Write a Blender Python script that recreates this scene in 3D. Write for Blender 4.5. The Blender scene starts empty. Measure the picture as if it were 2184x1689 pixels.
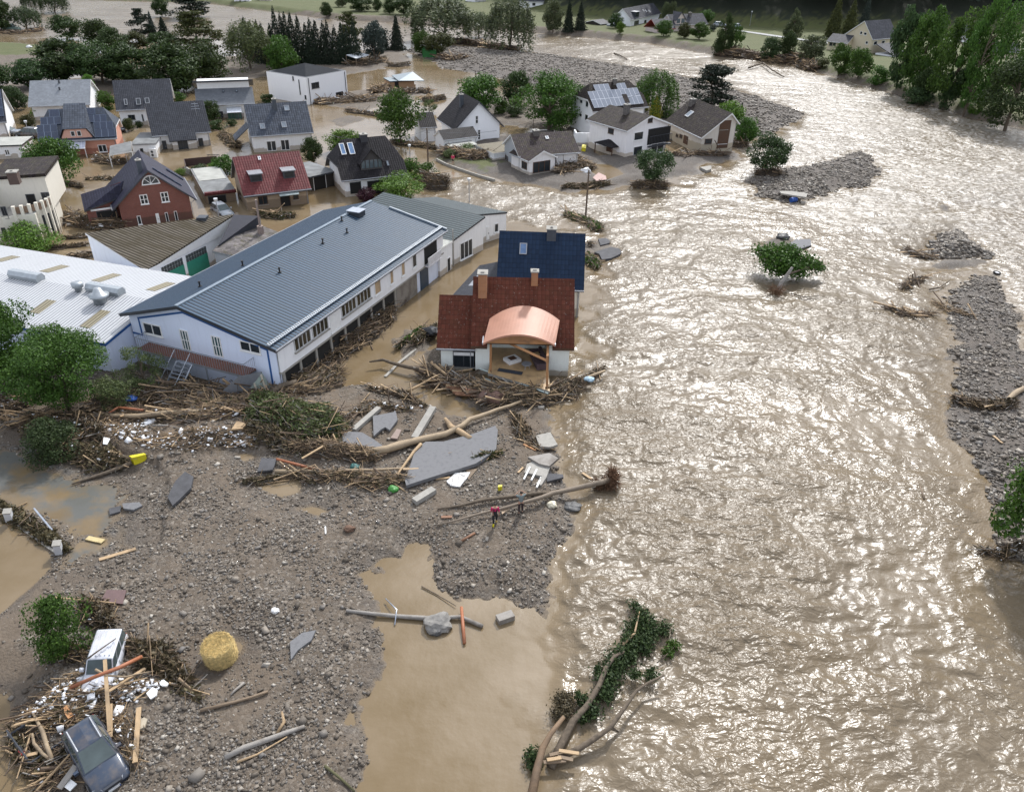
import bpy, bmesh, math, random
import numpy as np
from mathutils import Vector, Matrix, Euler
random.seed(7)
S = bpy.context.scene
COL = S.collection
# ------------------------------------------------------------------ camera
CAMH = 33.0; PITCH = math.radians(31.75); ROLL = math.radians(1.34); FPX = 1642.0
cam = bpy.data.objects.new('camera', bpy.data.cameras.new('camera')); COL.objects.link(cam)
CAMROT = Matrix.Rotation(math.pi/2-PITCH, 3, 'X') @ Matrix.Rotation(ROLL, 3, 'Z')
cam.matrix_world = Matrix.Translation((0, 0, CAMH)) @ CAMROT.to_4x4()
cam.data.sensor_width = 36; cam.data.lens = FPX/2184*36
cam.data.clip_end = 3000; cam.data.clip_start = 0.5
S.camera = cam
# ------------------------------------------------------------------ light
SUN_AZ = math.radians(19)      # to the right of the view direction (+Y)
SUN_EL = math.radians(43)
W = bpy.data.worlds.new('World'); S.world = W; W.use_nodes = True
nt = W.node_tree; N = nt.nodes; Lk = nt.links; N.clear()
out = N.new('ShaderNodeOutputWorld'); bg = N.new('ShaderNodeBackground'); bg.inputs[1].default_value = 0.105
sky = N.new('ShaderNodeTexSky'); sky.sky_type = 'NISHITA'; sky.sun_disc = False
sky.sun_elevation = SUN_EL; sky.sun_rotation = SUN_AZ; sky.dust_density = 2.0; sky.ozone_density = 1.0; sky.altitude = 200
tc = N.new('ShaderNodeTexCoord')
mp = N.new('ShaderNodeMapping'); mp.inputs['Scale'].default_value = (1, 1, 2.2)
cl = N.new('ShaderNodeTexNoise'); cl.inputs['Scale'].default_value = 2.6; cl.inputs['Detail'].default_value = 6; cl.inputs['Roughness'].default_value = 0.55
cr = N.new('ShaderNodeMapRange'); cr.inputs[1].default_value = 0.3; cr.inputs[2].default_value = 0.56
mixc = N.new('ShaderNodeMixRGB'); mixc.inputs[2].default_value = (9.0, 9.6, 10.9, 1)
hs = N.new('ShaderNodeHueSaturation'); hs.inputs['Saturation'].default_value = 0.75
Lk.new(tc.outputs['Generated'], mp.inputs[0]); Lk.new(mp.outputs[0], cl.inputs[0]); Lk.new(cl.outputs[0], cr.inputs[0])
Lk.new(sky.outputs[0], hs.inputs['Color']); Lk.new(hs.outputs[0], mixc.inputs[1]); Lk.new(cr.outputs[0], mixc.inputs[0])
sdv = (math.sin(SUN_AZ)*math.cos(SUN_EL), math.cos(SUN_AZ)*math.cos(SUN_EL), math.sin(SUN_EL))
dt = N.new('ShaderNodeVectorMath'); dt.operation = 'DOT_PRODUCT'; dt.inputs[1].default_value = sdv; Lk.new(tc.outputs['Generated'], dt.inputs[0])
au = N.new('ShaderNodeMapRange'); au.interpolation_type = 'SMOOTHSTEP'; au.inputs[1].default_value = .9; au.inputs[2].default_value = 1.0; au.inputs[4].default_value = 38.0; Lk.new(dt.outputs['Value'], au.inputs[0])
am = N.new('ShaderNodeMath'); am.operation = 'MULTIPLY'; Lk.new(au.outputs[0], am.inputs[0]); Lk.new(cr.outputs[0], am.inputs[1])
ac = N.new('ShaderNodeMixRGB'); ac.blend_type = 'ADD'; ac.inputs[0].default_value = 1; Lk.new(mixc.outputs[0], ac.inputs[1]); Lk.new(am.outputs[0], ac.inputs[2]); Lk.new(ac.outputs[0], bg.inputs[0]); Lk.new(bg.outputs[0], out.inputs[0])
sun = bpy.data.objects.new('sun', bpy.data.lights.new('sun', 'SUN')); COL.objects.link(sun)
sun.data.energy = 3.2; sun.data.angle = math.radians(3.5); sun.data.color = (1.0, 0.97, 0.93)
sdir = Vector((math.sin(SUN_AZ)*math.cos(SUN_EL), math.cos(SUN_AZ)*math.cos(SUN_EL), math.sin(SUN_EL)))
sun.rotation_euler = sdir.to_track_quat('Z', 'Y').to_euler(); sun.location = sdir*200
S.view_settings.view_transform = 'Standard'; S.view_settings.look = 'None'
S.view_settings.exposure = 0.28; S.view_settings.gamma = 1.0
S.cycles.max_bounces = 6; S.cycles.diffuse_bounces = 3; S.cycles.glossy_bounces = 3
S.cycles.transparent_max_bounces = 6; S.cycles.caustics_reflective = False; S.cycles.caustics_refractive = False
S.cycles.sample_clamp_indirect = 4.0; S.cycles.use_denoising = True
# ------------------------------------------------------------------ surveying: picture point -> place on the ground
FR = {'a':(0,240,.3663),'b':(600,200,.3663),'c':(1300,200,.3663),'d':(2000,200,.4121),'t':(0,0,.4579),'u':(1000,0,.4579),'v':(1900,0,.4579),'w':(2704,0,.4579),'e':(0,750,.4579),'f':(900,650,.5037),'g':(1500,780,.4144),'m':(0,1300,.5037),'n':(900,1300,.6410),'o':(0,2000,.5495),'p':(1100,1900,.6868),'r':(2600,500,.592),'s':(2300,1400,.8667),'q':(1560,1650,.3205),'x':(0,2140,.4287),'y':(1850,2140,.4288),'z':(2050,700,.1776),'D':(0,0,1.696)}
RN = np.array(CAMROT)
def dpx(fr, x, y):
    o = FR[fr]; return ((o[0]+x*o[2])/1.696, (o[1]+y*o[2])/1.696)
def ray(fr, x, y):
    px, py = dpx(fr, x, y)
    return RN @ np.array([(px-1092)/FPX, (845-py)/FPX, -1.0])
def P(fr, x, y, z=0.0):
    d = ray(fr, x, y); t = (z-CAMH)/d[2]
    return np.array([d[0]*t, d[1]*t, z])
def proj(p):
    q = RN.T @ (np.array(p, float)-[0, 0, CAMH]); return (1092+FPX*q[0]/-q[2], 845-FPX*q[1]/-q[2])
def height(p, fr, x, y):
    ty = dpx(fr, x, y)[1]; lo, hi = -20.0, 32.9
    for _ in range(40):
        m = (lo+hi)/2
        if proj((p[0], p[1], m))[1] > ty: lo = m
        else: hi = m
    return lo
# ------------------------------------------------------------------ noise (value-gradient, vectorised)
def _h(ix, iy, s):
    n = (ix*374761393 + iy*668265263 + s*144665) & 0xffffffff
    n = ((n ^ (n >> 13)) * 1274126177) & 0xffffffff
    return ((n ^ (n >> 16)) & 0xffff)/65535.0*2*math.pi
def pnoise(x, y, s=0):
    x = np.asarray(x, float); y = np.asarray(y, float)
    ix = np.floor(x).astype(np.int64); iy = np.floor(y).astype(np.int64); fx = x-ix; fy = y-iy
    u = fx*fx*fx*(fx*(fx*6-15)+10); v = fy*fy*fy*(fy*(fy*6-15)+10)
    def g(a, b, dx, dy):
        h = _h(a, b, s); return np.cos(h)*dx+np.sin(h)*dy
    n00 = g(ix, iy, fx, fy); n10 = g(ix+1, iy, fx-1, fy); n01 = g(ix, iy+1, fx, fy-1); n11 = g(ix+1, iy+1, fx-1, fy-1)
    return ((n00*(1-u)+n10*u)*(1-v)+(n01*(1-u)+n11*u)*v)*1.5
def fbm(x, y, o=4, s=0, g=0.5):
    r = 0; a = 1.0; f = 1.0
    for k in range(o):
        r = r+a*pnoise(x*f+k*17.3, y*f-k*9.1, s+k); a *= g; f *= 2.03
    return r
def sd_poly(x, y, poly):
    """signed distance, positive inside"""
    x = np.asarray(x, float); y = np.asarray(y, float)
    best = np.full(x.shape, 1e18); ins = np.zeros(x.shape, bool)
    n = len(poly)
    for i in range(n):
        ax, ay = poly[i]; bx, by = poly[(i+1) % n]
        ex, ey = bx-ax, by-ay; L = ex*ex+ey*ey+1e-12
        t = np.clip(((x-ax)*ex+(y-ay)*ey)/L, 0, 1)
        d = (x-ax-ex*t)**2+(y-ay-ey*t)**2
        best = np.minimum(best, d)
        c = ((ay > y) != (by > y))
        if ey != 0: ins ^= (c & (x < (bx-ax)*(y-ay)/ey+ax))
    return np.where(ins, 1, -1)*np.sqrt(best)
def WP(pts, z=0.0):
    r = []
    for q in pts:
        if len(q) == 3: p = P(q[0], q[1], q[2], z)
        else: p = P('D', q[0], q[1], z)
        r.append((p[0], p[1]))
    return r
class Region:
    def __init__(s, pts, h=0.4, k=0.25, z=0.0):
        s.p = WP(pts, z); s.h = h; s.k = k
        a = np.array(s.p); s.lo = a.min(0)-14; s.hi = a.max(0)+14
    def sd(s, x, y, cap=14.0):
        m = (x > s.lo[0]) & (x < s.hi[0]) & (y > s.lo[1]) & (y < s.hi[1])
        r = np.full(x.shape, -14.0)
        if m.any(): r[m] = np.clip(sd_poly(x[m], y[m], s.p), -14, cap)
        return r
LAND = [
 Region([(-500,700),(-100,740),(150,760),(260,735),(300,790),(480,840),(590,830),(640,800),(700,800),(722,830),(790,825),(850,835),(905,865),(960,885),(1010,885),(1060,870),(1140,860),(1165,870),(1180,920),(1187,960),(1203,1010),(1215,1060),(1205,1110),(1190,1160),(1165,1210),(1150,1250),(1150,1300),(1100,1290),(1030,1278),(985,1285),(940,1250),(930,1210),(905,1162),(875,1165),(870,1200),(820,1200),(850,1218),(795,1240),(815,1262),(822,1300),(810,1345),(800,1400),(770,1450),(765,1500),(790,1580),(806,1620),(800,1650),(770,1700),(700,1900),(-500,2100)], .45, .22),
 Region([(928,345),(960,325),(1020,300),(1180,275),(1280,330),(1430,325),(1560,320),(1580,340),(1500,352),(1490,372),(1400,385),(1340,395),(1300,405),(1210,410),(1130,395),(1070,385),(1000,362)], .4, .2),
 Region([(860,108),(965,99),(1040,106),(1120,113),(1180,118),(1255,130),(1390,149),(1433,159),(1500,175),(1566,192),(1606,205),(1660,224),(1712,243),(1695,262),(1650,288),(1600,300),(1560,312),(1430,300),(1230,260),(1200,215),(1130,180),(1070,169),(1011,159),(946,146),(924,130)], .9, .12),
 Region([(985,225),(1100,200),(1240,200),(1250,290),(1100,270),(1010,262)], .4, .2),
 Region([(440,8),(590,27),(725,45),(873,51),(960,60),(1060,65),(1128,70),(1255,81),(1390,94),(1525,119),(1628,130),(1700,140),(1740,154),(1865,189),(1999,229),(2080,256),(2184,275),(2600,350),(3600,300),(3600,-70),(-900,-70),(-900,-30)], 1.6, .45),
 Region([(2067,591),(2120,585),(2145,630),(2162,672),(2184,730),(2260,850),(2320,1000),(2360,1250),(2184,1200),(2148,1188),(2117,1142),(2122,1101),(2092,1030),(2061,989),(2041,928),(2036,841),(2031,783),(2039,728),(2028,682),(2022,623),(2040,600)], .7, .2),
 Region([(1969,543),(1997,508),(2039,487),(2057,494),(2106,543),(2105,549),(1987,552)], 1.1, .3),
 Region([(1980,571),(2021,557),(2098,553),(2105,560),(2022,572)], .2, .2),
 Region([(1995,453),(2011,435),(2025,452)], .3, .3),
 Region([(1585,387),(1620,372),(1655,365),(1739,354),(1837,323),(1858,333),(1875,365),(1847,400),(1788,403),(1728,427),(1669,434),(1617,417),(1612,395)], .6, .2),
 Region([(1630,520),(1650,508),(1675,508),(1682,524),(1650,530)], .3, .25),
 Region([(-400,90),(40,92),(110,100),(190,112),(205,128),(170,150),(60,150),(-400,150)], .3, .1),
 Region([(-300,200),(40,180),(170,168),(300,145),(500,120),(640,120),(860,100),(870,135),(800,150),(740,160),(620,150),(600,160),(470,178),(380,190),(250,200),(120,215),(40,230),(-300,260)], .5, .1),
 Region([(640,198),(700,200),(810,190),(900,188),(930,195),(880,212),(820,226),(760,240),(690,222)], .25, .1),
 Region([(905,750),(950,735),(990,800),(950,805),(915,780)], .3, .3),
 Region([(845,725),(880,700),(935,700),(930,740),(870,765),(850,760)], .3, .3),
 Region([(1240,528),(1260,510),(1300,520),(1325,540),(1290,560),(1255,560)], .05, .3),
 Region([(700,260),(740,245),(780,255),(720,275)], .1, .2),
]
POND = [
 Region([(-300,1080),(0,1110),(60,1130),(115,1185),(108,1215),(60,1260),(0,1310),(-300,1360)], .5, .3),
 Region([(-300,940),(60,955),(160,1005),(240,1045),(262,1065),(238,1110),(242,1165),(215,1182),(150,1195),(130,1175),(160,1150),(110,1100),(60,1085),(0,1060),(-300,1040)], .12, .06),
 Region([(543,1038),(600,1018),(650,1015),(640,1050),(600,1060)], .4, .2),
 Region([(635,1085),(665,1078),(700,1090),(680,1100)], .3, .2),
 Region([(760,1225),(790,1215),(810,1240),(790,1250)], .3, .2),
 Region([(-200,1450),(20,1480),(30,1570),(-10,1640),(-200,1700)], .3, .2),
 Region([(0,1600),(60,1625),(90,1680),(60,1760),(-60,1760)], .3, .2),
 Region([(430,1425),(470,1425),(520,1390),(525,1370),(500,1360),(480,1395),(440,1405)], .3, .2),
 Region([(500,965),(530,955),(545,975),(520,985)], .3, .2),
 Region([(1245,348),(1300,352),(1335,372),(1290,385),(1262,368)], .4, .2),
 Region([(720,800),(800,810),(850,830),(920,868),(1000,885),(1010,850),(950,820),(900,790),(800,760),(700,770)], .6, .3),
]
MOUND = [
 Region([(-200,830),(150,850),(300,840),(480,850),(600,850),(700,790),(760,740),(850,650),(790,680),(700,750),(590,800),(480,800),(300,740),(150,740),(-200,740)], .2, .12, .5),
 Region([(350,900),(500,870),(720,860),(740,900),(650,960),(400,960)], .5, .12),
 Region([(60,950),(200,920),(500,940),(340,1010),(230,985)], .5, .2),
 Region([(880,840),(1040,820),(1250,790),(1280,800),(1180,850),(1050,880)], .5, .2),
]
GRASS = [Region([(440,0),(590,24),(725,41),(873,47),(960,56),(1060,61),(1128,66),(1255,77),(1390,90),(1525,114),(1628,125),(1700,136),(1740,150),(1865,184),(1999,224),(2080,250),(2184,270),(2600,340),(3600,290),(3600,-75),(-900,-75),(-900,-30)]),
 Region([(930,343),(950,330),(1040,330),(1060,350),(1040,362),(985,355)]), Region([(-400,88),(40,92),(110,100),(60,120),(-400,130)])]
ASPH = [Region([(-300,900),(60,955),(160,1005),(240,1045),(262,1065),(238,1110),(242,1165),(215,1182),(150,1195),(140,1185),(160,1150),(110,1100),(60,1085),(0,1060),(-300,1040)])]
SILT = [Region([(-500,1200),(60,1270),(200,1160),(240,1190),(130,1290),(110,1350),(90,1480),(0,1560),(-500,1800)]),
 Region([(380,1350),(560,1380),(600,1450),(470,1520),(420,1480)]),
 Region([(-500,830),(200,860),(350,850),(500,850),(720,840),(900,880),(1000,900),(980,960),(760,980),(500,970),(300,1000),(-500,960)]),
 Region([(940,870),(1170,870),(1180,960),(1100,980),(1060,900)])]
FOREST = Region([(1110,22),(1250,38),(1330,48),(1500,54),(1600,64),(1700,70),(1800,68),(1980,72),(2184,68),(2900,80),(3600,0),(3600,-80),(1000,-80),(1040,-10)])
DARKG = LAND[5:11]+[LAND[2]]+[LAND[1]]
def land_h(x, y):
    x = np.atleast_1d(np.asarray(x, float)); y = np.atleast_1d(np.asarray(y, float))
    n1 = fbm(x*0.22, y*0.22, 4, 3); n2 = fbm(x*1.1, y*1.1, 3, 11)
    h = np.full(x.shape, -0.7)
    for r in LAND:
        sd = r.sd(x, y)+n1*.5+n2*.25
        h = np.maximum(h, np.clip(sd*r.k, -.7, r.h)+0.0)
    for r in POND:
        sd = r.sd(x, y)+n1*.25+n2*.2
        h = np.where(sd > -3, np.minimum(h, np.clip(-sd*r.k, -r.h, 2.0)), h)
    for r in MOUND:
        sd = r.sd(x, y)+n2*.4
        t = np.clip(sd/2.5+.4, 0, 1); h = h+r.h*t*t*(3-2*t)
    h = h+np.where(h > -.65, n1*.09+n2*.05, 0)
    d = np.clip((y-440+x*.15)/300, 0, 1); h = h+d*d*60
    fs = FOREST.sd(x, y, 400.0); h = h+np.where(fs > -10, np.clip(fs+6, 0, 400)*.42, 0)
    return h
def gz(x, y): return float(max(land_h(x, y)[0], 0.0))
def G(fr, x, y, dz=0.0):
    """where the sight line through a picture point meets the ground (or the water)"""
    z = 0.0
    for _ in range(6):
        p = P(fr, x, y, z+dz); z = .5*z+.5*gz(p[0], p[1])
    p = P(fr, x, y, z+dz); return np.array([p[0], p[1], gz(p[0], p[1])+dz])
# ------------------------------------------------------------------ node helpers
def mat(name):
    m = bpy.data.materials.new(name); m.use_nodes = True
    n = m.node_tree; b = n.nodes['Principled BSDF']; return m, n, b
def nd(n, t, **k):
    o = n.nodes.new(t)
    for a, v in k.items():
        if a.startswith('i_'): o.inputs[int(a[2:])].default_value = v
        elif a.startswith('s_'): o.inputs[a[2:].replace('_', ' ')].default_value = v
        else: setattr(o, a, v)
    return o
def lk(n, a, b): n.links.new(a, b)
def noise(n, vec, scale, detail=3, rough=.55):
    t = nd(n, 'ShaderNodeTexNoise'); t.inputs['Scale'].default_value = scale; t.inputs['Detail'].default_value = detail; t.inputs['Roughness'].default_value = rough
    if vec is not None: lk(n, vec, t.inputs['Vector'])
    return t.outputs[0]
def rng(n, v, a, b, c=0.0, d=1.0):
    t = nd(n, 'ShaderNodeMapRange'); lk(n, v, t.inputs[0]); t.inputs[1].default_value = a; t.inputs[2].default_value = b; t.inputs[3].default_value = c; t.inputs[4].default_value = d
    return t.outputs[0]
def mixc(n, f, a, b, mode='MIX'):
    t = nd(n, 'ShaderNodeMixRGB', blend_type=mode)
    for i, v in ((0, f), (1, a), (2, b)):
        if isinstance(v, (int, float)): t.inputs[i].default_value = v
        elif isinstance(v, tuple): t.inputs[i].default_value = v if len(v) == 4 else v+(1,)
        else: lk(n, v, t.inputs[i])
    return t.outputs[0]
def mth(n, op, a, b=0.0, c=None):
    t = nd(n, 'ShaderNodeMath', operation=op)
    for i, v in ((0, a), (1, b)) + (((2, c),) if c is not None else ()):
        if isinstance(v, (int, float)): t.inputs[i].default_value = v
        else: lk(n, v, t.inputs[i])
    return t.outputs[0]
def bump(n, b, h, strength=.5, dist=.05):
    t = nd(n, 'ShaderNodeBump'); t.inputs['Strength'].default_value = strength; t.inputs['Distance'].default_value = dist
    lk(n, h, t.inputs['Height']); lk(n, t.outputs[0], b.inputs['Normal']); return t
def attr(n, name): return nd(n, 'ShaderNodeAttribute', attribute_name=name).outputs['Fac']
def coord(n, k='Object'): return nd(n, 'ShaderNodeTexCoord').outputs[k]
# ------------------------------------------------------------------ ground and water sheets
def sheet(name, ys, us, zfun, attrs, material, flat=False):
    Y, U = np.meshgrid(ys, us, indexing='ij'); X = U*(Y+16)
    x = X.ravel(); y = Y.ravel(); z, at = zfun(x, y)
    co = np.stack([x, y, z], 1)
    nr, nc = len(ys), len(us)
    i = np.arange(nr*nc).reshape(nr, nc)
    q = np.stack([i[:-1, :-1], i[:-1, 1:], i[1:, 1:], i[1:, :-1]], -1).reshape(-1, 4)
    me = bpy.data.meshes.new(name); me.vertices.add(len(co)); me.vertices.foreach_set('co', co.ravel())
    me.loops.add(q.size); me.loops.foreach_set('vertex_index', q.ravel())
    me.polygons.add(len(q)); me.polygons.foreach_set('loop_start', np.arange(0, q.size, 4)); me.polygons.foreach_set('loop_total', np.full(len(q), 4))
    me.polygons.foreach_set('use_smooth', np.ones(len(q), bool)); me.update()
    for k, v in at.items():
        a = me.attributes.new(k, 'FLOAT', 'POINT'); a.data.foreach_set('value', v.astype(np.float32))
    me.materials.append(material)
    o = bpy.data.objects.new(name, me); COL.objects.link(o); return o
def rows(dmin, g, y1):
    r = [6.0]
    while r[-1] < y1: r.append(r[-1]+max(dmin, g*r[-1]))
    return np.array(r)
def smst(v): v = np.clip(v, 0, 1); return v*v*(3-2*v)
# ground material
gm, n, b = mat('ground_gravel_mud_grass')
oc = coord(n); g1 = noise(n, oc, .35, 6); g2 = noise(n, oc, 2.5, 5, .65)
vor = nd(n, 'ShaderNodeTexVoronoi'); vor.inputs['Scale'].default_value = 6.5; lk(n, oc, vor.inputs['Vector'])
vor2 = nd(n, 'ShaderNodeTexVoronoi'); vor2.inputs['Scale'].default_value = 15; lk(n, oc, vor2.inputs['Vector'])
stone = mixc(n, vor.outputs['Color'], (.07, .065, .06), (.33, .32, .32))
sep = nd(n, 'ShaderNodeSeparateColor'); lk(n, vor.outputs['Color'], sep.inputs[0])
sep2 = nd(n, 'ShaderNodeSeparateColor'); lk(n, vor2.outputs['Color'], sep2.inputs[0])
st1 = mixc(n, rng(n, sep.outputs[0], .55, 1), (.092, .072, .052), (.23, .2, .165))
st2 = mixc(n, rng(n, sep2.outputs[1], .3, 1), (.07, .056, .042), (.165, .142, .118))
st = mixc(n, rng(n, sep.outputs[2], .45, .55), st2, st1)
mudc = mixc(n, g2, (.09, .067, .047), (.145, .112, .08))
msk = rng(n, mth(n, 'ADD', mth(n, 'MULTIPLY', g1, .8), mth(n, 'MULTIPLY', g2, .35)), .5, .7)
silt = attr(n, 'silt')
gravel = mixc(n, mth(n, 'MAXIMUM', mth(n, 'MULTIPLY', msk, .75), mth(n, 'MULTIPLY', silt, .85)), st, mudc)
dark = mixc(n, mth(n, 'MULTIPLY', attr(n, 'darkg'), .35), gravel, (.07, .07, .075))
gr = mixc(n, g1, (.05, .078, .014), (.095, .095, .03)); gr = mixc(n, rng(n, g2, .45, .7, 0, .6), gr, (.09, .07, .04))
c1 = mixc(n, attr(n, 'grass'), dark, gr); c1 = mixc(n, attr(n, 'wooded'), c1, (.018,.024,.012))
c2 = mixc(n, attr(n, 'asph'), c1, mixc(n, g2, (.085, .09, .095), (.13, .125, .115)))
wet = attr(n, 'wet')
c3 = mixc(n, mth(n, 'MULTIPLY', wet, .45), c2, (.045, .036, .028))
c3 = mixc(n, attr(n, 'shore'), c3, (.13, .095, .058))
lk(n, c3, b.inputs['Base Color'])
lk(n, mth(n, 'SUBTRACT', .92, mth(n, 'MULTIPLY', wet, .2)), b.inputs['Roughness'])
hh = mth(n, 'ADD', mth(n, 'MULTIPLY', vor.outputs['Distance'], -1.0), mth(n, 'MULTIPLY', g2, .6))
hh = mth(n, 'ADD', hh, mth(n, 'MULTIPLY', vor2.outputs['Distance'], -.5))
bump(n, b, hh, .6, .06)
def ground_z(x, y):
    z = land_h(x, y)
    n1 = fbm(x*.5, y*.5, 3, 21)
    def mem(rs, soft):
        m = np.full(x.shape, 0.0)
        for r in rs: m = np.maximum(m, smst((r.sd(x, y)+n1*soft)/soft+.5))
        return m
    return z, {'grass': np.maximum(mem(GRASS, 2.5), (y > 330).astype(float)), 'asph': mem(ASPH, .4), 'silt': mem(SILT, 1.5), 'darkg': mem(DARKG, 1.5), 'wooded': mem([FOREST], 6), 'wet': 1-smst((z-.02)/.22), 'shore': .8*(1-smst((z+.01)/.06))}
ground = sheet('ground', rows(.13, .0048, 1200), np.linspace(-1.15, 1.15, 700), ground_z, None, gm)
ground['kind'] = 'structure'
# water
wm, n, b = mat('muddy_flood_water')
rough = attr(n, 'rapid'); foam = attr(n, 'foam')
oc = coord(n)
mpg = nd(n, 'ShaderNodeMapping'); mpg.inputs['Rotation'].default_value = (0, 0, math.radians(-20)); mpg.inputs['Scale'].default_value = (1.0, 1.5, 1.0); lk(n, oc, mpg.inputs[0])
v = mpg.outputs[0]
wn = noise(n, oc, .5, 4); 
wa = nd(n, 'ShaderNodeVectorMath', operation='ADD'); lk(n, v, wa.inputs[0])
wv = nd(n, 'ShaderNodeTexNoise'); wv.inputs['Scale'].default_value = .6; wv.inputs['Detail'].default_value = 3; lk(n, oc, wv.inputs['Vector'])
ws = nd(n, 'ShaderNodeVectorMath', operation='SCALE'); ws.inputs['Scale'].default_value = 1.6; lk(n, wv.outputs['Color'], ws.inputs[0]); lk(n, ws.outputs[0], wa.inputs[1])
f1 = noise(n, wa.outputs[0], 1.05, 2, .5); f2 = noise(n, wa.outputs[0], 3.4, 2, .5)
r1 = mth(n, 'ABSOLUTE', mth(n, 'SUBTRACT', f1, .5)); 
f3 = noise(n, wa.outputs[0], .23, 2, .5); r3 = mth(n, 'ABSOLUTE', mth(n, 'SUBTRACT', f3, .5))
h = mth(n, 'ADD', mth(n, 'ADD', mth(n, 'MULTIPLY', mth(n, 'SUBTRACT', .5, r1), .72), mth(n, 'MULTIPLY', f2, .24)), mth(n, 'MULTIPLY', mth(n, 'SUBTRACT', .5, r3), 1.5))
calm = noise(n, oc, 1.6, 3, .5)
amp = rng(n, noise(n, oc, .11, 4, .6), .36, .64, .3, 1.15)
hfull = mth(n, 'ADD', mth(n, 'MULTIPLY', mth(n, 'MULTIPLY', h, amp), rough), mth(n, 'MULTIPLY', calm, .05))
bump(n, b, hfull, 1.0, .34)
big = noise(n, oc, .06, 4)
cw = mixc(n, rng(n, mth(n, 'ADD', mth(n, 'MULTIPLY', big, .6), mth(n, 'MULTIPLY', noise(n, oc, .3, 4), .4)), .4, .62), (.15, .107, .056), (.215, .165, .107))
cw = mixc(n, mth(n, 'MULTIPLY', attr(n, 'thin'), rng(n, noise(n, oc, .35, 4, .6), .4, .55)), cw, (.11, .11, .1))
cw = mixc(n, rough, cw, mixc(n, big, (.108, .082, .052), (.185, .147, .1)))
fn = noise(n, wa.outputs[0], 1.3, 8, .72)
fm = mth(n, 'MULTIPLY', foam, rng(n, fn, .48, .62))
cw = mixc(n, mth(n, 'MULTIPLY', fm, .6), cw, (.74, .71, .66))  # white of foam and of sunlit sparkle, both put into the water colour
lk(n, cw, b.inputs['Base Color'])
lk(n, mth(n, 'ADD', mth(n, 'MULTIPLY', fm, .3), mth(n, 'ADD', .1, mth(n, 'MULTIPLY', rough, .18))), b.inputs['Roughness'])
b.inputs['IOR'].default_value = 1.33
RIVER = [Region([(1500,1900),(1180,1700),(1195,1500),(1190,1430),(1155,1320),(1150,1250),(1165,1210),(1190,1160),(1205,1110),(1215,1060),(1203,1010),(1187,960),(1180,900),(1240,800),(1270,700),(1270,600),(1290,450),(1400,400),(1450,390),(1560,340),(1590,305),(1650,290),(1710,245),(1600,205),(1430,158),(1250,128),(1120,110),(960,98),(870,95),(700,75),(450,40),(200,10),(200,-40),(500,0),(900,55),(1128,70),(1390,94),(1628,130),(1740,154),(1999,229),(2184,270),(2800,380),(3300,1900)]),
   Region([(860,480),(1000,380),(1100,395),(1300,410),(1500,400),(1500,500),(1300,520),(1000,440)]),
   Region([(-900,0),(200,-20),(700,70),(600,90),(200,80),(-900,95)])]
POOL = [Region([(1170,1300),(1195,1430),(1190,1500),(1180,1600),(1100,1750),(700,1900),(740,1400),(800,1330)])]
FOAM_GLINT = [Region([(1440,395),(1500,375),(1590,310),(1660,290),(1720,245),(1600,200),(1560,130),(1740,158),(1870,195),(2000,240),(2184,280),(2600,330),(2800,600),(2140,560),(2010,470),(1900,480),(1820,500),(1700,450),(1600,440),(1460,420)]),
   Region([(1960,560),(2100,548),(2200,600),(2200,700),(2120,590),(2060,580),(1980,580)]), Region([(1060,420),(1240,420),(1330,440),(1200,455)])]
def water_z(x, y):
    n1 = fbm(x*.25, y*.25, 3, 5)
    def mem(rs, soft):
        m = np.zeros(x.shape)
        for r in rs: m = np.maximum(m, smst((r.sd(x, y)+n1*soft*.8)/soft+.5))
        return m
    ra = np.maximum(mem(RIVER, 4), .03)
    ra = ra*(1-.8*mem(POOL, 3))
    ra = ra*(.75+.5*smst(fbm(x*.05, y*.05, 3, 31)+.5))
    ld = land_h(x, y)
    sh = smst((-ld)/.5)          # waves die out over the shallows
    wv = fbm(x*.28+fbm(x*.1, y*.1, 2, 41), y*.5, 4, 51, .55)
    rg = .5-np.abs(fbm(x*.55, y*.8, 3, 61, .5))
    z = ra*sh*(.11*wv+.09*rg)-.02
    return z, {'rapid': np.clip(ra*(.25+.75*sh), 0, 1.2), 'foam': np.clip(mem(FOAM_GLINT, 6), 0, 1), 'thin': mem(ASPH, 1.5)}
water = sheet('river', rows(.14, .0048, 460), np.linspace(-1.0, 1.0, 720), water_z, None, wm)
water['kind'] = 'structure'
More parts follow.
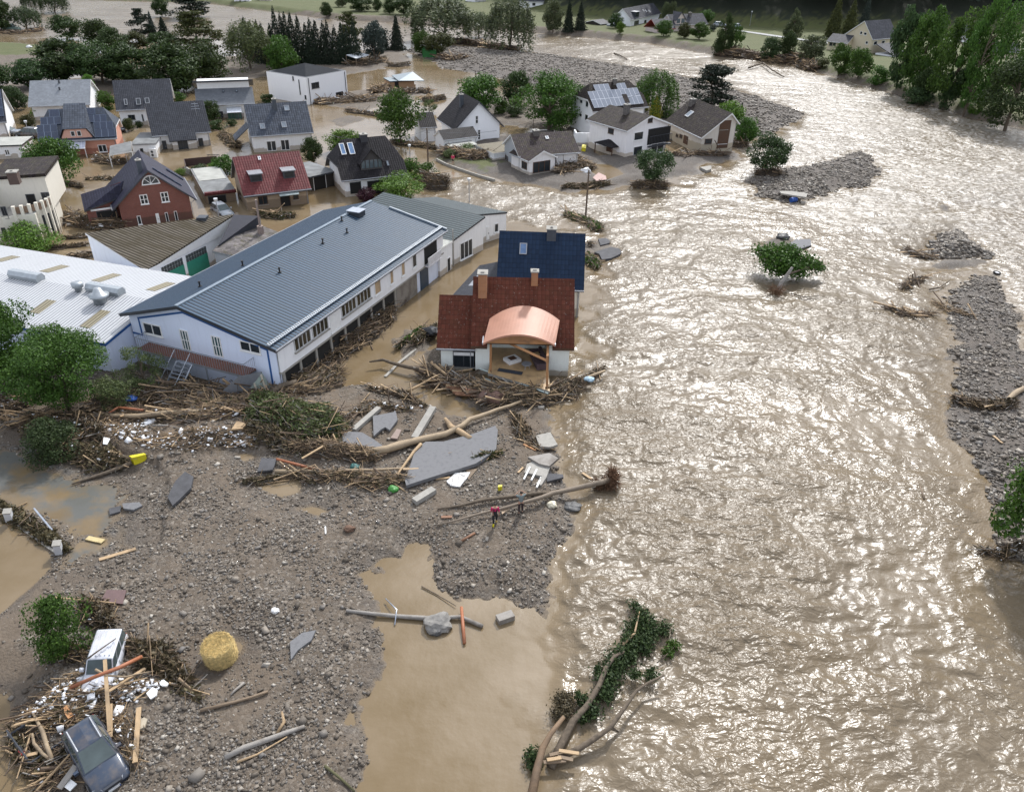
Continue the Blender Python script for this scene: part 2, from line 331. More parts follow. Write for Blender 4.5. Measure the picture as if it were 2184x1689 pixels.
# ------------------------------------------------------------------ scene-graph helpers
ALLM = {}
def setp(o, label=None, cat=None, group=None, kind=None):
    if cat and not kind: kind = 'thing'
    for k, v in (('label', label), ('category', cat), ('group', group), ('kind', kind)):
        if v: o[k] = v
    return o
def thing(name, label, cat, loc=(0, 0, 0), rz=0.0, group=None):
    o = bpy.data.objects.new(name, None); COL.objects.link(o); o.location = tuple(float(v) for v in loc); o.rotation_euler = (0, 0, rz)
    o.empty_display_size = .3
    return setp(o, label, cat, group)
class MB:
    def __init__(s): s.v = []; s.f = []; s.m = []; s.uv = []; s.M = None
    def pt(s, p):
        p = Vector(p)
        return s.M @ p if s.M is not None else p
    def poly(s, pts, mi=0, uv=None):
        P_ = [s.pt(p) for p in pts]; k = len(s.v); s.v += [tuple(p) for p in P_]
        s.f.append(tuple(range(k, k+len(P_)))); s.m.append(mi)
        if uv is None:
            L = [Vector(p) for p in pts]; nn = Vector((0, 0, 0))
            for i in range(len(L)): nn += L[i].cross(L[(i+1) % len(L)])
            a = [abs(c) for c in nn]; i = a.index(max(a))
            uv = [(p[1], p[2]) if i == 0 else (p[0], p[2]) if i == 1 else (p[0], p[1]) for p in L]
        s.uv += [tuple(q) for q in uv]
    def box(s, a, b, mi=0):
        x0, y0, z0 = a; x1, y1, z1 = b
        c = [(x0,y0,z0),(x1,y0,z0),(x1,y1,z0),(x0,y1,z0),(x0,y0,z1),(x1,y0,z1),(x1,y1,z1),(x0,y1,z1)]
        for f in ((3,2,1,0),(4,5,6,7),(0,1,5,4),(1,2,6,5),(2,3,7,6),(3,0,4,7)): s.poly([c[i] for i in f], mi)
    def shell(s, polys, th, mi=0, mis=None, uvs=None, up=(0, 0, -1)):
        """slab under a set of connected top faces"""
        dn = Vector(up)*th; ed = {}
        for j, p in enumerate(polys):
            p = [Vector(q) for q in p]
            s.poly(p, mi, uvs[j] if uvs else None)
            s.poly([q+dn for q in reversed(p)], mis if mis is not None else mi)
            for i in range(len(p)):
                a, c = p[i], p[(i+1) % len(p)]
                ka = tuple(round(t, 3) for t in a); kc = tuple(round(t, 3) for t in c)
                if (kc, ka) in ed: del ed[(kc, ka)]
                else: ed[(ka, kc)] = (a, c)
        for a, c in ed.values(): s.poly([a+dn, c+dn, c, a], mis if mis is not None else mi)
    def prism(s, pts, z0, z1, mi=0):
        n_ = len(pts); lo = [(p[0], p[1], z0) for p in pts]; hi = [(p[0], p[1], z1) for p in pts]
        s.poly(hi, mi); s.poly(list(reversed(lo)), mi)
        for i in range(n_):
            j = (i+1) % n_; s.poly([lo[i], lo[j], hi[j], hi[i]], mi)
    def tube(s, pts, rad, mi=0, seg=7, caps=True):
        pts = [Vector(p) for p in pts]
        if isinstance(rad, (int, float)): rad = [rad]*len(pts)
        rings = []; up = Vector((0, 0, 1))
        for i, p in enumerate(pts):
            d = (pts[min(i+1, len(pts)-1)]-pts[max(i-1, 0)]).normalized()
            a = d.cross(up)
            if a.length < .05: a = d.cross(Vector((1, 0, 0)))
            a.normalize(); c = d.cross(a)
            k = len(s.v)
            for j in range(seg):
                t = 2*math.pi*j/seg; s.v.append(tuple(s.pt(p+(a*math.cos(t)+c*math.sin(t))*rad[i])))
            rings.append(k)
        for i in range(len(rings)-1):
            for j in range(seg):
                k = (j+1) % seg
                s.f.append((rings[i]+j, rings[i]+k, rings[i+1]+k, rings[i+1]+j)); s.m.append(mi); s.uv += [(j/seg, i), ((j+1)/seg, i), ((j+1)/seg, i+1), (j/seg, i+1)]
        if caps:
            s.f.append(tuple(rings[0]+j for j in range(seg))[::-1]); s.m.append(mi); s.uv += [(0, 0)]*seg
            s.f.append(tuple(rings[-1]+j for j in range(seg))); s.m.append(mi); s.uv += [(0, 0)]*seg
    def build(s, name, mats, parent=None, smooth=False):
        me = bpy.data.meshes.new(name); me.from_pydata(s.v, [], s.f)
        if not isinstance(mats, (list, tuple)): mats = [mats]
        for m in mats: me.materials.append(m)
        me.polygons.foreach_set('material_index', s.m)
        ul = me.uv_layers.new(name='UVMap'); ul.data.foreach_set('uv', [c for q in s.uv for c in q])
        if smooth: me.polygons.foreach_set('use_smooth', [True]*len(s.f))
        me.update(); o = bpy.data.objects.new(name, me); COL.objects.link(o)
        if parent is not None: o.parent = parent
        return o
# ------------------------------------------------------------------ materials
def plain(name, c, r=.6, metal=0.0, var=.12, scale=3.0, bumpd=0.0, spec=None):
    if name in ALLM: return ALLM[name]
    m, n, b = mat(name); oc = coord(n); t = noise(n, oc, scale, 4)
    lk(n, mixc(n, rng(n, t, .3, .7), tuple(q*(1-var) for q in c), tuple(min(1, q*(1+var)) for q in c)), b.inputs['Base Color'])
    b.inputs['Roughness'].default_value = r; b.inputs['Metallic'].default_value = metal
    if spec is not None: b.inputs['Specular IOR Level'].default_value = spec
    if bumpd: bump(n, b, noise(n, oc, scale*6, 4), .6, bumpd)
    ALLM[name] = m; return m
def plaster(name, c, mud=0.0, mudc=(.3, .235, .16), dirt=.35):
    if name in ALLM: return ALLM[name]
    m, n, b = mat(name); oc = coord(n); t = noise(n, oc, .9, 5, .6); t2 = noise(n, oc, 7, 4)
    sx = nd(n, 'ShaderNodeSeparateXYZ'); lk(n, oc, sx.inputs[0])
    mp = nd(n, 'ShaderNodeMapping'); mp.inputs['Scale'].default_value = (2.5, 2.5, .35); lk(n, oc, mp.inputs[0]); st = noise(n, mp.outputs[0], 1.5, 4)
    col = mixc(n, mth(n, 'MULTIPLY', rng(n, st, .5, .75), dirt), c, tuple(q*.68 for q in c))
    col = mixc(n, rng(n, t2, .3, .7, 0, .25), col, tuple(q*.88 for q in c))
    if mud > 0:
        e = mth(n, 'ADD', sx.outputs[2], mth(n, 'MULTIPLY', mth(n, 'SUBTRACT', t, .5), .9))
        col = mixc(n, rng(n, e, mud, mud+.12, .72, 0), col, mudc)
    lk(n, col, b.inputs['Base Color']); b.inputs['Roughness'].default_value = .85
    bump(n, b, t2, .3, .01); ALLM[name] = m; return m
def tiles(name, c, tw=.3, th=.35, var=.25, rough=.6, moss=0.0, flat=False, spots=0.0):
    """roof tiles laid in courses, UV in metres"""
    if name in ALLM: return ALLM[name]
    m, n, b = mat(name); uv = coord(n, 'UV'); oc = coord(n)
    s = nd(n, 'ShaderNodeSeparateXYZ'); lk(n, uv, s.inputs[0])
    fu = mth(n, 'FRACT', mth(n, 'DIVIDE', s.outputs[0], tw)); fv = mth(n, 'FRACT', mth(n, 'DIVIDE', s.outputs[1], th))
    wu = mth(n, 'SINE', mth(n, 'MULTIPLY', fu, math.pi)) 
    hgt = mth(n, 'ADD', mth(n, 'MULTIPLY', wu, .0 if flat else .55), mth(n, 'MULTIPLY', mth(n, 'SUBTRACT', 1.0, fv), .6))
    cu = mth(n, 'FLOOR', mth(n, 'DIVIDE', s.outputs[0], tw)); cv = mth(n, 'FLOOR', mth(n, 'DIVIDE', s.outputs[1], th))
    cb = nd(n, 'ShaderNodeCombineXYZ'); lk(n, cu, cb.inputs[0]); lk(n, cv, cb.inputs[1])
    wn = nd(n, 'ShaderNodeTexWhiteNoise', noise_dimensions='2D'); lk(n, cb.outputs[0], wn.inputs['Vector'])
    col = mixc(n, wn.outputs[0], tuple(q*(1-var) for q in c), tuple(min(1, q*(1+var)) for q in c))
    col = mixc(n, rng(n, noise(n, oc, .45, 5), .4, .75, 0, .5), col, tuple(q*.6 for q in c))
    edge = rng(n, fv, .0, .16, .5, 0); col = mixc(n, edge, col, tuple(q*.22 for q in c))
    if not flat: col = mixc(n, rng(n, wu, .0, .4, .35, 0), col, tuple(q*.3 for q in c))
    if moss: col = mixc(n, mth(n, 'MULTIPLY', rng(n, noise(n, oc, 1.6, 6, .7), .48, .62), moss), col, (.075, .07, .03))
    if spots: col = mixc(n, mth(n, 'MULTIPLY', rng(n, noise(n, oc, 5, 3, .7), .63, .68), spots), col, (.5, .47, .42))
    lk(n, col, b.inputs['Base Color']); b.inputs['Roughness'].default_value = rough; b.inputs['Specular IOR Level'].default_value = .5 if rough < .45 else .12
    bump(n, b, hgt, .9, .045); ALLM[name] = m; return m
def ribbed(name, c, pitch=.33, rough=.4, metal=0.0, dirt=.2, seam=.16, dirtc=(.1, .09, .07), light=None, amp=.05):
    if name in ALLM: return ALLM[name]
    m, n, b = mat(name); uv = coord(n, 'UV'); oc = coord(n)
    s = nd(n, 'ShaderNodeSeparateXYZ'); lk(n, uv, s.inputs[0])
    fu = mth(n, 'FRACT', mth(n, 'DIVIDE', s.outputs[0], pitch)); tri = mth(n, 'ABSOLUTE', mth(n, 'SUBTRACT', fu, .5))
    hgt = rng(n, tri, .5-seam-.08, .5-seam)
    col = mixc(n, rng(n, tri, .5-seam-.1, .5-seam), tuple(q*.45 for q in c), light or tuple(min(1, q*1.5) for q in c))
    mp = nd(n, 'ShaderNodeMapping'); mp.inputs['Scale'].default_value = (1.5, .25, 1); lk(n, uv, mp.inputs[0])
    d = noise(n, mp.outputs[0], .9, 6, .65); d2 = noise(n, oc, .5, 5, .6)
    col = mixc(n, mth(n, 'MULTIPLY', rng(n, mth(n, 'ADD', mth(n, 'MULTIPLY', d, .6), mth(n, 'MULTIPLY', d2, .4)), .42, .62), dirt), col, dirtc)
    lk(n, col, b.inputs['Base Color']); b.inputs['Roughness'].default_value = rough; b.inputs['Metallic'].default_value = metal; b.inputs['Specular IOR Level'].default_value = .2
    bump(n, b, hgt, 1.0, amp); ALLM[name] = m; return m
def brick(name, c1, c2, mortar=(.35, .32, .28), s=1.0, mud=0.0, mudc=(.06, .035, .025)):
    if name in ALLM: return ALLM[name]
    m, n, b = mat(name); uv = coord(n, 'UV'); oc = coord(n)
    t = nd(n, 'ShaderNodeTexBrick'); lk(n, uv, t.inputs['Vector']); t.inputs['Scale'].default_value = 1.0/s
    t.inputs['Brick Width'].default_value = .25; t.inputs['Row Height'].default_value = .085; t.inputs['Mortar Size'].default_value = .008
    t.inputs['Color1'].default_value = c1+(1,); t.inputs['Color2'].default_value = c2+(1,); t.inputs['Mortar'].default_value = mortar+(1,)
    col = mixc(n, rng(n, noise(n, oc, 1.2, 4), .35, .7, 0, .35), t.outputs[0], tuple(q*.6 for q in c1))
    if mud:
        sx = nd(n, 'ShaderNodeSeparateXYZ'); lk(n, oc, sx.inputs[0])
        e = mth(n, 'ADD', sx.outputs[2], mth(n, 'MULTIPLY', noise(n, oc, .8, 4), .3)); col = mixc(n, rng(n, e, mud, mud+.1, .65, 0), col, mudc)
    lk(n, col, b.inputs['Base Color']); b.inputs['Roughness'].default_value = .85; bump(n, b, t.outputs['Fac'], -.4, .01)
    ALLM[name] = m; return m
def wood(name, c, r=.75, stripe=0.0):
    if name in ALLM: return ALLM[name]
    m, n, b = mat(name); oc = coord(n); mp = nd(n, 'ShaderNodeMapping'); mp.inputs['Scale'].default_value = (1, 6, 6); lk(n, oc, mp.inputs[0])
    t = noise(n, mp.outputs[0], 2.2, 5, .65); t3 = noise(n, oc, .8, 4)
    col = mixc(n, t, tuple(q*.6 for q in c), tuple(min(1, q*1.3) for q in c)); col = mixc(n, rng(n, t3, .5, .7, 0, .6), col, (.07, .05, .035))
    lk(n, col, b.inputs['Base Color']); b.inputs['Roughness'].default_value = r; bump(n, b, t, .6, .015); ALLM[name] = m; return m
def glassm(name, c=(.02, .025, .03), r=.06):
    if name in ALLM: return ALLM[name]
    m, n, b = mat(name); oc = coord(n); lk(n, mixc(n, noise(n, oc, 1.2, 3), tuple(q*.5 for q in c), tuple(q*1.7 for q in c)), b.inputs['Base Color'])
    b.inputs['Roughness'].default_value = r; b.inputs['IOR'].default_value = 1.5; ALLM[name] = m; return m
def solarm(name, c, line, cw=1.0, ch=1.65, r=.15):
    if name in ALLM: return ALLM[name]
    m, n, b = mat(name); uv = coord(n, 'UV'); s = nd(n, 'ShaderNodeSeparateXYZ'); lk(n, uv, s.inputs[0])
    def ln(o, w, k): return rng(n, mth(n, 'ABSOLUTE', mth(n, 'SUBTRACT', mth(n, 'FRACT', mth(n, 'DIVIDE', o, w)), .5)), .5-k/w, .5-k/w+.005)
    l = mth(n, 'MAXIMUM', ln(s.outputs[0], cw, .035), ln(s.outputs[1], ch, .035))
    l2 = mth(n, 'MAXIMUM', ln(s.outputs[0], cw/6, .008), ln(s.outputs[1], ch/10, .008))
    col = mixc(n, mth(n, 'MULTIPLY', l2, .3), c, line); col = mixc(n, l, col, line)
    lk(n, col, b.inputs['Base Color']); b.inputs['Roughness'].default_value = r; ALLM[name] = m; return m
WHITE = plain('white_paint', (.75, .75, .74), .5, var=.05)
GREYM = plain('grey_metal', (.3, .31, .33), .4, .4)
DARKM = plain('dark_metal', (.045, .05, .06), .45, .2)
GALV = plain('galvanised_steel', (.42, .45, .5), .35, .7)
CONC = plain('concrete', (.3, .285, .255), .9, bumpd=.02)
INSHADE = plain('dark_interior', (.015, .014, .013), .95)  # near black colour painted for the shade inside openings
GLASS = glassm('window_glass'); GLASSB = glassm('window_glass_pale', (.09, .11, .13)); SKYG = glassm('skylight_glass', (.2, .23, .26), .1)
DWOOD = wood('dark_timber', (.09, .045, .025)); PWOOD = wood('pale_timber', (.42, .29, .16)); MWOOD = wood('weathered_timber', (.2, .145, .095)); GWOOD = wood('grey_timber', (.26, .24, .215)); OWOOD = wood('orange_timber', (.4, .2, .085))
OSB = wood('particle_board', (.46, .33, .2))
BARK = plain('bark', (.11, .085, .06), .9, var=.35, scale=5, bumpd=.02)
FRAMES = {'w': WHITE, 'd': DARKM, 'b': DWOOD, 'g': GREYM}
# ------------------------------------------------------------------ houses
class Plane:
    def __init__(s, o, a, t): s.o = Vector(o); s.s = Vector(a).normalized(); s.t = Vector(t).normalized(); s.n = s.s.cross(s.t)
    def mat(s, lift=0.0):
        M = Matrix.Identity(4)
        for i, c in enumerate((s.s, s.t, s.n)): M[0][i], M[1][i], M[2][i] = c
        o = s.o+s.n*lift; M[0][3], M[1][3], M[2][3] = o; return M
class House:
    def __init__(h, name, label, A, B=None, ey=None, He=None, kind='e', pitch=38, ridge=None, Hr=None, W=None, zb=0.0, base=-1.5, wall=WHITE, roof=None, oe=.5, ov=.35, th=.22, cat='house', L=None, ang=None, hip=None, group=None, yr=.5, Heb=None, trim=WHITE, gutter=True, soff=None, quiet=False, Aw=None):
        A3 = P(*A, zb) if Aw is None else np.array([Aw[0], Aw[1], zb])
        if ang is None:
            B3 = P(*B, zb); d = B3-A3; h.L = float(np.hypot(d[0], d[1])); rz = math.atan2(d[1], d[0])
            if L: h.L = L
        else: h.L = L; rz = math.radians(ang)
        h.root = thing(name, label, cat, (A3[0], A3[1], 0), rz, group); h.rz = rz; h.O = Vector((A3[0], A3[1], 0)); h.R = Matrix.Rotation(rz, 3, 'Z')
        h.He = He if He is not None else height(A3, *ey)
        tp = math.tan(math.radians(pitch)); h.kind = kind
        if kind == 'e':
            if ridge is not None:
                q = h.hit(ridge, Vector((0, 0, h.He)), Vector((0, -math.sin(math.radians(pitch)), math.cos(math.radians(pitch)))))
                h.yr = q.y; h.Hr = h.He+tp*q.y
                h.W = W or 2*h.yr
            else: h.W = W; h.yr = W*yr; h.Hr = Hr if Hr is not None else h.He+tp*h.yr
            h.Heb = Heb if Heb is not None else h.He
        elif kind == 'g':
            h.W = W; h.xr = h.L*yr
            h.Hr = height(h.world((h.xr, 0, 0)), *ridge) if ridge is not None else (Hr or h.He+tp*h.xr)
            h.Heb = Heb if Heb is not None else h.He
        else: h.W = W; h.Hr = h.He
        h.wall = wall; h.roofm = roof; h.trim = trim; h.base = base; h.th = th; h.oe = oe; h.ov = ov; h.hip = hip
        if not quiet: print('%-22s L%.1f W%.1f He%.1f Hr%.1f at %.0f,%.0f rz%.0f' % (name+' '+label[:14], h.L, h.W, h.He, h.Hr, A3[0], A3[1], math.degrees(rz)))
        h.make(gutter, soff)
    def world(h, p): return h.O+h.R @ Vector(p)
    def hit(h, q, p0, n):
        d = h.R.transposed() @ Vector(ray(*q)); o = h.R.transposed() @ (Vector((0, 0, CAMH))-h.O)
        n = Vector(n); t = (Vector(p0)-o).dot(n)/d.dot(n); return o+d*t
    def make(h, gutter, soff):
        L, W, He, Hr, Hb, th, oe, ov, z0 = h.L, h.W, h.He, h.Hr, getattr(h, 'Heb', h.He), h.th, h.oe, h.ov, h.base
        w = MB(); k = th*.6
        h.planes = {'f': Plane((0, 0, 0), (1, 0, 0), (0, 0, 1)), 'r': Plane((L, 0, 0), (0, 1, 0), (0, 0, 1)), 'l': Plane((0, W, 0), (0, -1, 0), (0, 0, 1))}
        T = MB()
        if h.kind == 'e':
            yr = h.yr; sf = (Hr-He)/yr; sb = (Hr-Hb)/(W-yr)
            prof = [(0, z0), (W, z0), (W, Hb-k), (yr, Hr-k), (0, He-k)]
            if h.hip:
                zh = Hr-h.hip[0]; prof = [(0, z0), (W, z0), (W, Hb-k)]+([(W-(zh-Hb)/sb, zh-k)] if zh > Hb+.05 else [])+([((zh-He)/sf, zh-k)] if zh > He+.05 else [])+[(0, He-k)]
            w.poly([(L, y, z) for y, z in prof]); w.poly([(0, y, z) for y, z in reversed(prof)])
            w.poly([(0, 0, z0), (L, 0, z0), (L, 0, He-k), (0, 0, He-k)]); w.poly([(L, W, z0), (0, W, z0), (0, W, Hb-k), (L, W, Hb-k)])
            x0, x1 = -ov, L+ov; ze = He-sf*oe; zB = Hb-sb*oe
            if h.hip:
                hz, hx = h.hip; zh = max(Hr-hz, ze); yf = yr-(Hr-zh)/sf; yb = yr+(Hr-zh)/sb
                fp = [(x0, -oe, ze), (x1, -oe, ze), (x1, yf, zh), (x1-hx, yr, Hr), (x0+hx, yr, Hr), (x0, yf, zh)]
                bp = [(x1, W+oe, zB), (x0, W+oe, zB), (x0, yb, zh), (x0+hx, yr, Hr), (x1-hx, yr, Hr), (x1, yb, zh)]
                if zh <= ze+.01: fp = [fp[0], fp[1], fp[3], fp[4]]; bp = [bp[0], bp[1], bp[3], bp[4]]; yf = -oe; yb = W+oe
                ps = [fp, bp, [(x1, yf, zh), (x1, yb, zh), (x1-hx, yr, Hr)], [(x0, yb, zh), (x0, yf, zh), (x0+hx, yr, Hr)]]
            else: ps = [[(x0, -oe, ze), (x1, -oe, ze), (x1, yr, Hr), (x0, yr, Hr)], [(x1, W+oe, zB), (x0, W+oe, zB), (x0, yr, Hr), (x1, yr, Hr)]]
            cf = math.hypot(1, sf)
            uvs = [[(p[0], (p[1]+oe)*cf) for p in ps[0]], [(p[0], (W+oe-p[1])*math.hypot(1, sb)) for p in ps[1]]]
            if h.hip: uvs += [[(p[1], (p[2])*1.3) for p in ps[2]], [(p[1], (p[2])*1.3) for p in ps[3]]]
            h.planes['F'] = Plane((x0, -oe, ze), (1, 0, 0), (0, 1, sf))
            if gutter: T.tube([(x0, -oe-.06, ze-.08), (x1, -oe-.06, ze-.08)], .075, 0, 6)
            if gutter: T.tube([(L-.15, -oe-.06, ze-.1), (L-.15, -.08, ze-.45), (L-.15, -.08, z0+.4)], .05, 0, 6)
        elif h.kind == 'g':
            xr = h.xr; sl = (Hr-He)/xr; sr = (Hr-Hb)/(L-xr)
            prof = [(0, z0), (L, z0), (L, Hb-k), (xr, Hr-k), (0, He-k)]
            if h.hip: zh = Hr-h.hip[0]; prof = [(0, z0), (L, z0), (L, Hb-k), (xr+h.hip[0]/sr, zh-k), (xr-h.hip[0]/sl, zh-k), (0, He-k)]
            w.poly([(x, 0, z) for x, z in prof]); w.poly([(x, W, z) for x, z in reversed(prof)])
            w.poly([(0, W, z0), (0, 0, z0), (0, 0, He-k), (0, W, He-k)]); w.poly([(L, 0, z0), (L, W, z0), (L, W, Hb-k), (L, 0, Hb-k)])
            y0, y1 = -ov, W+ov; zl = He-sl*oe; zr = Hb-sr*oe
            if h.hip:
                hz, hx = h.hip; zh = Hr-hz; xa = xr-hz/sl; xb = xr+hz/sr
                ps = [[(-oe, y1, zl), (-oe, y0, zl), (xa, y0, zh), (xr, y0+hx, Hr), (xr, y1, Hr)], [(L+oe, y0, zr), (L+oe, y1, zr), (xr, y1, Hr), (xr, y0+hx, Hr), (xb, y0, zh)], [(xa, y0, zh), (xb, y0, zh), (xr, y0+hx, Hr)]]
            else: ps = [[(-oe, y1, zl), (-oe, y0, zl), (xr, y0, Hr), (xr, y1, Hr)], [(L+oe, y0, zr), (L+oe, y1, zr), (xr, y1, Hr), (xr, y0, Hr)]]
            uvs = [[(-p[1], (p[0]+oe)*math.hypot(1, sl)) for p in ps[0]], [(p[1], (L+oe-p[0])*math.hypot(1, sr)) for p in ps[1]]]
            if h.hip: uvs.append([(p[0], p[2]*1.3) for p in ps[2]])
            h.planes['L'] = Plane((-oe, y1, zl), (0, -1, 0), (1, 0, sl)); h.planes['R'] = Plane((L+oe, y0, zr), (0, 1, 0), (-1, 0, sr))
            if gutter:
                T.tube([(-oe-.06, y0, zl-.08), (-oe-.06, y1, zl-.08)], .075, 0, 6); T.tube([(L+oe+.06, y0, zr-.08), (L+oe+.06, y1, zr-.08)], .075, 0, 6)
                T.tube([(L+oe+.06, .05, zr-.1), (L+.08, .05, zr-.45), (L+.08, .05, z0+.4)], .05, 0, 6)
        else:
            w.box((0, 0, z0), (L, W, He-th)); ps = [[(-oe, -oe, He), (L+oe, -oe, He), (L+oe, W+oe, He), (-oe, W+oe, He)]]; uvs = [[(p[0], p[1]) for p in ps[0]]]
            h.planes['F'] = Plane((-oe, -oe, He), (1, 0, 0), (0, 1, 0))
        h.wallo = w.build('wall', h.wall, h.root)
        r = MB(); r.shell(ps, th, 0, 1, uvs); h.roofo = r.build('roof', [h.roofm, h.trim], h.root)
        if gutter and T.v: T.build('gutter', GREYM, h.root)
    def rect(h, face, q0, q1):
        pl = h.planes[face]; Mi = pl.mat().inverted()
        a = Mi @ h.hit(q0, pl.o, pl.n); b_ = Mi @ h.hit(q1, pl.o, pl.n)
        return min(a.x, b_.x), min(a.y, b_.y), max(a.x, b_.x), max(a.y, b_.y)
    def win(h, face, fr, x0, y0, x1, y1, st='w', mull=1, name='window', pane=None, label=None, sill=True, bars=0):
        a, c, b_, d = h.rect(face, (fr, x0, y0), (fr, x1, y1)); pl = h.planes[face]
        if b_-a < .25: b_ = a+.25
        m = MB(); m.M = pl.mat(); fw = min(.09, (b_-a)*.14)
        m.box((a, c, -.03), (b_, c+fw, .06)); m.box((a, d-fw, -.03), (b_, d, .06)); m.box((a, c+fw, -.03), (a+fw, d-fw, .06)); m.box((b_-fw, c+fw, -.03), (b_, d-fw, .06))
        for k in range(mull): x = a+(b_-a)*(k+1)/(mull+1); m.box((x-fw*.5, c+fw, -.03), (x+fw*.5, d-fw, .055))
        for k in range(bars): y = c+(d-c)*(k+1)/(bars+1); m.box((a+fw, y-fw*.3, -.03), (b_-fw, y+fw*.3, .05))
        f = m.build(name, FRAMES[st], h.root)
        if label: f['label'] = label
        p = MB(); p.M = pl.mat(); p.box((a+fw*.6, c+fw*.6, -.02), (b_-fw*.6, d-fw*.6, .02)); p.build('pane', pane or GLASS, f)
        if sill and 'door' not in name:
            s_ = MB(); s_.M = pl.mat(); s_.box((a-.06, c-.07, -.02), (b_+.06, c-.002, .13)); s_.build('sill', CONC if st != 'w' else WHITE, f)
        return f
    def door(h, face, fr, x0, y0, x1, y1, m_=None, st='w', name='door', mull=0):
        a, c, b_, d = h.rect(face, (fr, x0, y0), (fr, x1, y1)); pl = h.planes[face]
        m = MB(); m.M = pl.mat(); m.box((a, c, -.02), (b_, d, .05)); 
        for k in range(4): y = c+(d-c)*(k+.1)/4; m.box((a+.08, y+.06, .05), (b_-.08, y+(d-c)/4-.06, .065))
        o = m.build(name, m_ or DWOOD, h.root)
        q = MB(); q.M = pl.mat(); q.box((b_-.2, c+(d-c)*.45, .06), (b_-.12, c+(d-c)*.45+.14, .12)); q.build('handle', GREYM, o); return o
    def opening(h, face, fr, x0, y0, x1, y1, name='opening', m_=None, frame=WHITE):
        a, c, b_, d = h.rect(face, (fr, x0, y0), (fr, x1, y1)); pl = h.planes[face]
        m = MB(); m.M = pl.mat(); m.box((a, c, -.02), (b_, d, .015)); o = m.build(name, m_ or INSHADE, h.root)  # by default a flat dark sheet painted as the shade within
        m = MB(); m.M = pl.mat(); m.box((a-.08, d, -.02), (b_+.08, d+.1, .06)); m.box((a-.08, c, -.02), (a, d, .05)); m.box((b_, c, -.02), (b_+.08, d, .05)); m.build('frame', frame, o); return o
    def skylight(h, face, fr, x0, y0, x1, y1, st='g', pane=None):
        a, c, b_, d = h.rect(face, (fr, x0, y0), (fr, x1, y1)); pl = h.planes[face]
        if d-c < (b_-a): d = c+(b_-a)*1.2
        m = MB(); m.M = pl.mat(); fw = .09
        m.box((a, c, -.05), (b_, c+fw, .13)); m.box((a, d-fw, -.05), (b_, d, .13)); m.box((a, c+fw, -.05), (a+fw, d-fw, .13)); m.box((b_-fw, c+fw, -.05), (b_, d-fw, .13))
        f = m.build('skylight', FRAMES[st], h.root); p = MB(); p.M = pl.mat(); p.box((a+.05, c+.05, .0), (b_-.05, d-.05, .1)); p.build('pane', pane or SKYG, f)
    def solar(h, face, fr, x0, y0, x1, y1, m_, name='solar_panel', rot=False):
        a, c, b_, d = h.rect(face, (fr, x0, y0), (fr, x1, y1)); pl = h.planes[face]
        m = MB(); m.M = pl.mat()
        nx = max(1, round((b_-a)/1.0)); ny = max(1, round((d-c)/(1.65 if not rot else 1.0))); sx, sy = 1.0*nx/(b_-a), (1.65 if not rot else 1.0)*ny/(d-c)
        m.box((a, c, .02), (b_, d, .14))
        m.uv = [((u-a)*sx, (v-c)*sy) for u, v in m.uv]
        return m.build(name, m_, h.root)
    def chimney(h, face, fr, x, y, w=.7, top=None, hgt=1.2, m_=None, cap=True, pot=False, d=None):
        pl = h.planes[face]; p = h.hit((fr, x, y), pl.o, pl.n); d = d or w
        zt = height(h.world((p.x, p.y, 0)), *top) if top else p.z+hgt
        m = MB(); m.box((p.x-w/2, p.y-.1, p.z-.8), (p.x+w/2, p.y+d-.1, zt)); o = m.build('chimney', m_ or brick('dark_chimney_brick', (.05, .045, .045), (.08, .07, .07)), h.root)
        if cap: c = MB(); c.box((p.x-w/2-.07, p.y-.17, zt), (p.x+w/2+.07, p.y+d-.03, zt+.1)); c.box((p.x-.12, p.y+.1, zt+.1), (p.x+.12, p.y+.35, zt+.25)); c.build('chimney_cap', CONC, o)
        return o
    def dormer(h, face, fr, x, y, w, hgt, kind='flat', m_=None, rm=None, nwin=1):
        pl = h.planes[face]; p = h.hit((fr, x, y), pl.o, pl.n)
        # local dormer frame: front faces outwards horizontally
        out_ = Vector((pl.n.x, pl.n.y, 0)).normalized(); side = pl.s; tan = pl.t.z/math.hypot(pl.t.x, pl.t.y); dep = hgt/tan
        M = Matrix.Identity(4)
        for i, c in enumerate((side, -out_, Vector((0, 0, 1)))): M[0][i], M[1][i], M[2][i] = c
        M[0][3], M[1][3], M[2][3] = p
        m = MB(); m.M = M
        if kind == 'flat':
            m.box((-w/2, 0, -.25), (w/2, dep+.4, hgt)); o = m.build('dormer', m_ or DARKM, h.root)
            r = MB(); r.M = M; r.shell([[(-w/2-.15, -.2, hgt+.12), (w/2+.15, -.2, hgt+.12), (w/2+.15, dep+.5, hgt+.2), (-w/2-.15, dep+.5, hgt+.2)]], .1); r.build('dormer_roof', rm or GREYM, o)
        else:
            g = w*.55 if kind == 'gable' else hgt*.5; hs_ = hgt*.45
            dp = (hs_+g)/tan
            pr = [(-w/2, -.2), (w/2, -.2), (w/2, hs_), (0, hs_+g), (-w/2, hs_)]
            m.poly([(a, 0, c) for a, c in pr]); m.poly([(w/2, 0, -.2), (w/2, dp, -.2), (w/2, dp, hs_), (w/2, 0, hs_)]); m.poly([(-w/2, dp, -.2), (-w/2, 0, -.2), (-w/2, 0, hs_), (-w/2, dp, hs_)])
            o = m.build('dormer', m_ or DARKM, h.root)
            r = MB(); r.M = M; e = .25; k = g/(w/2); y0 = -.35; zl = hs_-e*k
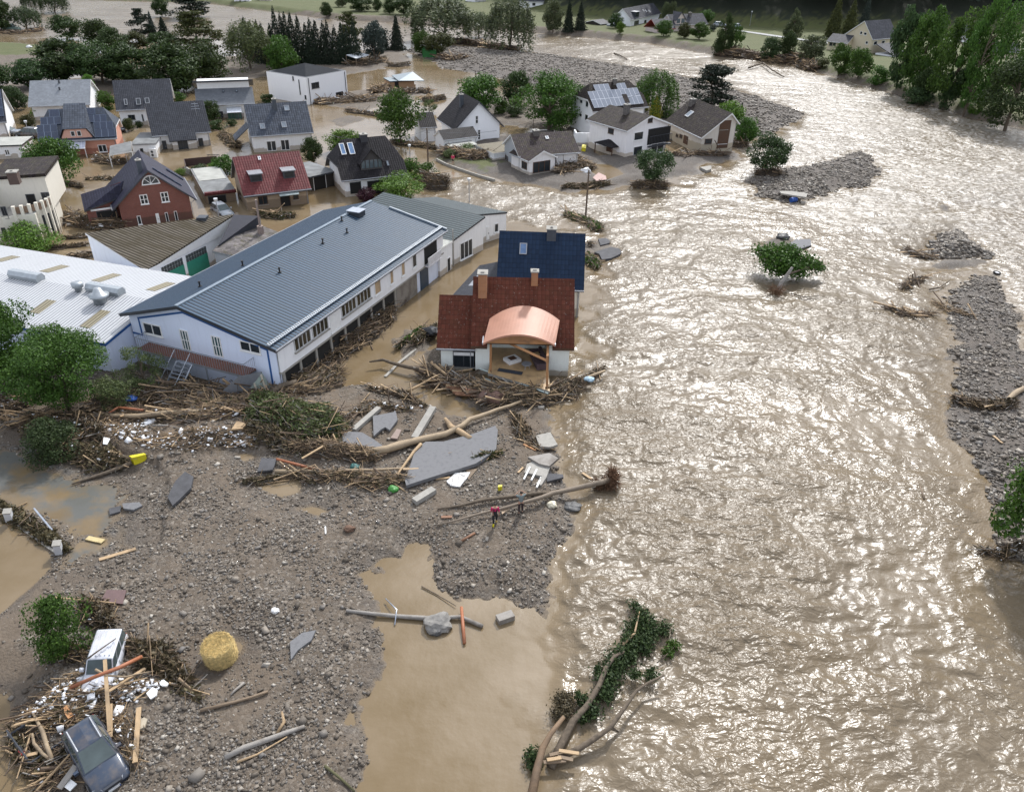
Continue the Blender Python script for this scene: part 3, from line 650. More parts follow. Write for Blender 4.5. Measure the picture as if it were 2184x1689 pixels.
            a1 = [(-w/2-e, hs_/tan+.1, zl+.1), (-w/2-e, y0, zl+.1), (0, y0, hs_+g+.1), (0, dp+.3, hs_+g+.1)]; a2 = [(w/2+e, y0, zl+.1), (w/2+e, hs_/tan+.1, zl+.1), (0, dp+.3, hs_+g+.1), (0, y0, hs_+g+.1)]
            r.shell([a1, a2], .1); r.build('dormer_roof', rm or h.roofm, o)
            hgt = hs_+g*.3
        q = MB(); q.M = M
        for k in range(nwin):
            xa = -w/2+w*(k+.12)/nwin; xb = -w/2+w*(k+.88)/nwin; q.box((xa, -.05, hgt*.15), (xb, .02, hgt*.85))
        q.build('dormer_window', GLASS if kind != 'gable' else GLASSB, o); return o
    def part(h, mb, name, m_, label=None):
        o = mb.build(name, m_, h.root)
        if label: o['label'] = label
        return o
def eave_house(name, label, A, B, He, ridge=None, kind='e', pitch=38, oe=.5, ov=.35, Hr=None, rback=None, W=None, **k):
    """footprint from the eave line: A, B picture points of the lowest roof corners, He the eave height"""
    tp = math.tan(math.radians(pitch)); z = He-tp*oe if kind == 'e' else He-.3
    a = P(*A, z); b_ = P(*B, z); d = b_-a; Lr = math.hypot(d[0], d[1]); u = d[:2]/Lr; v = np.array([-u[1], u[0]])
    if kind == 'e': o = a[:2]+u*ov+v*oe; L = Lr-2*ov
    else: o = a[:2]+u*oe+v*ov; L = Lr-2*oe
    ang = math.degrees(math.atan2(u[1], u[0]))
    if kind == 'g' and rback is not None:
        yr = k.get('yr', .5); c = o+u*L*yr
        hr = Hr if Hr is not None else height((c[0], c[1], 0), *ridge)
        q = P(*rback, hr); W = float((q[:2]-o) @ v)-ov
        Hr = hr; ridge = None
    return House(name, label, None, Aw=o, L=L, ang=ang, He=He, kind=kind, pitch=pitch, ridge=ridge, Hr=Hr, W=W, oe=oe, ov=ov, **k)
def merge(sub, main):
    """parts of an annex become parts of the main building"""
    Mm = (Matrix.Translation(main.root.location) @ main.root.rotation_euler.to_matrix().to_4x4()).inverted()
    Ms = Matrix.Translation(sub.root.location) @ sub.root.rotation_euler.to_matrix().to_4x4()
    for c in list(sub.root.children):
        c.parent = main.root; c.matrix_basis = Mm @ Ms
    bpy.data.objects.remove(sub.root)
def wallroof(root, pts, z0, wall, roof, th=.2, trim=DARKM, oh=.25, names=('wall', 'roof'), pitch_dir=None, split=False):
    """building volume over a footprint of world points (x, y, roof height), root at world origin offset"""
    o = root.location; R_ = Matrix.Rotation(-root.rotation_euler.z, 3, 'Z')
    L = [R_ @ (Vector(p)-Vector((o.x, o.y, 0))) for p in pts]
    w = MB(); k = len(L)
    for i in range(k):
        a, c = L[i], L[(i+1) % k]
        l = math.hypot(c.x-a.x, c.y-a.y)
        w.poly([(a.x, a.y, z0), (c.x, c.y, z0), (c.x, c.y, c.z-th*.5), (a.x, a.y, a.z-th*.5)], 0, [(0, z0), (l, z0), (l, c.z), (0, a.z)])
    wo = w.build(names[0], wall, root)
    cx = sum(p.x for p in L)/k; cy = sum(p.y for p in L)/k
    T = []
    for i in range(k):
        p = L[i]; a = (p-L[i-1]); c = (L[(i+1) % k]-p); a.z = c.z = 0; a.normalize(); c.normalize()
        nrm = Vector((a.y+c.y, -a.x-c.x, 0)); nrm = nrm/(nrm.length+1e-6)
        T.append(p+nrm*oh*1.2)
    def uvf(p):
        if pitch_dir is None: return (p.x, p.y)
        d = Vector(pitch_dir); d = R_ @ d; d.normalize(); return (p.x*d.x+p.y*d.y, -p.x*d.y+p.y*d.x)
    r = MB(); ps = [T] if not split else [[T[0], T[1], T[2]], [T[0], T[2], T[3]]]
    r.shell(ps, th, 0, 1, [[uvf(q) for q in p] for p in ps]); ro = r.build(names[1], [roof, trim], root)
    return wo, ro, L
# ------------------------------------------------------------------ the village
R_SLATE = tiles('roof_pale_slate', (.2, .215, .235), .3, .3, .12, .5, flat=True)
R_DKGREY = tiles('roof_dark_grey', (.045, .048, .058), .3, .34, .2, .6)
R_TEXT = tiles('roof_grey_pantile', (.065, .075, .095), .36, .42, .25, .5)
R_BLUEB = tiles('roof_blue_black', (.03, .04, .06), .36, .42, .25, .3)
R_PURP = tiles('roof_violet_black', (.032, .032, .052), .3, .36, .2, .55)
R_RED = tiles('roof_wine_red', (.13, .038, .038), .32, .4, .2, .5)
R_BLACK = tiles('roof_black_brown', (.022, .02, .022), .32, .36, .3, .65)
R_BROWN = tiles('roof_weathered_brown', (.045, .034, .035), .32, .36, .3, .75, moss=.4, spots=.25)
R_BROWN2 = tiles('roof_mossy_brown', (.03, .023, .023), .32, .36, .35, .75, moss=.3, spots=.3)
R_RUST = tiles('roof_red_brown', (.1, .03, .018), .34, .42, .18, .7, moss=.08, spots=.25)
R_NAVY = tiles('roof_navy_glazed', (.012, .026, .055), .36, .5, .15, .5)
R_FAR = tiles('roof_far_grey', (.05, .052, .062), .4, .5, .3, .6)
R_FLAT = plain('flat_roof_felt', (.16, .165, .165), .85, var=.3, scale=.8); R_PALE = plain('flat_roof_gravel', (.34, .34, .31), .9, var=.15, scale=.8)
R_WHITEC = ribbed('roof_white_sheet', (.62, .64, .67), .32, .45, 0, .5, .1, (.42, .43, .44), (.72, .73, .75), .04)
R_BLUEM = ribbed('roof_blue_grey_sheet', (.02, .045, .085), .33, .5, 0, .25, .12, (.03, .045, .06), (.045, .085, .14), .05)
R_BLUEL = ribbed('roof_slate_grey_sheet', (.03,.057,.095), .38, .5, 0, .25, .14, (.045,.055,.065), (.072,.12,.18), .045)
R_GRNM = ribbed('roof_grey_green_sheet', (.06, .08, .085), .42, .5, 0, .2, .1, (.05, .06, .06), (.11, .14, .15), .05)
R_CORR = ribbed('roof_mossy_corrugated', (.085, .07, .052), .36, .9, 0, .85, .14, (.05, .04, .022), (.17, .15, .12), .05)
W_WHITE = plaster('plaster_white', (.82, .83, .84), .55); W_WH2 = plaster('plaster_white_stained', (.78, .79, .8), .7, dirt=.4); W_CREAM = plaster('plaster_cream', (.68, .64, .55), .8)
W_SHADE = plaster('plaster_cool_white', (.7, .77, .92), .0, dirt=.25); W_CLEAN = plaster('plaster_clean', (.85, .86, .88), .0, dirt=.15); W_PINK = plaster('plaster_pink', (.6, .3, .22), .8, (.28, .1, .06)); W_GREY = plaster('plaster_grey', (.36, .38, .4), .5)  # the cool white carries the bluish shade of the gable walls in its colour
W_BEIGE = plaster('plaster_beige', (.6, .56, .5), 1.6, (.36, .3, .2)); W_TANB = brick('tan_brick', (.42, .31, .2), (.34, .25, .17), mud=1.2, mudc=(.14, .1, .065)); W_REDB = brick('red_brick', (.2, .06, .042), (.15, .045, .035), (.22, .16, .13), mud=1.0)
W_YEL = plaster('plaster_yellow', (.62, .54, .4)); W_PALEP = plaster('plaster_pale_pink', (.64, .54, .5)); W_TAN = plain('timber_cladding', (.36, .22, .12), .8)
SOLD = solarm('solar_dark_blue', (.012, .022, .05), (.15, .19, .26)); SOLL = solarm('solar_pale', (.2, .22, .26), (.62, .64, .68), r=.25)
def box_part(h, a, b, name, m_, par=None):
    m = MB(); m.box(a, b); o = m.build(name, m_, par or h.root); return o
# -- back row, left
h = eave_house('house', 'detached house with pale slate grey roof behind the blue solar roofed house', ('a',275,400), ('a',890,380), 3.0, ('a',560,140), pitch=30, wall=W_WHITE, roof=R_SLATE, oe=.7)
h.opening('f','a',630,415,860,470, 'porch_wall', plain('dark_red_boards', (.16,.03,.03), .8)); 
for x, y in ((585,170),(590,237)): h.chimney('F','a',x,y,.25,hgt=.5,m_=DARKM,cap=False)
h = eave_house('house', 'house with plain dark grey tiled roof and three skylights below the wood', ('a',1145,440), ('a',1725,412), 3.2, ('a',1400,133), pitch=40, wall=W_WHITE, roof=R_DKGREY)
for q in ((1222,332,1262,388),(1340,325,1395,385),(1428,322,1480,372)): h.skylight('F','a',*q, pane=GLASS)
h.win('f','a',1260,485,1340,530,'d'); h.win('f','a',1395,480,1420,545,'d')
h = eave_house('house', 'low white house with one solar roof slope at the left picture edge', ('a',-330,575), ('a',66,552), 3.2, ('a',-60,232), pitch=42, wall=W_WH2, roof=R_DKGREY)
h.solar('F','a',-200,250,42,500,SOLD)
h = House('garage_building','small white flat roofed building beside the left picture edge',('a',-150,925),('a',248,912),ey=('a',235,788),kind='flat',W=5.2,wall=W_WH2,roof=R_PALE,oe=.15,trim=DARKM,gutter=False)
h.win('f','a',40,825,105,882); h.door('f','a',160,820,225,905,WHITE)
h = eave_house('house', 'pink house whose dark roof is covered with blue black solar panels', ('a',380,750), ('a',1155,712), 2.9, ('a',700,420), pitch=42, wall=W_PINK, roof=R_BLUEB, hip=(2.4,1.6), oe=.6)
pinkh = h
for q in ((485,440,592,505),(400,515,605,578),(365,590,570,655),(372,660,582,738),(850,420,945,480),(865,490,1055,555),(925,560,1120,625),(935,630,1140,700)): h.solar('F','a',*q, SOLD)
h.win('f','a',962,780,1065,848)
pl = h.planes['F']; p0 = h.hit(('a',762,710), pl.o, pl.n)
m = MB(); m.M = Matrix.Translation(p0); tt = math.tan(math.radians(42)); D_ = 4.6; hd = 1.35; zt_ = hd+(D_)*(tt-hd/D_)
m.poly([(-2.3,0,-.2),(2.3,0,-.2),(1.45,0,hd),(-1.45,0,hd)]); m.poly([(2.3,0,-.2),(2.3,.4,.1),(1.45,D_,zt_),(1.45,0,hd)]); m.poly([(-2.3,.4,.1),(-2.3,0,-.2),(-1.45,0,hd),(-1.45,D_,zt_)])
dm = m.build('dormer', plaster('plaster_salmon', (.62,.36,.28)), h.root)
m = MB(); m.M = Matrix.Translation(p0); m.shell([[(-1.7,-.25,hd+.1),(1.7,-.25,hd+.1),(1.55,D_,zt_+.12),(-1.55,D_,zt_+.12)],[(1.7,-.25,hd+.1),(2.6,-.25,-.1),(2.5,.6,.35),(1.55,D_,zt_+.12)],[(-2.6,-.25,-.1),(-1.7,-.25,hd+.1),(-1.55,D_,zt_+.12),(-2.5,.6,.35)]], .1, 0); m.build('dormer_roof', R_TEXT, dm)
m = MB(); m.M = Matrix.Translation(p0); m.poly([(-.75,.9,hd+.32+.05),(.75,.9,hd+.32+.05),(.75,3.6,hd+.32+2.7*(zt_-hd)/D_+.12),(-.75,3.6,hd+.32+2.7*(zt_-hd)/D_+.12)], 0, [(0,0),(2,0),(2,3.3),(0,3.3)]); m.build('solar_panel', solarm('solar_grey',(.1,.1,.14),(.3,.3,.34)), dm)
for x in (-.75,.15):
    m = MB(); m.M = Matrix.Translation(p0); m.box((x,-.06,.25),(x+.6,.02,1.05)); f_ = m.build('dormer_window', WHITE, dm); m = MB(); m.M = Matrix.Translation(p0); m.box((x+.08,-.09,.33),(x+.52,-.05,.97)); 
    g_ = m.build('dormer_pane', GLASS, dm)
a, c, b_, d = h.rect('f', ('a',575,765), ('a',872,838))
m = MB(); n_ = 8
for k in range(n_+1):
    x = a+(b_-a)*k/n_; m.tube([(x,-.05,d+.35),(x,-2.2,d-.45)], .04, 0, 4); m.tube([(x,-2.2,d-.45),(x,-2.2,-1)] if k in (0,4,8) else [(x,-2.2,d-.45),(x,-2.15,d-.5)], .05, 0, 4)
m.tube([(a,-2.2,d-.45),(b_,-2.2,d-.45)], .06, 0, 4); m.tube([(a,-.05,d+.35),(b_,-.05,d+.35)], .06, 0, 4); vf = m.build('veranda_frame', WHITE, h.root)
m = MB(); m.poly([(a,-2.2,d-.42),(b_,-2.2,d-.42),(b_,-.05,d+.37),(a,-.05,d+.37)]); m.build('veranda_glass', plain('veranda_glazing', (.45,.47,.55), .12), vf)
# carport beside pink house
t = thing('carport', 'leaning carport with dark felt roof beside the pink house', 'carport', P('a',1085,905)*[1,1,0])
m = MB(); c = [P('a',1078,880,1.8), P('a',1300,842,2.0), P('a',1292,742,2.7), P('a',1085,790,2.5)]; o_ = np.array(t.location)
m.shell([[Vector(q-o_) for q in c]], .15, 0, 1); m.build('roof', [R_FLAT, WHITE], t)
for q in c:
    m = MB(); q = q-o_; m.tube([(q[0],q[1]+.05,-1),(q[0],q[1]+.05,q[2]-.1)], .07, 0, 6); m.build('post', WHITE, t)
h = eave_house('house', 'white house with large plain dark grey roof and a roof aerial standing in floodwater', ('a',1500,695), ('a',2085,650), 2.6, ('a',1700,357), pitch=43, wall=W_WH2, roof=R_DKGREY, oe=.4)
greyh = h
h.door('f','a',1595,740,1660,848,DARKM); h.win('f','a',1955,716,2018,812,'d',0,name='glass_door')
pl = h.planes['F']; q = h.hit(('a',1800,690), pl.o, pl.n)
m = MB(); k_ = math.tan(math.radians(43)); a0 = h.hit(('a',1660,700), pl.o, pl.n).x; a1 = h.hit(('a',1935,690), pl.o, pl.n).x; zl = h.He-.4*k_
m.shell([[(a0,-1.5,zl-1.0*k_*.8),(a1,-1.5,zl-1.0*k_*.8),(a1,.2,zl+.65),(a0,.2,zl+.65)]], .15, 0); m.build('lower_roof', R_DKGREY, h.root)
m = MB(); m.box((a0+.4,-1.1,-1.5),(a1-.1,.01,zl-.6)); m.build('bay_wall', W_WH2, h.root); h.planes['B'] = Plane((0,-1.1,0),(1,0,0),(0,0,1))
h.win('B','a',1750,742,1868,836,'d',1,name='patio_door')
an = h.hit(('a',1945,500), pl.o, pl.n); m = MB(); m.tube([tuple(an), (an.x,an.y,an.z+2.2)], .04, 0, 5)
for k in range(3): m.tube([(an.x-.7+k*.1,an.y,an.z+1.2+k*.4),(an.x+.7-k*.1,an.y,an.z+1.2+k*.4)], .03, 0, 4)
m.build('aerial', GALV, h.root)
h = House('garage', 'white flat roofed garage attached beside the dark grey roofed house', ('a',1325,897), ('a',1556,890), ey=('a',1305,770), kind='flat', W=7.5, wall=W_WH2, roof=R_FLAT, oe=.12, trim=GREYM, gutter=False, group=None)
h.win('f','a',1380,815,1420,858,'d',0)
t = thing('heat_pump', 'white heat pump unit on the wall of the flat roofed garage', 'heat pump', h.world((3.1,-.45,.35))); m = MB(); m.box((-.55,-.3,-.5),(.55,.15,.95)); m.build('casing', WHITE, t)
m = MB(); 
for k in range(2): m.tube([(-.1,-.31,.0+.5*k),(-.1,-.33,.0+.5*k)], .2, 0, 10)
m.build('fan', DARKM, t)
# shed-roofed modern house
h = eave_house('house', 'modern white house with two offset grey shed roofs and a glazed porch', ('b',300,502), ('b',880,478), 2.7, ('b',560,325), pitch=28, wall=W_WHITE, roof=tiles('roof_mid_grey',(.13,.14,.155),.3,.34,.12,.5,flat=True), yr=.5, oe=.5)
hi = h.Hr+1.3
m = MB(); m.box((.2,h.yr-.1,h.Hr-2.0),(h.L-.2,h.W,hi-.2)); m.build('upper_wall', WHITE, h.root)
m = MB(); m.shell([[(-.5,h.yr-.8,hi+.15),(h.L+.6,h.yr-.8,hi+.15),(h.L+.6,h.W+.6,hi-1.6),(-.5,h.W+.6,hi-1.6)]], .2, 0, 1); m.build('upper_roof', [R_DKGREY, DARKM], h.root)
for k in range(20): m = None
m = MB()
for k in range(18): x = -.2+(h.L+.4)*k/17; m.box((x-.06,h.yr-.55,hi-.2),(x+.06,h.yr-.1,hi-.06))
m.build('rafter_ends', DARKM, h.root)
for q in ((555,350,580,372),(685,348,712,370)): h.skylight('F','b',*q,'d')
a, c, b_, d = h.rect('f', ('b',600,510), ('b',755,630)); m = MB(); m.box((a,-1.6,-1),(b_,0,d-.7)); gl = m.build('glazed_porch', glassm('green_porch_glass',(.02,.06,.05)), h.root)
m = MB(); m.shell([[(a-.1,-1.8,d-.75),(b_+.1,-1.8,d-.75),(b_+.1,0,d-.1),(a-.1,0,d-.1)]], .08); m.build('porch_roof', plain('porch_glazing',(.55,.58,.62),.15), gl)
m = MB()
for k in range(5): x = a+(b_-a)*k/4; m.box((x-.04,-1.66,-1),(x+.04,-1.6,d-.75))
m.build('porch_post', DARKM, gl)
h.door('f','b',515,560,575,640,DARKM)
# white cube house
h = House('house', 'white cube shaped house with recessed charcoal pitched roof beyond the village', ('b',1410,492), ('b',1800,408), ey=('b',1385,225), kind='flat', W=1, wall=W_CLEAN, roof=DARKM, quiet=True); Lc, Hc, A_, ang_ = h.L, h.He, tuple(h.O[:2]), math.degrees(h.rz)
for o in list(h.root.children): bpy.data.objects.remove(o)
bpy.data.objects.remove(h.root)
h = House('house', 'white cube shaped house with recessed charcoal pitched roof beyond the village', None, Aw=A_, L=Lc, ang=ang_, He=Hc, kind='flat', W=11.5, wall=W_CLEAN, roof=DARKM, oe=0, gutter=False, trim=WHITE, th=.1)
m = MB(); e_ = .6; hr = Hc+1.5
m.poly([(Lc-e_,e_,Hc+.02),(Lc-e_,11.5-e_,Hc+.02),(Lc*.5,6,hr)]); m.poly([(e_,e_,Hc+.02),(Lc-e_,e_,Hc+.02),(Lc*.5,6,hr)]); m.poly([(Lc-e_,11.5-e_,Hc+.02),(e_,11.5-e_,Hc+.02),(Lc*.5,6,hr)]); m.poly([(e_,11.5-e_,Hc+.02),(e_,e_,Hc+.02),(Lc*.5,6,hr)]); m.build('pitched_roof', tiles('roof_charcoal',(.012,.015,.02),.4,.4,.1,.8,flat=True), h.root)
h.win('f','b',1435,280,1515,325,'d',1); h.opening('f','b',1680,378,1752,430,frame=DARKM); h.win('l','b',1248,212,1266,255,'d',0); h.win('l','b',1308,245,1330,390,'d',0); h.win('l','b',1370,398,1390,440,'d',0)
m = MB(); m.tube([(.6,-.08,Hc-.2),(.6,-.08,0)], .07, 0, 6); m.tube([(Lc-.5,-.08,Hc-.2),(Lc-.5,-.08,0)], .07, 0, 6); m.build('downpipe', DARKM, h.root)
g = P('b',1275,430); t = House('garage', 'grey flat roofed garage with two bays beside the white cube house', ('b',1190,395), ('b',1325,450), ey=('b',1160,280), kind='flat', W=5, wall=W_GREY, roof=R_FLAT, oe=.1, gutter=False, trim=DARKM)
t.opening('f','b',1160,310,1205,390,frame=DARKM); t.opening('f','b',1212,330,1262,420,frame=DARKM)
# grey pantile house
h = eave_house('house', 'white house with grey pantile roof three skylights and two glass doors', ('b',835,808), ('b',1460,765), 3.0, ('b',1080,473), pitch=43, wall=W_WHITE, roof=R_TEXT, oe=.4, ov=.3)
for q in ((922,682,985,733),(1135,665,1197,718),(1162,503,1222,552)): h.skylight('F','b',*q)
h.chimney('F','b',1080,545,.6,top=('b',1075,440),m_=plain('slate_chimney',(.06,.07,.085),.6))
h.win('f','b',990,853,1097,945,'w',1,name='patio_door'); h.win('f','b',1128,840,1228,938,'w',1,name='patio_door')
m = MB(); q = h.world((-2.2,3.5,0)); m.shell([[(-2.6,2.2,1.6),(-.1,2.2,3.6),(-.1,6,3.6),(-2.6,6,1.6)]], .15, 0, 1); m.build('side_roof', [R_TEXT, DARKM], h.root)
# red brick gable house
h = House('house', 'red brick house with steep violet black roof and half round gable window', ('a',1225,1592), ('a',1910,1502), kind='g', He=3.1, ridge=('a',1470,1020), W=9.5, wall=W_REDB, roof=R_PURP, oe=.75, ov=.45, trim=DARKM)
h.win('f','a',1372,1275,1472,1360,'w',1,bars=1); h.win('f','a',1578,1250,1675,1338,'w',1,bars=1); h.win('f','a',1348,1482,1405,1562,'w',0); h.win('f','a',1625,1448,1675,1545,'w',0); h.win('f','a',1715,1435,1765,1530,'w',0); h.door('f','a',1532,1458,1588,1558,WHITE)
pl = h.planes['f']; q = h.hit(('a',1490,1160), pl.o, pl.n); m = MB(); m.M = pl.mat(.03); rr = .95
pts = [(q.x+rr*math.cos(t_), q.z+rr*math.sin(t_)) for t_ in np.linspace(0, math.pi, 13)]; m.poly([(a,b_,.03) for a,b_ in pts]); f_ = m.build('arched_window', GLASS, h.root)
m = MB(); m.M = pl.mat(.05); m.tube([(a,b_,.03) for a,b_ in pts], .08, 0, 5); m.box((q.x-1.05,q.z-.12,-.03),(q.x+1.05,q.z,.1))
for t_ in (math.pi/4, math.pi/2, 3*math.pi/4): m.tube([(q.x,q.z,.03),(q.x+rr*math.cos(t_),q.z+rr*math.sin(t_),.03)], .04, 0, 4)
m.build('arched_frame', WHITE, f_)
for q in ((1450,905,1520,1000),): pass
h.solar('R','a',1500,1010,1790,1190,SOLD); h.solar('R','a',1640,1030,1800,1120,SOLD)
h.chimney('L','a',1390,1050,.55,top=('a',1365,935),m_=plain('slate_chimney',(.06,.07,.085),.6))
redbrick = h
p_ = [np.array(list(P('a',860,1452,1.9)[:2])+[2.3]), np.array(list(P('a',1160,1282,3.3)[:2])+[3.2]), np.array(list(P('a',1185,1130,5.0)[:2])+[4.9]), np.array(list(P('a',812,1256,3.6)[:2])+[3.4])]
wallroof(h.root, p_, -1.5, W_REDB, R_PURP, .2, DARKM, .3, names=('garage_wall','garage_roof'), split=True)
h2 = House('x', 'x', ('a',905,1600), ('a',1180,1560), He=2.2, kind='flat', W=.2, wall=W_REDB, roof=DARKM, oe=0, gutter=False, quiet=True); h2.opening('f','a',955,1445,1175,1545,'garage_opening',frame=DARKM); merge(h2, redbrick)
# cream house with terrace
h = House('house', 'cream rendered house with a curved pillared balcony at the left picture edge', ('e',-120,325), ('e',350,290), ey=('a',60,1500), kind='flat', W=8, wall=W_CREAM, roof=R_PALE, oe=0, gutter=False, trim=W_CREAM)
b0 = h.L; He1 = h.He
h.win('f','e',5,165,105,255,'d',2); h.win('f','a',0,1390,90,1500,'d',1)
m = MB(); ub = height(h.world((b0*.45,3.5,0)), 'a',130,1105); m.box((b0*.3,3.2,He1-.5),(b0+1.2,11,ub)); m.build('upper_wall', W_CREAM, h.root)
m = MB(); m.shell([[(b0*.28,3.0,ub+.25),(b0+1.4,3.0,ub+.35),(b0+1.4,11,ub+.35),(b0*.28,11,ub+.25)]], .35); m.build('upper_roof', R_BROWN2, h.root)
h.planes['U'] = Plane((0,3.2,0),(1,0,0),(0,0,1)); h.win('U','a',248,1268,385,1415,'d',0,name='terrace_door',pane=INSHADE); h.win('U','a',400,1250,525,1395,'d',1,name='terrace_door')
m = MB(); m.shell([[(-3,-.4,He1+.6),(b0*.3,-.4,He1+.9),(b0*.3,4.5,He1+3.4),(-3,4.5,He1+3.2)]], .25); m.build('side_roof', R_BROWN2, h.root); m = MB(); m.box((-3,.0,He1-.4),(b0*.3,4.4,He1+.8)); m.build('side_wall', W_CREAM, h.root)
h.chimney('f','a',125,1100,1.0,hgt=.5,m_=plain('brown_chimney',(.09,.06,.05),.8))
m = MB(); arc = [(b0*.45,-.2)]+[(b0*.62+3.4*math.sin(t_), .9+2.6-3.4*math.cos(t_)*1.0) for t_ in np.linspace(.1, math.pi*.62, 9)]+[(b0+.8,8)]; arc.append((b0*.45,8)); m.prism(arc, -1.5, He1-.05); m.build('bay_wall', W_CREAM, h.root)
m = MB(); m.prism([(x+.0,y-.0) for x, y in arc], He1-.05, He1+.05); m.build('terrace_floor', CONC, h.root)
for i in range(1, 9):
    x, y = arc[i]; x2, y2 = arc[i+1]; m = MB(); m.box((x-.16,y-.3,-1.5),(x+.16,y+.1,He1+1.0)); m.build('pillar', W_CREAM, h.root)
    if i < 8:
        m = MB(); m.M = Matrix.Translation((x,y,0)) @ Matrix.Rotation(math.atan2(y2-y,x2-x),4,'Z'); l_ = math.hypot(x2-x,y2-y); m.box((.15,-.12,He1+.1),(l_-.15,-.04,He1+.85)); m.build('balcony_panel', plain('brown_panel',(.2,.13,.085),.8), h.root)
        m = MB(); m.M = Matrix.Translation((x,y,0)) @ Matrix.Rotation(math.atan2(y2-y,x2-x),4,'Z'); m.box((.22,-.1,.2),(l_-.22,-.02,2.9)); m.build('window', GLASS, h.root)
# wine red roof house
h = eave_house('house', 'tan brick house with wine red tiled roof and two box dormers', ('b',765,1395), ('b',1438,1318), 2.6, ('b',960,980), pitch=38, wall=W_TANB, roof=R_RED, oe=.6, ov=.4, trim=DARKM, th=.28)
h.dormer('F','b',898,1252,1.5,.95); h.dormer('F','b',1222,1218,1.5,.95)
h.win('f','b',905,1398,1012,1472,'b',1); h.opening('f','b',1130,1395,1240,1545,'doorway',frame=DWOOD); h.win('f','b',1250,1370,1315,1425,'b',0)
a, c, b_, d = h.rect('f', ('b',1105,1345), ('b',1305,1400)); m = MB(); m.shell([[(a,-1.1,d-.35),(b_,-1.1,d-.35),(b_,-.02,d),(a,-.02,d)]], .08); m.build('porch_canopy', plain('canopy_sheet',(.24,.28,.28),.4), h.root)
h.skylight('F','b',905,1008,942,1038,'w')
m = MB(); q = h.rect('l', ('b',730,1345), ('b',745,1395)); h.win('l','b',728,1345,746,1400,'b',0)
t = House('garage', 'long flat roofed garage with pale and dark roof halves beside the wine red house', ('b',408,1475), ('b',700,1440), ey=('b',400,1375), kind='flat', W=13, wall=W_TANB, roof=R_FLAT, oe=.15, gutter=False, trim=R_RED)
t.opening('f','b',420,1405,600,1470,frame=DARKM); m = MB(); m.box((.1,6.2,t.He+.02),(t.L-.1,12.8,t.He+.06)); m.build('gravel_roof', R_PALE, t.root)
m = MB(); m.box((-.1,-.3,t.He-.05),(t.L+.1,.15,t.He+.22)); m.build('tile_edge', R_RED, t.root)
# black roof with dormer
h = eave_house('house', 'white house with black half hipped roof gabled dormer and twin blue roof window', ('b',1735,1245), ('c',480,1172), 2.9, ('b',1900,820), pitch=45, wall=W_WH2, roof=R_BLACK, oe=.5, ov=.5, hip=(2.8,1.6), trim=DARKM)
h.dormer('F','b',2035,1130,3.0,2.3,'gable',m_=plain('dormer_boards',(.05,.045,.045),.8),rm=R_BLACK,nwin=5)
h.skylight('F','b',1705,880,1785,985,'w',pane=glassm('blue_collector',(.12,.2,.33),.15)); h.skylight('F','b',1785,872,1872,980,'w',pane=glassm('blue_collector',(.12,.2,.33),.15)); h.skylight('F','c',258,1048,300,1098,'d')
h.chimney('F','b',1960,855,.95,top=('b',1960,790),m_=plain('black_chimney',(.04,.04,.045),.8))
h.opening('f','b',1820,1268,1928,1362,frame=DARKM); h.opening('f','c',82,1255,235,1360,frame=DARKM)
t = House('carport', 'dark flat roofed carport between wine red roof and black roof houses', ('b',1440,1345), ('b',1665,1290), ey=('b',1450,1195), kind='flat', W=6, wall=plain('dark_boards',(.04,.035,.03),.9), roof=R_FLAT, oe=.4, gutter=False, trim=DARKM); t.opening('f','b',1455,1210,1585,1320,frame=WHITE)
# white gable house, centre
h = eave_house('house', 'white gabled house with steep black roof behind the telegraph pole', ('c',935,722), ('c',1432,684), 3.1, ('c',1165,455), kind='g', rback=('c',930,365), wall=W_CLEAN, roof=R_BLACK, oe=.7, ov=.5, trim=DARKM)
gab = h
h.win('f','c',1145,602,1173,678,'w',0,bars=1); h.win('f','c',1168,740,1195,835,'w',0,bars=3); h.chimney('L','c',1012,505,.6,top=('c',1015,395),m_=plain('slate_chimney',(.06,.07,.085),.6))
h2 = eave_house('x','x',('c',600,722),('c',768,712),2.6,('c',700,565),pitch=35,wall=W_CLEAN,roof=R_BLACK,oe=.3,ov=.2,quiet=True,base=-1); merge(h2, gab)
h = eave_house('garage', 'small white garage with black pitched roof in front of the gabled house', ('c',832,845), ('c',1178,802), 2.4, ('c',970,722), pitch=32, wall=W_WHITE, roof=R_BLACK, oe=.3, ov=.25)
gg = h
h = House('garage', 'white garage with flat pale roof and debris heaped against its front', ('c',908,985), ('c',1150,962), ey=('c',905,905), kind='flat', W=3.6, zb=.3, wall=W_WHITE, roof=R_PALE, oe=.25, gutter=False, trim=DARKM); h.opening('l','c',860,895,900,945,frame=WHITE)
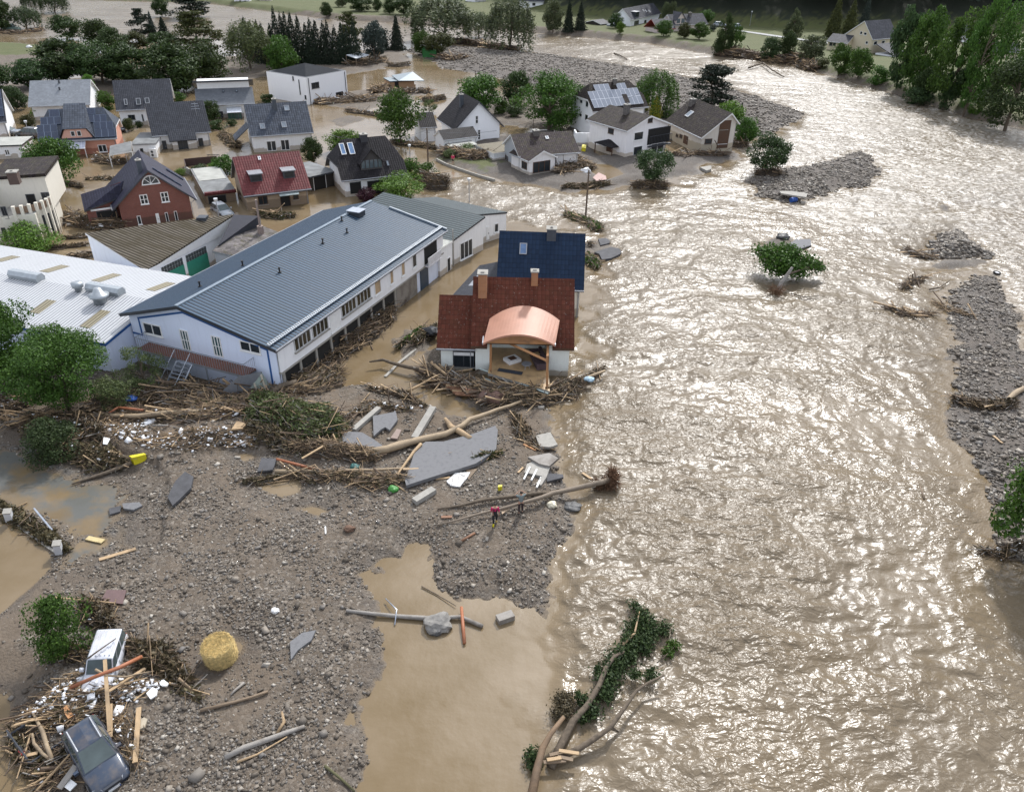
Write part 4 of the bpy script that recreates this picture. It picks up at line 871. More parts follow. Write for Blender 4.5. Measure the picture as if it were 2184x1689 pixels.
# bungalow
h = eave_house('bungalow', 'bungalow with weathered brown roof and a small gabled front bay', ('c',1572,1003), ('c',2184,962), 2.9, ('c',1425,787), pitch=30, wall=plaster('plaster_bungalow', (.8,.78,.77), .75, dirt=.4), roof=R_BROWN, oe=.4, ov=.3, zb=0)
h.win('l','c',1350,940,1405,1035,'b',1); h.win('l','c',1442,985,1470,1060,'b',0)
m = MB(); m.M = h.planes['l'].mat(.02); m.poly([(0,-1,0),(h.W,-1,0),(h.W,h.He-.2,0),(h.yr,h.Hr-.2,0),(0,h.He-.2,0)]); m.build('gable_shade_sheet', W_GREY, h.root)  # grey sheet paints the shade of the left gable over its plaster
h.chimney('F','c',1750,800,.9,top=('c',1750,752)); h.skylight('F','c',1832,808,1872,832,'w')
h.win('f','c',1918,990,1940,1065,'b',0)
bun = h
h2 = eave_house('x','x',('c',1672,1062),('c',1962,1018),2.7,('c',1805,942),kind='g',rback=('c',1640,862),wall=plaster('plaster_bungalow', (.8,.78,.77)),roof=R_BROWN,oe=.35,ov=.3,quiet=True); h2.win('f','c',1715,1062,1880,1145,'b',2); h2.win('l','c',1605,1045,1655,1135,'b',1); merge(h2, bun)
t = House('garage', 'low white lean to with mossy flat roof between garage and bungalow', ('c',1150,965), ('c',1325,1050), ey=('c',1140,888), kind='flat', W=5, zb=.3, wall=W_WHITE, roof=plain('mossy_flat_roof',(.16,.14,.1),.9), oe=.1, gutter=False, trim=WHITE)
# solar roof house
h = eave_house('house', 'white two storey house with pale solar array on dark hipped roof', ('d',350,502), ('d',842,455), 5.0, ('d',480,238), pitch=42, wall=W_CLEAN, roof=R_BROWN2, hip=(2.2,1.8), oe=.5, ov=.5)
for q in ((302,328,795,430),(352,268,505,312),(548,256,648,300)): h.solar('F','d',*q, SOLL)
m = MB(); a,c,b_,d = h.rect('F',('d',600,352),('d',675,425)); m.M = h.planes['F'].mat(); m.box((a,c,.1),(b_,d,.16)); m.build('bare_patch', R_BROWN2, h.root); h.skylight('F','d',628,385,655,425,'g',pane=plain('white_pane',(.7,.7,.72),.2))
for q in ((238,388,262,432),(290,400,312,465),(236,510,256,550),(284,518,308,588)): h.win('l','d',*q,'w',0)
h.chimney('F','d',545,262,.6,top=('d',545,215))
# white balcony house
h = eave_house('house', 'white two storey house with recessed balcony facing the river', ('d',650,678), ('d',1048,612), 4.8, ('d',868,528), kind='g', rback=('d',560,428), wall=plaster('plaster_river_house', (.82,.8,.8), .9, (.42,.34,.24), dirt=.4), roof=R_BROWN2, oe=.5, ov=.5)
h.win('f','d',715,682,788,742,'w',0); h.win('f','d',836,560,872,592,'b',0); h.win('f','d',708,808,778,872,'w',0); h.win('f','d',862,785,965,850,'w',1)
o = h.opening('f','d',842,658,1015,760,'balcony_shade_sheet',frame=DARKM); a,c,b_,d = h.rect('f',('d',838,715),('d',1018,775)); m = MB(); m.M = h.planes['f'].mat(); m.box((a,c,0),(b_,c+.15,.5)); 
for k in range(16): x = a+(b_-a)*k/15; m.box((x-.02,c+.1,.42),(x+.02,d,.47))
m.box((a,d-.05,.4),(b_,d+.04,.5)); m.build('balcony', DARKM, h.root)
h.win('l','d',488,638,532,700,'b',0); h.door('l','d',472,790,522,860)
a,c,b_,d = h.rect('l',('d',420,750),('d',575,860)); m = MB(); m.M = h.planes['l'].mat(); x0, x1 = a, b_; zt = d+.6
m.shell([[(x0,d-.1,1.5),(x1,d-.1,1.5),((x0+x1)/2+.3,zt,.05),((x0+x1)/2-.3,zt,.05)],[(x1,d-.1,1.5),(x1,d-.1,.02),((x0+x1)/2+.3,zt,.05)],[(x0,d-.1,.02),(x0,d-.1,1.5),((x0+x1)/2-.3,zt,.05)]], .08, 0, up=(0,-1,0)); m.build('porch_roof', R_BLACK, h.root)
m = MB(); m.M = h.planes['l'].mat(); m.box((x0+.1,-.5,1.25),(x0+.22,d-.1,1.37)); m.box((x1-.22,-.5,1.25),(x1-.1,d-.1,1.37)); m.build('porch_post', DWOOD, h.root)
h.chimney('L','d',655,520,.8,top=('d',655,440)); 
# cream mono slope house
h = House('house', 'cream house with one long dark brown roof slope beside the pine tree', ('d',1292,850), L=6.0, ang=18, He=3.2, kind='g', Hr=6.6, W=12.2, yr=.78, Heb=5.3, wall=W_BEIGE, roof=R_BROWN2, oe=.45, ov=.5, zb=.5)
h.win('f','d',1335,738,1392,782,'b',0); h.chimney('L','d',1230,440,.9,hgt=.9)
a,c,b_,d = h.rect('f',('d',1450,725),('d',1528,815)); m = MB(); m.M = h.planes['f'].mat(); m.box((a,c,-.02),(b_,d+2.7,.08)); fb_ = m.build('timber_panel', DWOOD, h.root); h.win('f','d',1452,728,1526,778,'w',1); h.win('f','d',1466,608,1535,655,'b',1); h.skylight('L','d',1165,530,1185,548,'w')
for q in ((1082,690,1100,728),(1115,692,1135,738)): h.win('l','d',*q,'b',0)
h.door('l','d',1152,702,1180,792)
# ---------------- long blue roofed building
AX = np.array([.366,.931]); PX = np.array([.931,-.366])      # long axis, short axis (towards the river)
c0 = np.array([-18.3,52.0]); LEN = 28.4
o_ = c0-PX*14.6
h = House('community_hall', 'long two storey building with ribbed blue roof and blue outlined gable', None, Aw=(c0-PX*14.6), L=14.6, ang=math.degrees(math.atan2(PX[1],PX[0])), He=4.9, kind='g', Hr=6.7, W=LEN, yr=.41, zb=0, base=-1.5, wall=W_SHADE, roof=R_BLUEM, oe=.45, ov=.5, trim=DARKM, gutter=True, th=.28)
LB = h
# split the two slopes' finish: pale ribbed sheet on the river side
rm_ = h.roofo.data; rm_.materials.append(R_BLUEL)
for p in rm_.polygons:
    if p.normal.z > .5 and p.normal.x > 0.02: p.material_index = 2
xr = h.xr
m = MB(); m.box((xr-.16,-.5,h.Hr-.05),(xr+.16,LEN+.5,h.Hr+.08)); m.build('ridge_cap', plain('ridge_sheet',(.17,.21,.25),.5,0), h.root)
m = MB(); m.M = h.planes['R'].mat(); l_ = LEN+1.0
for k in range(0,120): m.box((l_*k/120,.55,.06),(l_*k/120+.12,.75,.22))
m.box((0,.5,.16),(l_,.54,.24)); m.box((0,.76,.16),(l_,.8,.24)); m.build('snow_guard', plain('guard_metal',(.3,.33,.36),.5,.2), h.root)
m = MB(); m.M = h.planes['R'].mat(); m.box((l_-.2,0,-.02),(l_+.02,7.0,.2)); m.build('verge_cap', plain('ridge_sheet',(.5,.55,.6)), h.root)
# river side wall: white upper storey, pale lower storey
m = MB(); m.box((h.L+.01,.05,2.5),(h.L+.25,LEN*.995,h.He-.2)); m.build('upper_river_wall', plaster('plaster_river_side', (.84,.84,.85), 0, dirt=.3), h.root)
m = MB(); m.box((h.L-.3,.03,2.34),(h.L+.3,LEN,2.5)); m.build('floor_slab', CONC, h.root)
h.planes['q'] = Plane((h.L+.25,0,0),(0,1,0),(0,0,1)); h.planes['w'] = Plane((h.L+.02,0,0),(0,1,0),(0,0,1))
for i,(x0,y0,x1,y1) in enumerate(((335,1110,435,1170),(450,1040,560,1100),(660,880,760,960),(770,800,872,880))):
    a,c,b_,d = h.rect('q',('f',x0,y1),('f',x1,y0)); 
YW = [(1.95,4.15),(4.4,6.65),(8.7,11.0),(11.15,13.5)]
for a,b_ in YW:
    m = MB(); m.M = h.planes['q'].mat(); z0_, z1_ = 3.35, 4.55; fw=.08
    m.box((a,z0_,-.02),(b_,z0_+fw,.07)); m.box((a,z1_-fw,-.02),(b_,z1_,.07))
    for k in range(5): x = a+(b_-a-fw)*k/4; m.box((x,z0_+fw,-.02),(x+fw,z1_-fw,.065))
    f_ = m.build('window', plain('window_frame_grey',(.5,.5,.5),.6), h.root); m = MB(); m.M = h.planes['q'].mat(); m.box((a+.05,z0_+.05,-.01),(b_-.05,z1_-.05,.02)); m.build('pane', glassm('brown_glass',(.035,.03,.02)), f_)
    m = MB(); m.M = h.planes['q'].mat(); m.box((a-.08,z0_-.12,-.02),(b_+.08,z0_-.003,.16)); m.build('sill', CONC, f_)
m = MB(); m.M = h.planes['q'].mat(); m.box((6.95,2.75,-.02),(8.45,4.5,.05)); m.box((6.9,2.64,-.02),(8.5,2.73,.15)); m.build('blind_door', WHITE, h.root)
h.win('q','f',1170,548,1205,620,'w',0)
for q in ((895,722,950,805),(1008,660,1040,742),(1090,602,1122,682)):
    w_ = h.win('q','f',*q,'w',0,pane=OSB,label='boarded up window')
# balcony near the far end, its recess a dark sheet painted as shade
a,c,b_,d = h.rect('q',('f',1260,560),('f',1350,420)); m = MB(); m.M = h.planes['q'].mat(); m.box((a,2.6,-.02),(b_-.1,h.He-.3,.03)); bo = m.build('balcony_shade_sheet', INSHADE, h.root)
m = MB(); m.M = h.planes['q'].mat(); m.box((a,2.4,.0),(b_,2.5,.5)); m.box((a,2.5,.42),(b_,3.4,.47)); m.build('balcony', plain('balcony_panel_grey',(.6,.6,.62),.6), h.root)
# dark sheet painted as the shade of the ground floor openings, then posts
m = MB(); m.M = h.planes['w'].mat()
m.box((.6,-.4,-.01),(18.2,2.33,.03)); m.build('ground_floor_shade', INSHADE, h.root)
for k in range(9): m = MB(); m.M = h.planes['w'].mat(); y = .3+k*2.2; m.box((y,-.8,-.05),(y+.25,2.34,.14)); m.build('post', CONC, h.root)
m = MB(); m.M = h.planes['w'].mat(); m.box((18.4,-.5,0),(22.6,2.33,.04)); m.build('plank_wall', GWOOD, h.root)
h.door('w','f',1228,655,1290,760,plain('blue_door',(.02,.045,.08),.4))
# gable: blue outline
BL = plain('blue_paint', (.012,.085,.27), .6, var=.1)
m = MB(); m.M = h.planes['f'].mat(); w_ = .16; z1_ = lambda x: (h.He-.75+(h.Hr-h.He)*min(x/xr, 1) if x < xr else h.Hr-.75-(h.Hr-h.He)*(x-xr)/(h.L-xr))
pts = [(.05,2.9),(1.0,2.9),(1.0,z1_(1.0)),(xr,z1_(xr)),(h.L-.75,z1_(h.L-.75)),(h.L-.75,-.2)]
for i in range(len(pts)-1):
    a = Vector(pts[i]); c = Vector(pts[i+1]); dd = (c-a).normalized(); nn_ = Vector((-dd.y, dd.x))*w_/2; a -= dd*w_/2; c += dd*w_/2
    zz = .02+.004*i; m.shell([[(a.x-nn_.x,a.y-nn_.y,zz),(c.x-nn_.x,c.y-nn_.y,zz),(c.x+nn_.x,c.y+nn_.y,zz),(a.x+nn_.x,a.y+nn_.y,zz)]], .03, 0, up=(0,0,-1))
m.build('blue_stripe', BL, h.root)
h.win('f','e',1125,905,1290,1028,'w',1); h.win('f','e',1890,1048,2065,1165,'w',1)
h.win('f','e',1415,962,1518,1140,'w',2,name='glass_door',pane=glassm('teal_glass',(.02,.07,.08)),bars=1); h.win('f','e',1665,1010,1770,1188,'w',2,name='glass_door',pane=glassm('teal_glass',(.02,.07,.08)),bars=1)
# platform in front of the gable
a,c,b_,d = h.rect('f',('e',1215,1130),('e',1940,1240)); zp = h.rect('f',('e',1510,1140),('e',1515,1145))[1]-.05
m = MB(); m.box((a-.3,-1.3,zp-.12),(b_+1.0,-.03,zp)); pf = m.build('platform', wood('red_brown_decking',(.17,.07,.045)), h.root)
m = MB(); X0, X1 = a-.3, b_+1.0
for k in range(46): x = X0+(X1-X0)*k/45; m.box((x-.012,-1.3,zp),(x+.012,-1.27,zp+1.0))
for y in np.linspace(-1.3,-.1,7): m.box((X0,y-.012,zp),(X0+.025,y+.012,zp+1.0)); m.box((X1-.025,y-.012,zp),(X1,y+.012,zp+1.0))
m.box((X0,-1.32,zp+1.0),(X1,-1.26,zp+1.05)); m.box((X0,-1.32,zp-.2),(X1,-1.3,zp-.02)); m.box((X0-.01,-1.3,zp+1.0),(X0+.04,-.05,zp+1.05)); m.box((X1-.04,-1.3,zp+1.0),(X1+.01,-.05,zp+1.05)); m.build('railing', GALV, h.root)
m = MB(); xs = (a+b_)*.5-.9
for k in range(9): m.box((xs-k*.05,-1.5-k*.22,zp-.25*k-.2),(xs+1.5-k*.05,-1.3-k*.22,zp-.25*k-.16))
for xx in (xs-.05, xs+1.5):
    m.tube([(xx,-1.35,zp-.15),(xx-.4,-3.5,zp-2.5)], .07, 0, 5); m.tube([(xx,-1.35,zp+.85),(xx-.4,-3.5,zp-1.5)], .035, 0, 5)
    for k in (0,4,8): m.tube([(xx-k*.05,-1.4-k*.24,zp-.25*k-.1),(xx-k*.05,-1.4-k*.24,zp-.25*k+.8)], .025, 0, 4)
m.build('stairs', GALV, h.root)
for x in (a+1.0, (a+b_)/2+1.6, b_): m = MB(); m.tube([(x,-1.0,-1),(x,-1.0,zp-.1)], .07, 0, 6); m.build('platform_leg', GALV, h.root)
# roof furniture
for q in (('e',1580,630,'L'),('e',1918,465,'L'),('f',222,670,'R'),('f',532,460,'R'),('f',705,385,'R'),('f',668,300,'R')):
    pl = h.planes[q[3]]; p = h.hit(q[:3], pl.o, pl.n); m = MB(); m.tube([(p.x,p.y,p.z-.1),(p.x,p.y,p.z+.42)], .07, 0, 7); m.tube([(p.x,p.y,p.z+.38),(p.x,p.y,p.z+.5)], .11, 0, 7); m.tube([(p.x,p.y,p.z),(p.x,p.y,p.z+.08)], .16, 0, 7); m.build('roof_vent', plain('black_vent',(.012,.012,.014),.5), h.root)
p = h.hit(('f',785,255), h.planes['R'].o, h.planes['R'].n); m = MB(); m.box((p.x-.9,p.y-.6,p.z-.3),(p.x+.5,p.y+.6,p.z+.45)); cb_ = m.build('roof_box', DARKM, h.root); m = MB(); m.box((p.x-1.0,p.y-.7,p.z+.45),(p.x+.6,p.y+.7,p.z+.52)); m.build('roof_box_lid', GALV, cb_)
# ---------------- white sheet hall on the left
ang = -17.0; ux = np.array([math.cos(math.radians(ang)), math.sin(math.radians(ang))]); cor = np.array([-32.9,54.6])
h = House('industrial_hall', 'low hall with white corrugated roof adjoining the long blue building', None, Aw=cor-ux*27, L=27, ang=ang, He=3.35, kind='e', pitch=8.5, W=13.6, yr=.47, base=-1.5, wall=W_SHADE, roof=R_WHITEC, oe=.1, ov=.1, gutter=False, trim=BL, th=.24, zb=0)
for q in ((325,462,540,515,'B'),(740,530,945,588,'B'),(1170,598,1370,660,'B'),(0,390,110,428,'B'),(640,825,865,945,'F'),(270,745,410,830,'F')):
    pl = h.planes['F']; 
    if q[4] == 'F': a,c,b_,d = h.rect('F',('e',(q[0]+q[2])/2-60,q[3]-15),('e',(q[0]+q[2])/2+60,q[1]+15)); Mx = pl.mat()
    else:
        sb = (h.Hr-h.Heb)/(h.W-h.yr); h.planes['B'] = Plane((0,h.yr,h.Hr),(1,0,0),(0,1,-sb)); a,c,b_,d = h.rect('B',('e',(q[0]+q[2])/2-50,q[3]-8),('e',(q[0]+q[2])/2+50,q[1]+8)); Mx = h.planes['B'].mat()
    cx = (a+b_)/2; m = MB(); m.M = Mx; m.box((cx-.5,c-.4,-.05),(cx+.5,d+.4,.035)); m.build('rooflight', ribbed('rooflight_sheet',(.33,.29,.2),.32,.5,0,.6,.1,(.2,.17,.1),(.42,.38,.28),.03), h.root)
def on_roof(fr,x,y): return h.hit((fr,x,y),(0,0,h.Hr),(0,0,1))
for (xa,ya,xb,yb) in ((55,560,290,598),(690,655,940,705)):
    a = on_roof('e',xa,ya); c = on_roof('e',xb,yb); m = MB(); cy = h.yr
    m.M = Matrix.Translation((0,cy,h.Hr)); pr = [(-.45,-.05),(.45,-.05),(.5,.3),(.25,.62),(-.25,.62),(-.5,.3)]
    A_ = [(a.x,y,z) for y,z in pr]; B_ = [(c.x,y,z) for y,z in pr]; m.poly(A_[::-1] if False else A_); m.poly(B_[::-1])
    for i in range(6): j=(i+1)%6; m.poly([A_[i],B_[i],B_[j],A_[j]])
    m.build('ridge_ventilator', plain('vent_zinc',(.36,.39,.41),.4,.5), h.root)
for (x,y,r_,s_) in ((622,655,.36,0),(790,735,.5,1)):
    p = on_roof('e',x,y); m = MB(); z = h.Hr-.25
    if s_: m.tube([(p.x,p.y,z),(p.x,p.y,z+.55),(p.x,p.y,z+.6),(p.x,p.y,z+.75),(p.x,p.y,z+.8),(p.x,p.y,z+1.35)], [.55,.55,.8,.85,.5,.28], 0, 16)
    else: m.tube([(p.x,p.y,z),(p.x,p.y,z+.5),(p.x,p.y,z+.55),(p.x,p.y,z+.95)], [.3,.3,.48,.5], 0, 16)
    m.build('roof_fan', plain('vent_zinc',(.36,.39,.41)), h.root, True)
# ---------------- workshop with mossy corrugated roof
def xyz(fr,x,y,z): return P(fr,x,y,z)
base = P('e',1145,505,3.0); t = thing('workshop', 'white workshop with mossy corrugated roof and green folding doors', 'workshop', (base[0],base[1],0))
eA, eB, C_, D_ = xyz('e',1145,500,3.0), xyz('e',1725,220,3.0), xyz('e',1840,60,4.6), xyz('e',685,205,5.0)
wallroof(t, [eA,eB,C_,D_], -1.5, W_WHITE, R_CORR, .2, WHITE, .15, pitch_dir=(.35,.94,0), split=True)
d_ = (eB-eA)[:2]; Lw = np.hypot(*d_); rzw = math.atan2(d_[1], d_[0])
hw = House('x','x',None,Aw=eA[:2],L=Lw,ang=math.degrees(rzw),He=2.8,kind='flat',W=.2,wall=W_WHITE,roof=WHITE,oe=0,gutter=False,quiet=True)
GRN = plain('green_door_paint',(.03,.22,.15),.5)
for (x0,y0,x1,y1) in ((1270,425,1450,570),(1468,358,1640,500)):
    a,c,b_,d = hw.rect('f',('e',x0+5,(y0+y1)/2+10),('e',x1,(y0+y1)/2-40)); m = MB(); m.M = hw.planes['f'].mat(); m.box((a,-1,-.02),(b_,1.75,.06)); dd_ = m.build('folding_door', GRN, hw.root)
    for i in range(8):
        for j in range(2): x = a+(b_-a)*i/8; z = 1.78+j*.38; m = MB() if (i==0 and j==0) else m; m.M = hw.planes['f'].mat(); m.box((x+.04,z,.0),(x+(b_-a)/8-.04,z+.34,.06))
    m.build('glass_blocks', plain('glass_block',(.06,.07,.07),.2), dd_)
mm = hw.root
for c_ in list(mm.children):
    if c_.name.split('.')[0] in ('wall','roof'): bpy.data.objects.remove(c_)
class _T: pass
wt = _T(); wt.root = t; merge(hw, wt)
q = P('e',1605,110,4.4)-np.array(t.location); m = MB(); m.box((q[0]-.5,q[1]-.5,3.2),(q[0]+.5,q[1]+.5,4.9)); m.build('chimney', DARKM, t)
pts = [xyz('e',1730,300,2.9), xyz('e',2045,145,3.6), xyz('e',2052,72,4.7), xyz('e',1850,62,4.7)]
t2 = thing('barn', 'barn with flat dark roof slope behind the workshop', 'barn', (pts[0][0],pts[0][1],0)); wallroof(t2, pts, -1.5, W_GREY, plain('dark_roof_felt',(.035,.035,.045),.7), .2, DARKM, .1, split=True)
pts = [xyz('e',1690,345,2.5), xyz('e',1860,385,2.5), xyz('e',2200,205,3.0), xyz('e',2045,142,3.6), xyz('e',1860,185,3.6)]
t3 = thing('shed', 'low shed with patched grey slate roof beside the blue roofed building', 'shed', (pts[0][0],pts[0][1],0)); wallroof(t3, pts, -1.5, W_GREY, tiles('roof_patched_slate',(.15,.135,.13),.6,.35,.4,.8,moss=.5,flat=True,spots=.5), .2, GREYM, .15)
m = MB(); q = P('e',2062,205,3.2)-np.array(t3.location); m.tube([(q[0],q[1],2.5),(q[0],q[1],4.0)], .35, 0, 8); m.tube([(q[0],q[1],4.0),(q[0],q[1],6.9)], .12, 0, 8); m.build('flue', plain('clay_flue',(.25,.19,.16),.8), t3)
# ---------------- grey green roofed extension
U_ = np.array([.843,-.538]); V_ = np.array([.538,.843]); e0 = np.array([-7.7,79.6]); e1 = e0+V_*7.3
def v3(p, z): return np.array([p[0], p[1], z])
t = thing('annex_building', 'white flood annex with grey green sheet roof behind the long blue building', 'building', (e0[0],e0[1],0)); t.rotation_euler.z = math.atan2(V_[1],V_[0])
wallroof(t, [v3(e0,2.75),v3(e1,4.0),v3(e1-U_*15,4.0),v3(e0-U_*15,2.75)], -1.5, plaster('plaster_annex',(.8,.8,.8),.6,dirt=.4), R_GRNM, .2, DARKM, .2, pitch_dir=(V_[0]*0+U_[1],-U_[0]+0*V_[0],0))
hw = House('x','x',None,Aw=e0,L=7.3,ang=math.degrees(math.atan2(V_[1],V_[0])),He=2.8,kind='flat',W=.2,wall=WHITE,roof=WHITE,oe=0,gutter=False,quiet=True)
hw.win('f','f',1515,462,1605,540,'w',2,pane=GLASS)
for c_ in list(hw.root.children):
    if c_.name.split('.')[0] in ('wall','roof'): bpy.data.objects.remove(c_)
wt.root = t; merge(hw, wt)
f0 = np.array([-3.9,86.9]); f1 = np.array([-1.3,91.6]); f0 = np.array(P('f',1700,435,0)[:2]); 
t = thing('annex_building', 'second white annex with shallow grey roof at the far end', 'building', (f0[0],f0[1],0)); vv = (f1-f0)/np.linalg.norm(f1-f0); t.rotation_euler.z = math.atan2(vv[1],vv[0]); uu = np.array([vv[1],-vv[0]])
k1 = P('f',1610,250,3.9)[:2]; k2 = P('f',1105,140,3.9)[:2]; k3 = P('f',1350,128,3.0)[:2]; k4 = P('f',1850,235,3.0)[:2]
wallroof(t, [v3(k1,3.85),v3(k4,3.0),v3(k3,3.0),v3(k2,3.85)], -1.5, plaster('plaster_annex',(.7,.7,.69)), R_GRNM, .2, DARKM, .1, pitch_dir=(U_[1],-U_[0],0), split=True)
hw = House('x','x',None,Aw=k1,L=float(np.linalg.norm(k4-k1)),ang=math.degrees(math.atan2(*(k4-k1)[::-1])),He=2.9,kind='flat',W=.2,wall=WHITE,roof=WHITE,oe=0,gutter=False,quiet=True)
hw.win('f','f',1762,320,1792,375,'w',0); hw.door('f','f',1705,342,1726,430,WHITE)
for c_ in list(hw.root.children):
    if c_.name.split('.')[0] in ('wall','roof'): bpy.data.objects.remove(c_)
wt.root = t; merge(hw, wt)
h = House('garage', 'small white flat roofed store between long building and annex', ('f',1375,700), ('f',1462,640), ey=('f',1365,500), kind='flat', W=2.5, wall=W_WHITE, roof=R_PALE, oe=.08, gutter=False); h.opening('f','f',1425,572,1445,650,'doorway')
# ---------------- navy roofed house
h = eave_house('house', 'house with glossy navy tiled roof rising behind the copper canopy house', ('g',712,625), ('g',1478,655), 3.4, ('g',1100,146), pitch=45, wall=W_CREAM, roof=R_NAVY, oe=.4, ov=.35, trim=DARKM)
h.skylight('F','g',918,245,978,345,'g',pane=glassm('blue_skylight',(.1,.17,.3),.1)); h.chimney('F','g',1192,215,.9,top=('g',1192,125),m_=plain('slate_chimney',(.06,.07,.085)))
pts = [P('g',345,690,2.4), P('g',545,690,2.9), P('g',725,560,3.5), P('g',728,405,3.5), P('g',570,440,2.4)]
L_ = thing('shed', 'low annex with dark slate roof beside the navy roofed house', 'annex', (pts[0][0],pts[0][1],0)); wallroof(L_, pts, -1.5, W_CREAM, tiles('roof_dark_slate',(.035,.037,.045),.3,.3,.2,.6,flat=True), .2, GREYM, .1)
# ---------------- copper canopy house (red brown roof)
ez = 2.9; aL = P('g',490,1135,ez); aR = P('g',1395,1172,ez); YE = (aL[1]+aR[1])/2
t = thing('house', 'damaged house with red brown roof and arched copper canopy over a torn open room', 'house', (aL[0],YE,0)); RH = t; X1 = aR[0]-aL[0]
rdir = ray('g',1000,545); k_ = (CAMH-ez+YE)/(rdir[1]-rdir[2]); YR = rdir[1]*k_-YE; ZR = ez+YR; print('red house', X1, YR, ZR)
YB = 2*YR; OE = .5; nx0, nx1 = (-2.15-aL[0]), (3.25-aL[0]); ny = 1.5
m = MB(); f_ = lambda x, y: (x, y, ez+y)
ps = [[f_(0,0),f_(nx0,0),f_(nx0,ny),f_(0,ny)],[f_(nx1,0),f_(X1,0),f_(X1,ny),f_(nx1,ny)],[f_(0,ny),f_(nx0,ny),f_(nx1,ny),f_(X1,ny),(X1,YR,ZR),(0,YR,ZR)],[(X1,YB,ez),(0,YB,ez),(0,YR,ZR),(X1,YR,ZR)]]
m.shell(ps, .22, 0, 1, [[(p[0],(p[1])*1.414) for p in q] for q in ps]); m.build('roof', [R_RUST, DWOOD], t)
W_RH = plaster('plaster_pale_green_white', (.8,.83,.78), .35, dirt=.3)
m = MB(); xa, xb = .35, X1-.35
m.poly([(xa,OE+2.6,-1.5),(nx0+.1,OE+2.6,-1.5),(nx0+.1,OE+2.6,ez+2.7),(xa,OE+2.6,ez+2.7)])
m.poly([(xa,OE,-1.5),(nx0+.25,OE,-1.5),(nx0+.25,OE,ez+.4),(xa,OE,ez+.4)]); m.poly([(nx1-.2,OE,-1.5),(xb,OE,-1.5),(xb,OE,ez+.4),(nx1-.2,OE,ez+.4)])
m.poly([(nx0+.25,OE,-1.5),(nx0+.25,OE+2.7,-1.5),(nx0+.25,OE+2.7,ez+3),(nx0+.25,OE,ez+.3)]); m.poly([(nx1-.2,OE+2.7,-1.5),(nx1-.2,OE,-1.5),(nx1-.2,OE,ez+.3),(nx1-.2,OE+2.7,ez+3)])
m.poly([(nx0+.25,OE+2.7,-1.5),(nx1-.2,OE+2.7,-1.5),(nx1-.2,OE+2.7,ez+3),(nx0+.25,OE+2.7,ez+3)])
m.poly([(xb,OE,-1.5),(xb,YB-OE,-1.5),(xb,YB-OE,ez+.3),(xb,YR,ZR-.15),(xb,OE,ez+.3)]); m.poly([(xa,YB-OE,-1.5),(xa,OE,-1.5),(xa,OE,ez+.3),(xa,YR,ZR-.15),(xa,YB-OE,ez+.3)]); m.poly([(xb,YB-OE,-1.5),(xa,YB-OE,-1.5),(xa,YB-OE,ez+.3),(xb,YB-OE,ez+.3)])
m.build('wall', W_RH, t)
# left wing with its own lower ridge
h2 = eave_house('x','x',('g',190,1158),('g',530,1168),2.9,('g',400,697),pitch=45,wall=W_RH,roof=R_RUST,oe=.5,ov=.3,quiet=True,trim=DWOOD); h2.win('f','g',333,1183,520,1325,'d',1,pane=GLASS); a,c,b_,d = h2.rect('f',('g',340,1190),('g',515,1222)); m = MB(); m.M = h2.planes['f'].mat(); m.box((a,c,.02),(b_,d,.1)); m.build('roller_shutter', WHITE, h2.root); wt.root = t; merge(h2, wt)
# canopy
def on_slope(fr, x, y):
    rd = ray(fr,x,y); k = (CAMH-ez+YE)/(rd[1]-rd[2]); return np.array([rd[0]*k-aL[0], rd[1]*k-YE, ez+rd[1]*k-YE])
bl, br_, bm = on_slope('g',655,895), on_slope('g',1265,930), on_slope('g',940,792)
fl, fr_, fm = P('g',597,1105,3.9), P('g',1226,1146,3.9), None
y0 = (fl[1]+fr_[1])/2-YE; fm = P('g',930,1040,0); rd = ray('g',930,1040); zm = CAMH+rd[2]*(y0+YE)/rd[1]
cx = (fl[0]+fr_[0])/2-aL[0]; hw_ = (fr_[0]-fl[0])/2; zc = 3.9; sag = zm-zc; y1 = 2.5; seg = 22; m = MB()
print('canopy', y0, zm, bl, br_, bm)
cb = (bl[0]+br_[0])/2; hb = (br_[0]-bl[0])/2; yb_ = (bl[1]+br_[1])/2; ym_ = bm[1]
arc = [(cx+hw_*s, zc+sag*(1-s*s)) for s in np.linspace(-1,1,seg)]
back = [(cb+hb*s, yb_+(ym_-yb_)*(1-s*s)) for s in np.linspace(-1,1,seg)]
ps = []
for i in range(seg-1): (a, za), (c, zb_) = arc[i], arc[i+1]; (a2, y2), (c2, y3) = back[i], back[i+1]; ps.append([(a,y0,za),(c,y0,zb_),(c2,y3,ez+y3+.04),(a2,y2,ez+y2+.04)])
m.shell(ps, .16); COPPER = plain('copper_sheet', (.42,.21,.14), .55, 0, var=.12, scale=.7); m.build('copper_canopy', COPPER, t, False)
m = MB(); m.shell([[(cx-hw_+.1,y0+.25,zc-.1),(cx+hw_-.1,y0+.25,zc-.1)]+[(a*.97+cx*.03,y0+.25,z-.17) for a,z in arc[::-1]]], .08, 0, up=(0,1,0)); m.build('canopy_boards', OWOOD, t)
m = MB(); m.box((cx-hw_-.06,y0-.02,zc-.12),(cx-hw_+.02,y0+1.2,zc+.06)); m.box((cx+hw_-.02,y0-.02,zc-.12),(cx+hw_+.06,y0+1.2,zc+.06)); m.build('canopy_gutter', GALV, t)
